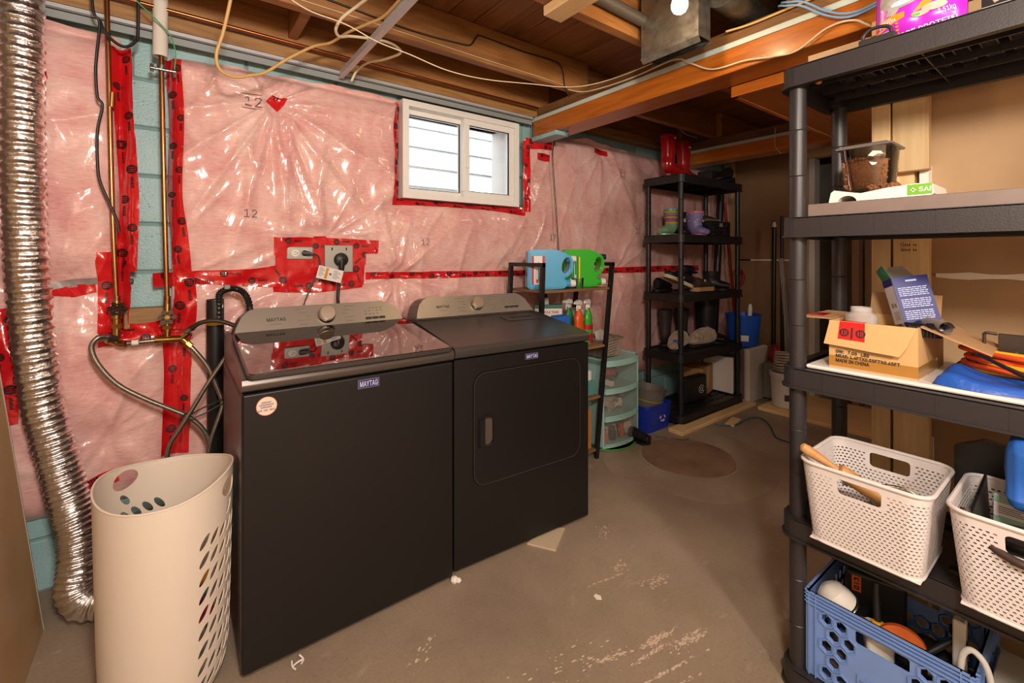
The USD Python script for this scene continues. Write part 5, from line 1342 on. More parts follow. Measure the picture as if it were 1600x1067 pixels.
single('paper_pile', 'loose beige papers sticking out of the black slotted crate', 'papers', cat(*[xf(bx(-.10, .10, -.07, .07, 0, .002), rot('x', 8 * k - 12), rot('y', 10 - 7 * k), rot('z', 20 * k), tr(3.58 + .01 * k, 2.045, Z4 + .115 + .012 * k)) for k in range(5)]), 'paper_tan', smooth=False)
# third tier: shoes
Z3 = .03 + 2 * .4355 + .0625
P('sole_cream', 'bfae8e', .6); P('sole_tan', 'b08660', .6); P('shoe_brown', '3a2a22', .6); P('paper_bag', '8a6a48', .8); P('mark_white', 'cfcac4', .5)
lowshoe('sneaker', 'black sneaker lying flat under the tilted one on the middle shelf', (3.03, 2.13, Z3), 10, 'shoe_black', 'shoe_black', L=.25)
sn = lowshoe('sneaker', 'black sneaker with a cream sole tilted toe up at the left of the middle shelf', (3.235, 1.985, Z3), 168, 'shoe_black', 'sole_cream', L=.29, T=tr(0, 0, .02) @ rot('y', -20) @ tr(.06, 0, 0), sole_h=.026)
obj('side_mark', xf(cat(bx(.07, .085, .0395, .042, .05, .054), bx(.07, .085, .0395, .042, .04, .044), bx(.076, .079, .0395, .042, .04, .054)), tr(0, 0, .02) @ rot('y', -20) @ tr(.06, 0, 0)), 'mark_white', sn, smooth=False, kind='stuff')
t = lowshoe('shoe', 'dark brown work shoe with a thick tan sole in front on the middle shelf', (3.30, 1.965, Z3), -2, 'shoe_brown', 'sole_tan', L=.26, sole_h=.032)
obj('buckle', xf(prism(sbox(-.011, -.008, .011, .008).difference(sbox(-.007, -.005, .007, .005)), .003, basis((.03, -.043, .085), (1, 0, 0), (0, 0, 1)))), 'mark_white', t, smooth=False)
boot('ankle_boot', 'low black boot right of the tan soled shoe on the middle shelf', 'boot', (3.53, 1.985, Z3), -70, .15, .19, 'shoe_black', 'shoe_black')
single('paper_bag', 'crumpled brown paper bag at the right end of the middle shelf', 'bag', blob((3.665, 2.075, Z3 + .062), .066, 5, .22, 2, 3, (.85, .75, 1.0)), 'paper_bag', smooth=True)
single('felt_hat', 'dark flat hat standing at the back of the middle shelf', 'hat', lathe([(0, 0), (.14, .0), (.145, .006), (.09, .012), (.08, .06), (.05, .07), (0, .07)], 28).apply_transform(tr(3.42, 2.135, Z3 + .142) @ rot('x', 12) @ np.diag([1, .42, .8, 1])), 'shoe_black')
# fourth tier
Z2 = .03 + .4355 + .0625
P('fur', '7c6a55', .95, c2='b3a087', vs=26, det=6, bump=.9, bs=40, sheen=.4); P('boot_brown', '2e2320', .6)
for i, (x, y, rz_, lb_) in enumerate([(3.09, 2.005, 198, 'grey brown fuzzy slipper boot lying at the left of the second lowest shelf'), (3.385, 1.985, 176, 'grey brown fuzzy slipper boot lying behind the first one')]):
    m = loft([(-.13, .065), (-.08, .07), (0, .068), (.06, .056), (.12, .046), (.16, .040)], [.055, .066, .062, .055, .045, .02], [.052, .064, .062, .05, .036, .016], 26, 8)
    v = m.vertices; v = v + .010 * (meshkit.fbm(v * 38 + i * 9, 3, i)[:, None] - .5) * np.array([.6, 1, 1.2]) * 2; v[:, 2] = np.maximum(v[:, 2], .004); m.vertices = v
    t = thing('slipper_boot', lb_, 'slipper', (x, y, Z2), rz_)
    obj('fleece', m, 'fur', t, smooth=True); obj('sole', prism(affinity.translate(sole_poly(.27, .04), -.06, 0), .008), 'boot_brown', t, smooth=False)
boot('ankle_boot', 'tall dark brown boot behind the fuzzy slippers, left one', 'boot', (3.14, 2.15, Z2), 20, .285, .15, 'boot_brown', 'shoe_black')
boot('ankle_boot', 'tall dark brown boot behind the fuzzy slippers, right one', 'boot', (3.37, 2.15, Z2), 10, .275, .15, 'boot_brown', 'shoe_black')
bk_ = boot('rubber_boot', 'tall black rubber boot at the right end of the second lowest shelf', 'boot', (3.60, 2.07, Z2), -95, .345, .18, 'shoe_black', 'shoe_black', T=np.diag([1.45, 1.5, 1, 1]))
t = thing('small_bottle', 'small clear bottle with a blue and white cap beside the fuzzy slippers', 'bottle', (2.985, 1.945, Z2))
obj('bottle', lathe([(0, 0), (.023, 0), (.024, .003), (.024, .03), (0, .03)], 18), 'clear_plastic', t); obj('cap', lathe([(.0245, .03), (.0245, .062), (.018, .066), (0, .066)], 18), 'kid_white', t); obj('cap_ring', lathe([(.024, .066), (.0245, .086), (0, .088)], 18), 'carton_blue', t)
# bottom tier
Z1 = .03 + .0625
t = thing('tote_bag', 'black tote bag with a round white emblem on the bottom shelf', 'bag', (3.15, 1.975, Z1), -6)
bm = rb(0, .27, 0, .085, 0, .20, .02, 8); bm = bm.subdivide().subdivide()
v = bm.vertices; v[:, 1] += .02 * (meshkit.noise(v * 14, 3) - .5) * (v[:, 2] / .2); v[:, 2] += .02 * (meshkit.noise(v * 9 + 4, 5) - .5) * (v[:, 2] > .1); bm.vertices = v
obj('body', bm, 'box_black', t, smooth=50)
obj('emblem', prism(unary_union([Point(0, 0).buffer(.032).difference(Point(0, 0).buffer(.028)).difference(sbox(0, -.01, .05, .01)), Point(0, 0).buffer(.016).difference(Point(0, 0).buffer(.011))]), .001, basis((.185, -.004, .10), (1, 0, 0), (0, 0, 1))), 'mark_white', t, smooth=False, kind='stuff')
P('cardboard', 'a9793f', .75, var=.08, vs=5, bump=.08, bs=60); P('cardboard_dark', '8c6436', .8, var=.08, vs=6); P('pack_tape', 'a87838', .25, coat=.4)
t = thing('cardboard_box', 'brown cardboard box behind the black tote bag on the bottom shelf', 'box', (3.42, 1.99, Z1), 14)
obj('box', cb(0, .28, 0, .20, 0, .23, .003), 'cardboard', t, smooth=False); obj('tape', bx(.11, .17, -.0008, .2005, .06, .2306), 'pack_tape', t, smooth=False)
single('board', 'white board standing on edge at the right end of the bottom shelf', 'board', cb(3.715, 3.735, 1.90, 2.16, Z1, Z1 + .30, .002), 'label_white', smooth=False)
single('lumber', 'rough length of lumber under the front edge of the far shelf unit', 'board', cb(2.79, 3.86, 1.775, 1.885, 0, .0295, .004), 'pine_x', smooth=False)
single('lumber', 'rough length of lumber under the back edge of the far shelf unit', 'board', cb(2.85, 3.86, 2.10, 2.20, 0, .0295, .004), 'pine_x', smooth=False)
single('lumber', 'short scrap of wood on the floor in front of the far shelf unit', 'board', xf(cb(-.09, .09, -.03, .03, 0, .014, .002), rot('z', 12), tr(3.33, 1.70, 0)), 'pine_x', smooth=False)

# recycling bin with a grey waste bin, black shoe
P('bin_blue', '1f37a8', .35); P('bin_grey', '6a6460', .5)
t = thing('recycling_box', 'blue recycling box with a white recycling emblem beside the mint drawers', 'recycling box', (2.62, 1.93, 0))
def rr_line(w, d, r):
    """rounded rectangle as a closed line that starts in the middle of its front side (y = -d/2) and runs towards +x"""
    c = np.array(rrect(-w / 2, -d / 2, w / 2, d / 2, r, 6).exterior.coords)[:-1]
    if Polygon(c).exterior.is_ccw is False:
        c = c[::-1]
    k = [i for i in range(len(c)) if c[i, 0] > 0 and abs(c[i, 1] + d / 2) < 1e-9][0]
    c = np.roll(c, -k, axis=0)
    c = np.vstack([[0, -d / 2], c, [0, -d / 2]])
    L = np.r_[0, np.cumsum(np.linalg.norm(np.diff(c, axis=0), axis=1))]
    return c, L
def tub_f(w, d, h, fl_, r):
    c, L = rr_line(w, d, r)
    def f(s, z, dd):
        p = np.column_stack([np.interp(s % L[-1], L, c[:, 0]), np.interp(s % L[-1], L, c[:, 1])])
        k = 1 + fl_ * z / h
        p = p * np.array([1, 1]) * k[:, None]
        p = p - np.column_stack([np.clip(p[:, 0] / (w / 2 * k), -1, 1) ** 5, np.clip(p[:, 1] / (d / 2 * k), -1, 1) ** 5]) * dd[:, None]
        return np.column_stack([p, z])
    return f, L[-1]
def tub(w, d, h, fl_, th=.004, r=.03, holes=None, step=.03, z0=0):
    f, L = tub_f(w, d, h, fl_, r)
    pl = sbox(1e-6, z0, L - 1e-6, h)
    if holes is not None:
        pl = pl.difference(holes)
    return sheet(pl, f, th, step)
W2 = tub(.27, .24, .185, .10)
obj('tub', xf(W2, tr(.14, .13, 0)), 'bin_blue', t, smooth=40)
obj('rim', xf(tub(.302, .27, .016, 0, .012), tr(.14, .13, .172)), 'bin_blue', t, smooth=40)
obj('bottom', bx(.012, .27, .02, .24, 0, .006), 'bin_blue', t, smooth=False)
def arrow(k):
    a = Polygon([(-.022, -.022), (.008, -.022), (.008, -.028), (.024, -.016), (.008, -.004), (.008, -.011), (-.022, -.011)])
    return affinity.rotate(affinity.translate(a, 0, -.006), 120 * k, origin=(0, 0))
obj('emblem', prism(unary_union([arrow(k) for k in range(3)]), .001, basis((.175, .0035, .09), (1, 0, 0), (0, .06, .998))), 'mark_white', t, smooth=False, kind='stuff')
t = thing('waste_bin', 'grey round waste bin standing tilted in the blue recycling box', 'bin', (2.755, 2.065, .022))
obj('bin', lathe([(0, 0), (.082, 0), (.086, .004), (.118, .245), (.124, .246), (.124, .252), (.115, .252), (.083, .008), (0, .008)], 40).apply_transform(rot('x', 6) @ rot('y', 7) @ tr(0, 0, .012)), 'bin_grey', t)
obj('gold_line', lathe([(.1085, .17), (.1095, .171), (.1098, .174), (.109, .175)], 40).apply_transform(rot('x', 6) @ rot('y', 7) @ tr(0, 0, .012)), 'label_yellow', t)
lowshoe('clog', 'shiny black shoe on the floor between the drawers and the blue box', (2.47, 1.93, 0), -78, 'box_black', 'box_black', L=.20, T=np.diag([.8, .75, .85, 1]))
single('cable', 'short brown cord on the floor in front of the blue recycling box', 'cable', tube([(2.63, 1.88, .005), (2.70, 1.80, .005), (2.72, 1.74, .005), (2.78, 1.72, .005)], .004, 8), 'dark_metal')
P('cord_teal', '3f5a68', .5)
single('cable', 'long blue grey cord winding over the floor from the far shelf unit', 'cable', tube([(3.18, 1.765, .006), (3.211, 1.711, .006), (3.286, 1.655, .006), (3.447, 1.663, .006), (3.56, 1.645, .006), (3.548, 1.57, .006), (3.44, 1.478, .006), (3.293, 1.386, .006), (3.264, 1.302, .006), (3.287, 1.197, .006), (3.385, 1.086, .006), (3.5, .9, .006)], .0055, 8), 'cord_teal', smooth=40)

# ================================================================ far corner by the doorway
P('dehum_white', 'c9c3ba', .45); P('dehum_grey', '77736e', .5); P('bucket_blue', '1a52b8', .35); P('bucket_white', 'd0cac2', .45); P('rope_white', 'b8b0a4', .9)
t = thing('dehumidifier', 'white upright dehumidifier with a vented grey side under the blue bucket', 'dehumidifier', (3.845, 1.825, 0))
obj('body', rb(.02, .33, .03, .26, .0, .45, .012), 'dehum_grey', t); obj('front_cover', rb(0, .345, 0, .05, 0, .458, .014), 'dehum_white', t)
obj('vent', cat(*[bx(.018, .021, .08, .22, .26 + i * .016, .267 + i * .016) for i in range(9)]), 'dark_metal', t, smooth=False, kind='stuff')
obj('grip', bx(.30, .312, -.0015, .002, .12, .23), 'dehum_grey', t, smooth=False)
t = thing('bucket', 'blue bucket standing on the white dehumidifier', 'bucket', (4.025, 1.965, .4585))
obj('bucket', lathe([(0, 0), (.112, 0), (.116, .005), (.142, .262), (.148, .262), (.148, .272), (.139, .272), (.112, .008), (0, .008)], 40), 'bucket_blue', t)
obj('bail', tube([(-.146, 0, .25), (-.09, -.10, .262), (0, -.149, .262), (.09, -.10, .262), (.146, 0, .25)], .003, 8), 'steel', t)
obj('label', xf(bx(-.03, .03, -.002, 0, 0, .05), rot('z', -58), tr(-.1085, -.0685, .05)), 'label_white', t, smooth=False)
single('spray_bottle', 'white bottle neck sticking out of the blue bucket', 'bottle', cat(cyl((4.0, 1.905, .52), (3.985, 1.885, .79), .018, 14), cyl((3.985, 1.885, .79), (3.983, 1.883, .825), .016, 14, .012), cyl((3.98, 1.866, .795), (3.98, 1.872, .795), .006, 10)), 'sprayer_white')
t = thing('bucket', 'white paint bucket with a printed label standing on the plywood sheet', 'bucket', (3.955, 1.595, .0305))
obj('bucket', lathe([(0, 0), (.088, 0), (.092, .004), (.104, .235), (.110, .237), (.110, .252), (.112, .255), (.112, .275), (.104, .276), (.100, .272), (.088, .01), (0, .01)], 40), 'bucket_white', t)
aa = np.linspace(math.radians(-175), math.radians(-70), 14)
obj('label', grid(np.array([[((.0935 + .0105 * (z - .05) / .18) * math.cos(a), (.0935 + .0105 * (z - .05) / .18) * math.sin(a), z) for z in (.05, .2)] for a in aa])), 'label_white', t, smooth=True)
aa = np.linspace(math.radians(-160), math.radians(-125), 6)
obj('label_print', grid(np.array([[((.0945 + .0105 * (z - .05) / .18) * math.cos(a), (.0945 + .0105 * (z - .05) / .18) * math.sin(a), z) for z in (.06, .11)] for a in aa])), 'stuff_dark', t, smooth=True)
single('rope_coil', 'coil of pale rope on top of the white paint bucket', 'rope', tube([(3.955 + (.075 + .008 * math.sin(k * 2.3)) * math.cos(k * .55), 1.595 + (.075 + .008 * math.cos(k * 1.7)) * math.sin(k * .55), .315 + k * .0019) for k in range(80)], .0075, 8, 3), 'rope_white', smooth=40)
single('plywood_sheet', 'yellowish plywood sheet lying on the floor under the white paint bucket', 'plywood', cb(3.775, 4.43, .75, 1.725, 0, .028, .002), 'pine_y', smooth=False)
P('pole_black', '161517', .35); P('pole_grey', '8a8580', .5); P('pole_red', '8e1418', .4)
t = thing('pole', 'black pole with a white tip leaning in the far corner', 'pole', (4.30, 1.83, 0))
obj('pole', cyl((0, 0, .03), (.02, .0, 1.50), .017, 14), 'pole_black', t); obj('tip', cyl((.02, 0, 1.50), (.0206, 0, 1.545), .019, 14, .012), 'white_plastic', t)
single('pole', 'second plain black pole right of the white tipped one', 'pole', cyl((4.36, 1.78, .03), (4.40, 1.80, 1.60), .013, 14), 'pole_black')
single('moulding', 'thin pale moulding leaning against the far partition', 'board', hullm([(4.30 + a, 1.72 + b + s_, z) for z, s_ in ((.03, -.06), (1.22, .03)) for a in (0, .012) for b in (0, .035)]), 'pole_grey', smooth=False)
single('moulding', 'thin grey metal rod leaning beside the pale moulding', 'rod', cyl((4.22, 1.68, .03), (4.27, 1.735, 1.0), .008, 10), 'pole_grey')
single('cloth', 'dark red rag bundle behind the white paint bucket', 'rag', blob((4.13, 1.74, .40), .06, 8, .25, 2, 3, (.7, .8, 1.3)), 'pole_red', smooth=True)
single('carton', 'grey carton under the red rag behind the white paint bucket', 'carton', cb(4.06, 4.20, 1.66, 1.81, .029, .33, .003), 'dehum_grey', smooth=False)
t = thing('snow_brush', 'red pole with a curved red grip standing behind the far shelf unit', 'pole', (0, 0, 0))
obj('pole', tube([(4.22, 2.235, 1.75), (4.31, 2.23, 1.2), (4.37, 2.22, .75), (4.38, 2.21, .3), (4.38, 2.21, .01)], .014, 12), 'pole_red', t, smooth=40)
obj('grip', tube([(4.355, 2.20, 1.10), (4.41, 2.17, 1.09), (4.43, 2.16, 1.03), (4.40, 2.17, .96)], .016, 10), 'pole_red', t, smooth=40)
single('pipe_length', 'black plastic pipe leaning in the corner behind the far shelf unit', 'pipe', cyl((3.99, 2.235, .01), (4.17, 2.245, 1.86), .032, 18), 'pole_black')
single('board', 'black board leaning in the dark doorway beyond the right shelf unit', 'board', hullm([(4.62 + a, 1.11 + b, z) for z, a, b in ((.0, 0, 0), (.0, 0, .25), (1.25, .12, .0), (1.25, .12, .18))] + [(4.64 + a, 1.11 + b, z) for z, a, b in ((.0, 0, 0), (.0, 0, .25), (1.25, .12, .0), (1.25, .12, .18))]), 'pole_black', smooth=False)
# ================================================================ the near shelf unit's things (local: long front faces the walkway)
ZS = [.43 * k + .0615 for k in range(5)]
# --- top shelf
P('bag_purple', 'c32bc9', .3, coat=.4, bump=.25, bs=14); P('bag_orange', 'e8902a', .4); P('bag_cat', 'b9b2ae', .7, c2='8d8580', vs=40); P('bag_pink', 'eab39c', .5); P('bag_white', 'efe6ee', .5); P('leaf_green', '5aa02e', .5); P('kibble_brown', '7a3f1e', .7)
t = fb = thing('cat_food_bag', 'purple bag of cat food with a printed grey cat on the near shelf unit', 'cat food bag', (1.475, .388, ZS[4] + .002), -90)
# local x = along the shelf to the right, local y = into the shelf, z up; the bag leans back
def bagf(s, z, d):
    w = .178
    u = (s / w) * 2 - 1
    puff = .045 * np.sqrt(np.clip(1 - u ** 2, 0, 1)) * np.clip(z / .05, 0, 1) ** .6 * np.clip((.34 - z) / .06, 0, 1) ** .6
    wr = .004 * (meshkit.noise(np.stack([s * 40, z * 18, s * 0], -1), 3) - .5) * 2
    return np.column_stack([s, .045 - puff - wr + z * .10 + d, z])
def bagb(s, z, d):
    p = bagf(s, z, d); p[:, 1] = 2 * (.045 + z * .10) - p[:, 1] + .002; return p
S2, Z2_ = np.meshgrid(np.linspace(0, .178, 28), np.linspace(0, .34, 40), indexing='ij')
fr = grid(bagf(S2.ravel(), Z2_.ravel(), S2.ravel() * 0).reshape(28, 40, 3)); bk = grid(bagb(S2.ravel(), Z2_.ravel(), S2.ravel() * 0).reshape(28, 40, 3))
obj('bag', cat(fr, bk), 'bag_purple', t, smooth=True)
def onbag(name, poly, mat, lift=.0010, kind=None):
    poly = affinity.scale(poly, 1, .70, origin=(0, 0))
    o = obj(name, sheet(poly, lambda s, z, d: bagf(s, z, -d - lift), .0006, .012), mat, t, smooth=40, kind=kind)
    return o
onbag('orange_band', Polygon([(.004, .055), (.012, .060), (.07, .088), (.07, .110), (.03, .108), (.004, .096)]), 'bag_orange')
face = unary_union([Point(.062, .175).buffer(.048), Polygon([(.02, .19), (.015, .245), (.05, .215)]), Polygon([(.075, .215), (.112, .245), (.106, .19)]), Polygon([(.035, .135), (.03, .112), (.05, .108), (.062, .13)])])
onbag('cat_print', face, 'bag_cat', .0012)
onbag('cat_eye', unary_union([affinity.scale(Point(.046, .180).buffer(.0085), 1.2, .8), affinity.scale(Point(.080, .180).buffer(.0085), 1.2, .8)]), 'leaf_green', .0022, 'stuff')
onbag('cat_pupil', unary_union([Point(.046, .180).buffer(.004), Point(.080, .180).buffer(.004)]), 'black_ink', .0032, 'stuff')
onbag('cat_nose', Polygon([(.057, .163), (.069, .163), (.063, .155)]), 'bag_pink', .0022)
onbag('cat_muzzle', affinity.scale(Point(.063, .146).buffer(.018), 1.2, .55), 'bag_white', .0018)
onbag('meat_print', unary_union([affinity.scale(Point(.125, .098).buffer(.018), 1.3, .8), affinity.scale(Point(.10, .085).buffer(.012), 1.4, .8)]), 'bag_pink', .0018)
onbag('carrot_print', Polygon([(.085, .092), (.12, .115), (.145, .145), (.125, .15), (.10, .125)]), 'bag_orange', .0012)
onbag('leaf_print', unary_union([affinity.scale(Point(.143, .152).buffer(.013), 1.4, .7), affinity.scale(Point(.092, .084).buffer(.006), 1.4, .8)]), 'leaf_green', .0024, 'stuff')
onbag('kibble_print', unary_union([Point(.108 + .008 * (i % 4), .135 + .008 * (i // 4)).buffer(.0042) for i in range(12)]), 'kibble_brown', .0012, 'stuff')
def flat(s_, h, x, z, mat, maxw, ang=8):
    m = text(s_, h, (0, 0, 0), (1, 0, 0), (0, 1, 0), .0006, True, maxw=maxw)
    v = m.vertices.copy(); c, sn = math.cos(math.radians(ang)), math.sin(math.radians(ang))
    X_, Z_ = v[:, 0] * c - v[:, 1] * sn + x, v[:, 0] * sn + v[:, 1] * c + z
    m.vertices = bagf(X_, Z_, -v[:, 2] - .0024)
    obj('lettering', m, mat, t, smooth=False, kind='stuff')
flat('HIGH', .007, .022, .060, 'bag_white', .022, 14); flat('PROTEIN', .008, .018, .050, 'bag_white', .036, 14)
flat('1.51kg', .012, .133, .045, 'bag_white', .03, 10)
flat('MORE PROTEIN', .013, .045, .012, 'bag_white', .12, 5)
onbag('print_lines', unary_union([sbox(.014 + .001 * i, .036 + i * .007, .044 - .001 * i, .039 + i * .007) for i in range(4)]), 'cloth_grey', .0014, 'stuff')
onbag('print_ticks', unary_union([Point(.055, .04 + i * .011).buffer(.0035) for i in range(4)]), 'bag_orange', .0014, 'stuff')
t = thing('handled_caddy', 'black plastic caddy handle standing at the front edge beside the cat food bag', 'caddy', (1.43, .40, ZS[4] + .001), -90)
obj('tray', cb(.0, .075, .0, .03, 0, .018, .002), 'resin', t, smooth=False)
obj('handle', tube([(.008, .012, .015), (.008, .012, .03), (.022, .012, .042), (.045, .012, .042), (.062, .012, .034), (.066, .012, .015)], .0042, 10), 'resin', t, smooth=40)
single('beige_board', 'plain beige board standing on edge at the far end of the top near shelf', 'board', cb(1.60, 1.612, .30, .578, ZS[4], ZS[4] + .088, .001), 'back_paper', smooth=False)
t = thing('slotted_box', 'black slotted plastic box behind the cat food bag on the top shelf', 'box', (1.63, .20, ZS[4] + .001), -90)
fc = sbox(0, 0, .22, .16)
obj('box', cat(prism(fc.difference(unary_union([affinity.rotate(sbox(.02 + i * .045, .09 + j * .032, .045 + i * .045, .10 + j * .032), 20) for i in range(4) for j in range(2)])), .004, basis((0, .004, 0), (1, 0, 0), (0, 0, 1))), bx(0, .22, .01, .14, 0, .15)), 'box_black', t, smooth=False)
obj('slots', bx(.01, .21, .0045, .0065, .08, .15), 'paper_tan', t, smooth=False)
single('paper_sheet', 'white paper edge lying along the front of the top near shelf', 'paper', cb(1.424, 1.54, -.2, .175, ZS[4], ZS[4] + .004, .0008), 'label_white', smooth=False)
single('plug', 'small yellow plastic knob hanging under the top near shelf', 'knob', cat(blob((1.50, .515, 1.748), .009, 1, .15, 3, 2), cyl((1.50, .515, 1.752), (1.50, .515, 1.772), .004, 8)), 'bag_orange')

# --- second shelf: board, kibble tub, bowls
P('board_greybrown', '7a6a62', .55, var=.06, vs=30, bump=.05, bs=200)
single('laminate_board', 'long grey brown board lying along the second near shelf under the pet bowls', 'board', cb(1.455, 1.79, -.25, .527, ZS[3] + .0005, ZS[3] + .036, .002), 'board_greybrown', smooth=False)
ZB = ZS[3] + .0365
P('bowl_white', 'e6dfd6', .4); P('label_lime', '6fae2f', .45); P('kibble', '8a5a35', .85, c2='6a4024', vs=60)
t = thing('pet_bowl', 'white pet feeding tray with a green label on the second near shelf', 'pet bowl', (1.485, .485, ZB), -90)
side = Polygon([(0, 0), (.022, 0)] + [(.044 + .022 * -math.cos(a), .018 * math.sin(a)) for a in np.linspace(0, PI, 12)] + [(.215, 0), (.222, .006), (.219, .030), (.19, .034), (.13, .030), (.075, .022), (.055, .026), (.014, .036), (.006, .03)])
obj('tray', prism(side, .15, basis((0, .15, 0), (1, 0, 0), (0, 0, 1))), 'bowl_white', t, smooth=40)
obj('label', bx(.172, .2185, -.0012, 0, .006, .0315), 'label_lime', t, smooth=False, label='green printed label')
obj('label_lettering', cat(text('SAF', .011, (.193, -.001, .013), (1, 0, 0), (0, 0, 1), .0008, True), bx(.178, .188, -.0018, -.001, .0165, .0195), bx(.1815, .1845, -.0018, -.001, .013, .023)), 'bowl_white', t, smooth=False, kind='stuff')
t = kt = thing('kibble_tub', 'clear tapered tub of brown kibble with a grey lid on the second near shelf', 'tub', (1.60, .42, ZB + .038))
f, L = tub_f(.105, .105, .118, .20, .03)
P('tub_lid', '6e6560', .25)
pane('tub_clear', (.86, .83, .80), 1.45, .04)
obj('wall', sheet(sbox(1e-6, 0, L - 1e-6, .118), f, .0018, .02), 'tub_clear', t, smooth=40)
obj('bottom', rb(-.052, .052, -.052, .052, -.001, .002, .001), 'tub_clear', t)
obj('lid', cat(rb(-.0655, .0655, -.0655, .0655, .117, .124, .003), rb(-.052, .052, -.052, .052, .122, .130, .004)), 'tub_lid', t)
obj('kibble', hullm([(a * .046, b * .046, .005) for a in (-1, 1) for b in (-1, 1)] + [(a * .052, b * .052, .080) for a in (-1, 1) for b in (-1, 1)] + [(0, 0, .088)]), 'kibble', t, smooth=True, kind='stuff')
pts_ = np.random.RandomState(2)
kb_ = []
for i in range(300):
    zz = .006 + .078 * pts_.rand(); k = 1 + .20 * zz / .118
    a = pts_.rand() * 4; s_ = pts_.rand() * 2 - 1; hw = .0478 * k
    x, y = [(hw, s_ * hw), (-hw, s_ * hw), (s_ * hw, hw), (s_ * hw, -hw)][int(a)]
    kb_.append(xf(trimesh.creation.icosphere(0, .0055), np.diag([1, 1, .7, 1]), rot('x', pts_.rand() * 180), rot('y', pts_.rand() * 180), tr(x * .93, y * .93, zz)))
for i in range(120):
    kb_.append(xf(trimesh.creation.icosphere(0, .0055), np.diag([1, 1, .7, 1]), rot('x', pts_.rand() * 180), tr((pts_.rand() - .5) * .09, (pts_.rand() - .5) * .09, .086 + .006 * pts_.rand())))
obj('kibble_pieces', cat(*kb_), 'kibble', t, smooth=False, kind='stuff')
obj('torn_label', cat(xf(prism(Polygon([(0, 0), (.012, .012), (.03, .008), (.034, .0), (.022, .002), (.012, -.004)]), .0008, basis((-.0622, -.012, .092), (0, -1, 0), (-.22, 0, .97))), tr(-.0015, 0, 0)), prism(Polygon([(0, 0), (.018, -.004), (.014, -.010), (.006, -.010)]), .0008, basis((-.0605, -.014, .075), (0, -1, 0), (-.1, 0, .99)))), 'bowl_white', t, smooth=False)
single('kibble_pile', 'small heap of golden kibble in the white pet tray beside the tub', 'kibble', cat(*[xf(trimesh.creation.icosphere(1, .0055), np.diag([1, 1, .7, 1]), rot('x', pts_.rand() * 180), rot('z', pts_.rand() * 180), tr(1.545 + .035 * (pts_.rand() - .5), .375 + .06 * (pts_.rand() - .5), ZB + .034 + .012 * pts_.rand())) for i in range(120)]), 'bag_orange' if False else 'kibble', kind='stuff')

# --- third shelf
P('lid_white', 'ded9d2', .4); P('tarp_blue', '1f55b0', .38, bump=.9, bs=28); P('cord_orange', 'e0521f', .45); P('cord_yellow', 'e6a626', .45)
P('carton_brown', 'cba26c', .75, var=.07, vs=4, bump=.12, bs=80); P('carton_inner', 'a9825a', .8, var=.06, vs=6)
single('folding_table', 'white plastic table top lying flat along the third near shelf', 'table top', rb(1.44, 1.80, -.25, .527, ZS[2], ZS[2] + .012, .005), 'lid_white')
ZT = ZS[2] + .0125
t = bxo = thing('cardboard_box', 'open brown cardboard box with red tape and printed weight on the third near shelf', 'box', (1.462, .476, ZT), -90)
BW, BD, BH = .188, .275, .128      # local x along the shelf, y into it
obj('front_wall', bx(0, BW, 0, .004, 0, BH), 'carton_brown', t, smooth=False)
obj('back_wall', bx(0, BW, BD - .004, BD, 0, BH), 'carton_brown', t, smooth=False)
obj('side_wall', bx(0, .004, .004, BD - .004, 0, BH), 'carton_brown', t, smooth=False)
obj('side_wall', bx(BW - .004, BW, .004, BD - .004, 0, BH), 'carton_brown', t, smooth=False)
obj('bottom', bx(.004, BW - .004, .004, BD - .004, 0, .004), 'carton_brown', t, smooth=False)
FLT = basis((0, -.001, BH), (1, 0, 0), (0, -.22, -.9755))
fl_ = obj('flap', prism(Polygon([(.002, 0), (.186, .002), (.176, .03), (.170, .05), (.156, .076), (.10, .073), (.05, .069), (-.008, .066), (-.004, .04)]), .003, FLT), 'carton_brown', t, smooth=False, label='front flap folded down')
obj('flap', hullm([(-.002, .02, BH), (-.002, BD - .02, BH), (-.078, .03, BH - .002), (-.072, BD - .06, BH + .006), (-.002, .02, BH + .004), (-.078, .03, BH + .002)]), 'carton_inner', t, smooth=False)
obj('flap', hullm([(BW + .001, .02, BH), (BW + .001, BD - .02, BH), (BW + .122, .03, BH - .052), (BW + .115, BD - .06, BH - .046), (BW + .001, .02, BH + .004), (BW + .122, .03, BH - .048)]), 'carton_inner', t, smooth=False)
obj('flap', hullm([(.02, BD, BH), (BW - .005, BD, BH), (.02, BD + .02, BH + .065), (BW - .005, BD + .02, BH + .065), (.02, BD + .003, BH), (.02, BD + .023, BH + .065)]), 'carton_inner', t, smooth=False)
obj('red_tape', cat(prism(Polygon([(.026, .001), (.082, .001), (.084, .05), (.024, .048)]), .0015, FLT @ tr(0, 0, -.0008)), bx(.026, .082, -.001, .012, BH + .0005, BH + .002)), 'tape_red', t, smooth=False)
o = Point(0, 0).buffer(.011, quad_segs=6).difference(unary_union([sbox(-.006, -.006, -.003, .006), sbox(.0, -.007, .002, .007), sbox(.004, -.006, .006, .006)]))
obj('tape_print', cat(*[prism(affinity.translate(o, x, .030), .0008, FLT @ tr(0, 0, -.0012)) for x in (.038, .074)], prism(sbox(.053, .015, .057, .046), .0008, FLT @ tr(0, 0, -.0012))), 'ink', t, smooth=False, kind='stuff')
obj('red_tape', hullm([(-.03, .05, BH + .0045), (-.076, .06, BH + .003), (-.035, .13, BH + .006), (-.072, .11, BH + .006), (-.03, .05, BH + .006), (-.076, .06, BH + .005)]), 'tape_red', t, smooth=False)
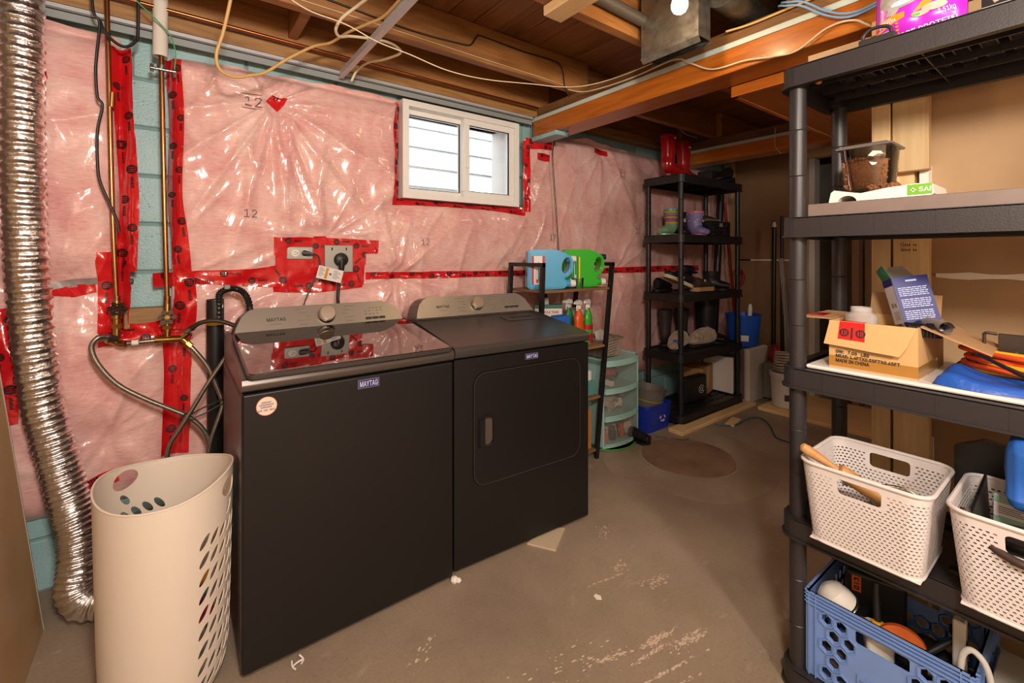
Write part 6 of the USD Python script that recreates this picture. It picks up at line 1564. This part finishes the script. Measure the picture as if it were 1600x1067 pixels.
obj('packing_tape', cat(bx(0, BW + .0008, -.0008, .0002, .004, .032), bx(BW, BW + .0008, .0, .20, .004, .032)), 'pack_tape', t, smooth=False, label='glossy brown packing tape')
obj('lettering', cat(text('GW:   7.05   LBS', .008, (.016, -.0012, .041), (1, 0, -.02), (0, 0, 1), .0006, True, maxw=.075), text('MEAS: 1.4FTX0.55FTX0.65FT', .008, (.016, -.0012, .029), (1, 0, -.01), (0, 0, 1), .0006, True, maxw=.138), text('MADE IN CHINA', .0085, (.016, -.0012, .016), (1, 0, 0), (0, 0, 1), .0006, True, maxw=.075)), 'black_ink', t, smooth=False, kind='stuff')
ZX = ZT + .0045
P('navy', '111a68', .45); P('box_white2', 'd9d6d8', .5); P('box_green', '2f7a58', .5); P('text_pale', 'aeb4dc', .5); P('grey_card', '8e8680', .7)
t = thing('small_carton', 'open navy blue and white carton standing tilted in the cardboard box', 'carton', (1.585, .340, 1.058), -90)
Tl = rot('y', -15) @ rot('x', -6) @ rot('z', 35)
def nb(m): return xf(m, Tl)
cw, cd, ch = .082, .058, .125
obj('blue_face', nb(bx(0, cw, 0, .0015, 0, ch)), 'navy', t, smooth=False)
obj('white_side', nb(bx(0, .0015, .0015, cd, 0, ch)), 'box_white2', t, smooth=False)
obj('back_face', nb(bx(0, cw, cd - .0015, cd, 0, ch)), 'navy', t, smooth=False)
obj('right_side', nb(bx(cw - .0015, cw, .0015, cd - .0015, 0, ch)), 'box_white2', t, smooth=False)
obj('bottom', nb(bx(.0015, cw - .0015, .0015, cd - .0015, 0, .0015)), 'box_white2', t, smooth=False)
obj('side_band', nb(bx(-.0006, 0, .001, cd, ch - .02, ch)), 'navy', t, smooth=False)
obj('top_flap', nb(hullm([(0, 0, ch), (0, cd, ch), (-.012, 0.004, ch + .038), (-.012, cd - .01, ch + .03), (.0012, 0, ch), (-.0108, .004, ch + .038)])), 'box_green', t, smooth=False)
obj('top_flap', nb(hullm([(0, cd, ch), (cw, cd, ch), (.025, cd + .004, ch + .04), (.06, cd + .004, ch + .04), (0, cd + .0015, ch), (.06, cd + .0055, ch + .04)])), 'grey_card', t, smooth=False)
ln = []
rs = random.Random(5)
for b_ in range(3):
    for i in range(5 if b_ else 5):
        z = ch - .032 - b_ * .032 - i * .0052; x = .008
        while x < cw - .012:
            wd = .004 + .007 * rs.random(); x2 = min(x + wd, cw - .008); ln.append(bx(x, x2, -.0005, 0, z, z + .0026)); x = x2 + .0016
        
ln.append(bx(.03, .055, -.0005, 0, ch - .014, ch - .009))
obj('printed_text', nb(cat(*ln)), 'text_pale', t, smooth=False, kind='stuff')
obj('side_print', nb(cat(*[bx(-.0005, 0, .01, .045 - .006 * (i % 2), .012 + i * .004, .0135 + i * .004) for i in range(6)], bx(-.0005, 0, .03, .042, .045, .058), bx(-.0005, 0, .012, .024, .045, .056))), 'pole_grey', t, smooth=False, kind='stuff')
t = thing('clear_jar', 'clear plastic jar lying in the left end of the cardboard box', 'jar', (1.545, .425, 1.045))
frosted('jar_clear', 'd9d5d0', .62, .12)
obj('jar', lathe([(0, 0), (.034, 0), (.037, .006), (.037, .028), (.025, .038), (.025, .052), (.023, .052), (.022, .037), (.034, .027), (.034, .004), (0, .004)], 28), 'jar_clear', t)
obj('red_strip', bx(-.004, .004, -.02, .02, .004, .03), 'label_red', t, smooth=False)
single('folded_paper', 'white folded paper under the clear jar in the cardboard box', 'paper', xf(cb(-.035, .035, -.045, .045, 0, .006, .001), rot('x', 12), tr(1.52, .405, 1.036)), 'label_white', smooth=False)
t = thing('lens_barrel', 'black ringed cylinder with a pale glass end in the cardboard box', 'lens', (1.505, .322, 1.052))
T3 = rot('z', -62) @ rot('y', 90)
obj('barrel', xf(lathe([(0, 0), (.016, 0), (.019, .003), (.019, .012), (.0175, .013), (.0175, .018), (.019, .019), (.019, .035), (.0165, .037), (.0165, .042), (.019, .044), (.019, .07), (0, .07)], 26), T3, tr(-.005, 0, 0)), 'box_black', t)
obj('glass_end', xf(lathe([(0, -.0012), (.009, -.0012), (.0095, 0), (0, .001)], 20), T3, tr(-.005, 0, 0)), 'label_white', t); obj('silver_ring', xf(lathe([(.011, -.0015), (.0145, -.0015), (.015, .001), (.011, .001)], 24), T3, tr(-.005, 0, 0)), 'steel', t)
sp = [(.0 + .012 * math.cos(a), a * .0011, .012 * math.sin(a)) for a in np.linspace(0, 2 * PI * 6, 90)]
single('cable', 'coiled black cord beside the lens in the cardboard box', 'cable', xf(tube(sp, .0035, 8, smooth=False), rot('z', 180), tr(1.51, .305, 1.05)), 'cable_black', smooth=40)
aa = np.linspace(0, 2 * PI * 1.3, 40)
single('paper_roll', 'loosely rolled grey paper sticking out at the right end of the cardboard box', 'paper roll', xf(grid(np.array([[((.016 - .0006 * a) * math.cos(a), y, (.016 - .0006 * a) * math.sin(a)) for y in np.linspace(-.05, .05, 4)] for a in aa])), rot('z', -60), tr(1.545, .268, 1.064)), 'grey_card', smooth=True)
single('packing_filler', 'dark jumble of small parts filling the bottom of the cardboard box', 'parts', cat(*[blob((1.51 + .16 * ((i * 37) % 10) / 10, .338 + .09 * ((i * 53) % 10) / 10, ZX + .034 + .002 * (i % 3)), .032, i, .2, 3, 2, (1, 1, .95)) for i in range(14)]), 'stuff_dark', kind='stuff')
t = thing('tarp', 'folded blue tarp lying on the white table top under the cord coil', 'tarp')
xs, ys = np.linspace(1.455, 1.78, 40), np.linspace(-.26, .262, 60)
XX, YY = np.meshgrid(xs, ys, indexing='ij')
ed = np.minimum.reduce([(XX - 1.455) / .02, (1.78 - XX) / .02, (.262 - YY) / .02, (YY + .26) / .02]).clip(0, 1) ** .5
hh = (.010 + .006 * np.sin(XX * 60 + 3 * np.sin(YY * 9)) * .5 + .006 * meshkit.noise(np.stack([XX * 50, YY * 22 + XX * 20, XX * 0], -1), 9) + .012 * meshkit.noise(np.stack([XX * 16, YY * 9, XX * 0], -1), 5) + .012 * np.exp(-((YY - .23) / .03) ** 2)) * ed
XX2 = XX + .010 * np.sin(YY * 25) * (XX < 1.48)
obj('cloth', cat(grid(np.stack([XX2, YY, ZT + .0005 + hh], -1)), grid(np.stack([XX2, YY, ZT + .0005 + hh * 0], -1))), 'tarp_blue', t, smooth=True)
def coil(seed, n, z0, amp):
    r = np.random.RandomState(seed); out = []
    for k in range(n * 16):
        a = k / 16 * 2 * PI
        tt = k / (n * 16)
        rx = .105 + .018 * math.sin(a * .37 + seed) ; ry = .155 + .02 * math.sin(a * .23 + seed * 2)
        out.append((1.625 + rx * math.cos(a) * (.85 + .15 * r.rand()), .062 + ry * math.sin(a), z0 + .05 * tt + amp * math.sin(a * .5 + seed) + .012 * max(0, -math.cos(a)) * 0))
    return out
single('extension_cord', 'coiled orange extension cord lying on the blue tarp', 'extension cord', tube(coil(1, 6, .966, .005), .0058, 8, 3), 'cord_orange', smooth=40)
single('extension_cord', 'coiled yellow extension cord mixed with the orange one on the blue tarp', 'extension cord', tube(coil(4, 4, .962, .006), .0058, 8, 3), 'cord_yellow', smooth=40)
t = thing('metal_bracket', 'dark grey metal bracket with hooks resting on the coiled cords', 'bracket', (1.60, .168, 1.040), -90)
obj('plate', cb(0, .13, 0, .008, -.045, .012, .001), 'grey_iron' if False else 'dark_metal', t, smooth=False)
obj('hook', tube([(-.002, .004, .010), (-.022, .004, .010), (-.024, .004, -.004), (-.024, .004, -.016)], .0035, 8), 'dark_metal', t, smooth=40); obj('hook', tube([(-.02, .0, -.03), (-.022, -.004, -.04), (-.012, -.006, -.05), (.0, -.002, -.048)], .003, 8), 'dark_metal', t, smooth=40)
obj('bolt', cat(cyl((.03, -.003, -.032), (.03, .001, -.032), .004, 8), cyl((.05, .004, .012), (.05, .004, .03), .006, 10)), 'steel', t)
single('strap', 'short black strap laid across the coiled cords', 'strap', hullm([(1.50, .19, 1.010), (1.512, .20, 1.010), (1.46, .09, .962), (1.475, .08, .962), (1.50, .19, 1.015), (1.512, .20, 1.015), (1.46, .09, .968), (1.475, .08, .968)]), 'box_black', smooth=False)

# --- fourth shelf: two perforated white baskets
P('basket_white', 'd3cbc8', .5)
def basket(label, loc):
    t = thing('storage_basket', label, 'basket', loc)
    w, d, h = .222, .222, .205
    f, L = tub_f(w, d, h, .18, .03)
    c, Ls = rr_line(w, d, .03)
    holes = []
    nx = 92
    slot = []
    for k in range(4):
        pass
    # the four sides' middles along the line
    q = L / 4
    slots = unary_union([affinity.translate(sbox(-.030, -.0105, .030, .0105).buffer(.0085), x, .168) for x in (q, 3 * q)])
    keep = slots.buffer(.007)
    for j in range(21):
        z = .014 + j * .0083
        for i in range(nx):
            s = (i + .5 + (.5 if j % 2 else 0)) * L / nx
            g = sbox(s - .0024, z - .0018, s + .0024, z + .0018)
            if s < .004 or s > L - .004 or keep.intersects(g): continue
            holes.append(g)
    hs = unary_union(holes + [slots])
    obj('wall', sheet(sbox(1e-6, 0, L - 1e-6, h).difference(hs), f, .0028, L / 46), 'basket_white', t, smooth=40)
    k = 1.18
    aa = np.linspace(0, L, 90)
    p = f(aa, np.full(90, h), np.zeros(90))
    obj('rim', tube(p, .0048, 8, smooth=False), 'basket_white', t, smooth=40)
    p = f(aa, np.full(90, .004), np.full(90, .001))
    obj('foot_edge', tube(p, .004, 8, smooth=False), 'basket_white', t, smooth=40)
    obj('bottom', rb(-w / 2, w / 2, -d / 2, d / 2, 0, .004, .0015), 'basket_white', t)
    return t
ZK = ZS[1]
b1_ = basket('white perforated basket holding a wooden rolling pin, left one on the fourth near shelf', (1.458, .372, ZK + .0045))
b2_ = dup(b1_, (1.458, .086, ZK + .0045), 0, 'white perforated basket filled with black items under a blue bag, at the right frame edge')
wood('pin_wood', 'b07a42', 'd6a468', 'x', .5)
t = thing('rolling_pin', 'light wooden rolling pin leaning in the left white basket', 'rolling pin')
a_, b_ = np.array((1.345, .478, .722)), np.array((1.435, .30, .605))
dv = (b_ - a_) / np.linalg.norm(b_ - a_)
def onpin(s): return a_ + dv * s
obj('roller', tube([onpin(.065), onpin(.068), onpin(.07), onpin(.20), onpin(.205)], np.array([.006, .017, .0185, .0185, .016]), 20, smooth=False), 'pin_wood', t, smooth=40)
obj('handle', tube([onpin(-.028), onpin(-.024), onpin(-.01), onpin(.012), onpin(.05), onpin(.064)], np.array([.004, .011, .0135, .012, .008, .009]), 16, smooth=False), 'pin_wood', t, smooth=40)
t = thing('whisk', 'steel wire whisk lying in the left white basket', 'whisk')
for k in range(6):
    a = k * PI / 6
    ca, sa = math.cos(a), math.sin(a)
    obj('wire', tube([(1.545 - x * .62, .35 - x * .78, .625 + .03 * x + r * sa) if False else (1.50 + r * ca * .8, .40 - x, .615 + r * sa * .9) for x, r in ((0, .004), (.03, .022), (.07, .032), (.10, .024), (.112, .0), (.10, -.024), (.07, -.032), (.03, -.022), (0, -.004))], .0012, 6), 'chrome', t, smooth=40)
obj('handle', cyl((1.50, .40, .615), (1.50, .455, .605), .006, 10), 'chrome', t)
single('kitchen_tools', 'jumble of grey utensils at the bottom of the left white basket', 'utensils', cat(*[xf(cb(-.08, .08, -.012, .012, -.005, .005, .002), rot('z', i * 41), tr(1.458 + .02 * math.sin(i * 2), .372 + .02 * math.cos(i * 3), ZK + .03 + .014 * i)) for i in range(6)]), 'pole_grey', smooth=False, kind='stuff')
P('bag_blue2', '2460b8', .55, bump=.15, bs=30); P('box_mint', '8fb5a4', .5)
m = rb(0, .20, 0, .24, 0, .155, .035, 12).subdivide().subdivide()
v = m.vertices; v += .010 * (meshkit.fbm(v * 12, 3, 4)[:, None] - .5) * np.array([1.2, 1, 1.4]); v[:, 0] += .02 * np.sin(v[:, 1] * 18) * (v[:, 2] < .05); m.vertices = v
single('fabric_bag', 'bright blue puffy fabric bag lying on top of the right white basket', 'bag', m, 'bag_blue2', (1.40, -.10, ZK + .212), 0, smooth=True)
single('flat_case', 'black flat case standing behind the right white basket', 'case', hullm([(1.60, .245, ZK + .0), (1.60, -.02, ZK + .0), (1.60, .245, .755), (1.60, .19, .785), (1.60, -.02, .75), (1.625, .245, ZK + .0), (1.625, -.02, ZK + .0), (1.625, .245, .755), (1.625, .19, .785), (1.625, -.02, .75)]), 'box_black', smooth=False)
single('plastic_liner', 'black plastic liner standing inside the left end of the right white basket', 'liner', hullm([(1.385, .168, ZK + .02), (1.53, .168, ZK + .02), (1.375, .182, .69), (1.56, .182, .715), (1.385, .174, ZK + .02), (1.53, .174, ZK + .02), (1.375, .187, .69), (1.56, .187, .715)]), 'box_black', smooth=False)
t = thing('flat_carton', 'white and mint green printed carton inside the right white basket', 'carton', (1.50, .165, .655), -90)
obj('carton', cb(0, .10, 0, .012, -.10, .042, .001), 'box_white2', t, smooth=False)
obj('green_band', cat(bx(.001, .099, -.0008, 0, .026, .0415), bx(.001, .099, -.0008, 0, -.028, -.004)), 'box_mint', t, smooth=False)
obj('printed_text', cat(*[bx(.008, .05 - .004 * (i % 3), -.0012, 0, .003 + i * .0045, .005 + i * .0045) for i in range(4)], bx(.03, .07, -.0016, -.0006, -.02, -.014), bx(.057, .09, -.0012, 0, .003, .022)), 'pole_grey', t, smooth=False, kind='stuff')
single('carton', 'dark grey small carton in front of the mint green one in the right basket', 'carton', cb(1.40, 1.47, .04, .158, .575, .632, .002), 'dark_metal', smooth=False)
single('red_tag', 'small red triangle tag in the right white basket', 'tag', prism(Polygon([(0, 0), (.014, 0), (.007, -.014)]), .002, basis((1.398, .158, .652), (0, -1, 0), (.3, 0, .95))), 'label_red', smooth=False)
aa = np.linspace(-2.6, 2.4, 40)
single('headband', 'wide dark curved band hanging over the front rim of the right white basket', 'band', tube([(1.335 - .012 * math.cos(a) + .03 * abs(math.sin(a / 2)), .105 + .088 * math.sin(a * .62), .70 - .062 * math.cos(a * .62)) for a in aa], .0085, 10, smooth=False), 'shoe_brown', smooth=40)
single('cable', 'thick black cords bunched in the right white basket', 'cable', tube([(1.42 + .04 * math.cos(k * .8), .10 + .05 * math.sin(k * .8), .60 + .0022 * k) for k in range(26)], .006, 8, 4), 'cable_black', smooth=40)

# --- bottom shelf: milk crate with tools
P('crate_blue', '6f8fc8', .5, var=.07, vs=10)
t = thing('milk_crate', 'blue plastic milk crate of tools on the bottom near shelf', 'milk crate', (1.437, .523, ZS[0] + .001), -90)
CW, CD, CH = .338, .325, .232
def hexa(r, x, z): return Polygon([(x + r * math.cos(a), z + r * 1.1 * math.sin(a)) for a in np.linspace(0, 2 * PI, 7)[:-1] + PI / 6])
def wall_poly(W_, logo):
    g = sbox(0, 0, W_, CH)
    cut, frame = [], []
    hand = rrect(W_ / 2 - .055, CH - .075, W_ / 2 + .055, CH - .042, .006)
    for j in range(5):
        for i in range(9):
            x = .048 + i * .0345 + (.01725 if j % 2 else 0); z = .030 + j * .0365
            if x > W_ - .03: continue
            hx_ = hexa(.0125, x, z)
            if hx_.intersects(hand.buffer(.008)): continue
            if logo and abs(x - W_ / 2) < .085 and z < .12: continue
            cut.append(hx_); frame.append(hexa(.0195, x, z).difference(hexa(.0168, x, z)))
    return g.difference(unary_union(cut + [hand])), unary_union(frame).intersection(g).difference(hand)
for (W_, T_, lg) in ((CW, basis((0, .006, 0), (1, 0, 0), (0, 0, 1)), 1), (CW, basis((CW, CD - .006, 0), (-1, 0, 0), (0, 0, 1)), 0), (CD, basis((.006, CD, 0), (0, -1, 0), (0, 0, 1)), 0), (CD, basis((CW - .006, 0, 0), (0, 1, 0), (0, 0, 1)), 0)):
    g, fr_ = wall_poly(W_, lg)
    obj('wall', cat(prism(g, .004, T_), prism(fr_, .008, T_), *[prism(sbox(0, z, W_, z + .003), .011, T_) for z in (CH - .003, CH - .012, CH - .022, CH - .033)], *[prism(sbox(x, 0, x + .003, CH), .010, T_) for x in (.006, .022, W_ - .025, W_ - .009)]), 'crate_blue', t, smooth=False)
obj('bottom', bx(.004, CW - .004, .004, CD - .004, 0, .005), 'crate_blue', t, smooth=False)
obj('raised_lettering', text('DAIRY', .028, (CW / 2, -.001, .06), (1, 0, 0), (0, 0, 1), .003, True, center=True) if False else cat(*[prism(sbox(CW / 2 - .05 + i * .03, .05, CW / 2 - .032 + i * .03, .08).difference(sbox(CW / 2 - .046 + i * .03, .056 + .004 * i, CW / 2 - .034 + i * .03, .068 + .003 * i)), .003, basis((0, .001, 0), (1, 0, 0), (0, 0, 1))) for i in range(4)]), 'crate_blue', t, smooth=False, kind='stuff')
P('mask_white', 'cfc9c0', .5); P('tool_orange', 'c65a1c', .6, var=.15, vs=30); P('tool_yellow', 'e0a51c', .4); P('tool_black', '1a191b', .5)
t = thing('lamp_cover', 'white rounded plastic cover at the left end of the blue milk crate', 'cover', (1.50, .462, .262))
obj('shell', xf(lathe([(0, .055), (.018, .053), (.036, .040), (.044, .018), (.046, 0), (.043, 0), (.034, .036), (.016, .049), (0, .051)], 28), rot('y', -38), rot('z', -60)), 'mask_white', t)
obj('wire_guard', xf(tube([(.048 * math.cos(a), .048 * math.sin(a), -.004) for a in np.linspace(0, 2 * PI, 25)], .0025, 8, smooth=False), rot('y', -38), rot('z', -60)), 'steel', t, smooth=40)
t = thing('tool_case', 'black tool case with orange lettering behind the white cover in the crate', 'tool case', (1.60, .48, .225), -75)
obj('case', rb(0, .14, 0, .07, -.08, .085, .012), 'tool_black', t); obj('lettering', prism(sbox(.016, .03, .038, .075).difference(unary_union([sbox(.021, .036, .033, .046).difference(sbox(.024, .039, .030, .043)), sbox(.021, .052, .033, .055), sbox(.021, .060, .033, .070).difference(sbox(.025, .060, .030, .066))])), .001, basis((0, -.0002, 0), (1, 0, 0), (0, 0, 1))), 'tool_orange', t, smooth=False, kind='stuff')
t = thing('screwdriver', 'black and yellow handled tool standing in the milk crate', 'tool', (1.535, .385, .17))
obj('handle', cat(tube([(0, 0, .06), (.01, .005, .10), (.03, .012, .16)], .009, 12)), 'tool_black', t, smooth=40); obj('collar', lathe([(0, .045), (.014, .046), (.017, .055), (.015, .072), (.010, .076), (0, .076)], 16), 'tool_yellow', t); obj('shaft', cyl((0, 0, -.05), (0, 0, .05), .004, 10), 'steel', t)
single('sanding_pad', 'rust orange half round pad lying in the milk crate', 'pad', xf(prism(Polygon([(.05 * math.cos(a), .042 * math.sin(a)) for a in np.linspace(0, PI, 18)]), .018), rot('x', 78), rot('z', -78), tr(1.525, .332, .228)), 'tool_orange', smooth=40)
single('sanding_pad', 'small rust orange pad below the yellow collar in the milk crate', 'pad', blob((1.50, .412, .235), .024, 3, .15, 2, 2, (1, 1, .7)), 'tool_orange', smooth=True)
single('clamp', 'black clamp with a long bar lying across the right part of the milk crate', 'clamp', cat(cyl((1.49, .30, .225), (1.60, .225, .285), .007, 10), xf(cb(-.018, .018, -.01, .01, -.03, .03, .003), tr(1.50, .29, .215)), xf(cb(-.03, .03, -.008, .008, -.012, .012, .003), rot('z', 30), tr(1.585, .235, .278))), 'tool_black')
single('paper_bag', 'crumpled white packet inside the milk crate behind the handle hole', 'packet', xf(rb(-.05, .05, -.03, .03, -.025, .035, .012), rot('z', 20), tr(1.515, .38, .20)), 'mask_white')
for i, (x, y, z, m_, r_, lb_) in enumerate([(1.49, .47, .13, 'stuff_dark', .042, 'dark tool bundle low in the left of the milk crate'), (1.49, .40, .10, 'tool_black', .036, 'black tool bundle low in the middle of the milk crate'), (1.50, .31, .12, 'stuff_dark', .042, 'dark tool bundle below the orange pad in the milk crate'), (1.49, .25, .11, 'tool_black', .036, 'black tool bundle low in the right of the milk crate'), (1.62, .30, .14, 'tool_black', .06, 'black bulky tool at the back of the milk crate')]):
    single('tool_bundle', lb_, 'tools', blob((x, y, z), r_, i, .3, 2.5, 3, (1, 1, 1)), m_, smooth=True)
single('white_tube', 'white upright tube behind the right end of the milk crate', 'tube', cb(1.555, 1.58, .218, .242, .10, .335, .003), 'mask_white')
single('cable', 'thick white cable arching out at the right of the milk crate', 'cable', tube([(1.47, .208, .20), (1.455, .212, .27), (1.45, .208, .325), (1.45, .192, .345), (1.452, .172, .325), (1.456, .162, .27), (1.46, .16, .16), (1.47, .15, .075)], .0065, 10), 'cloth_grey', smooth=40)
single('metal_tray', 'grey metal box end on the bottom near shelf right of the milk crate', 'box', cb(1.50, 1.70, -.10, .175, ZS[0], .235, .003), 'box_grey', smooth=False)
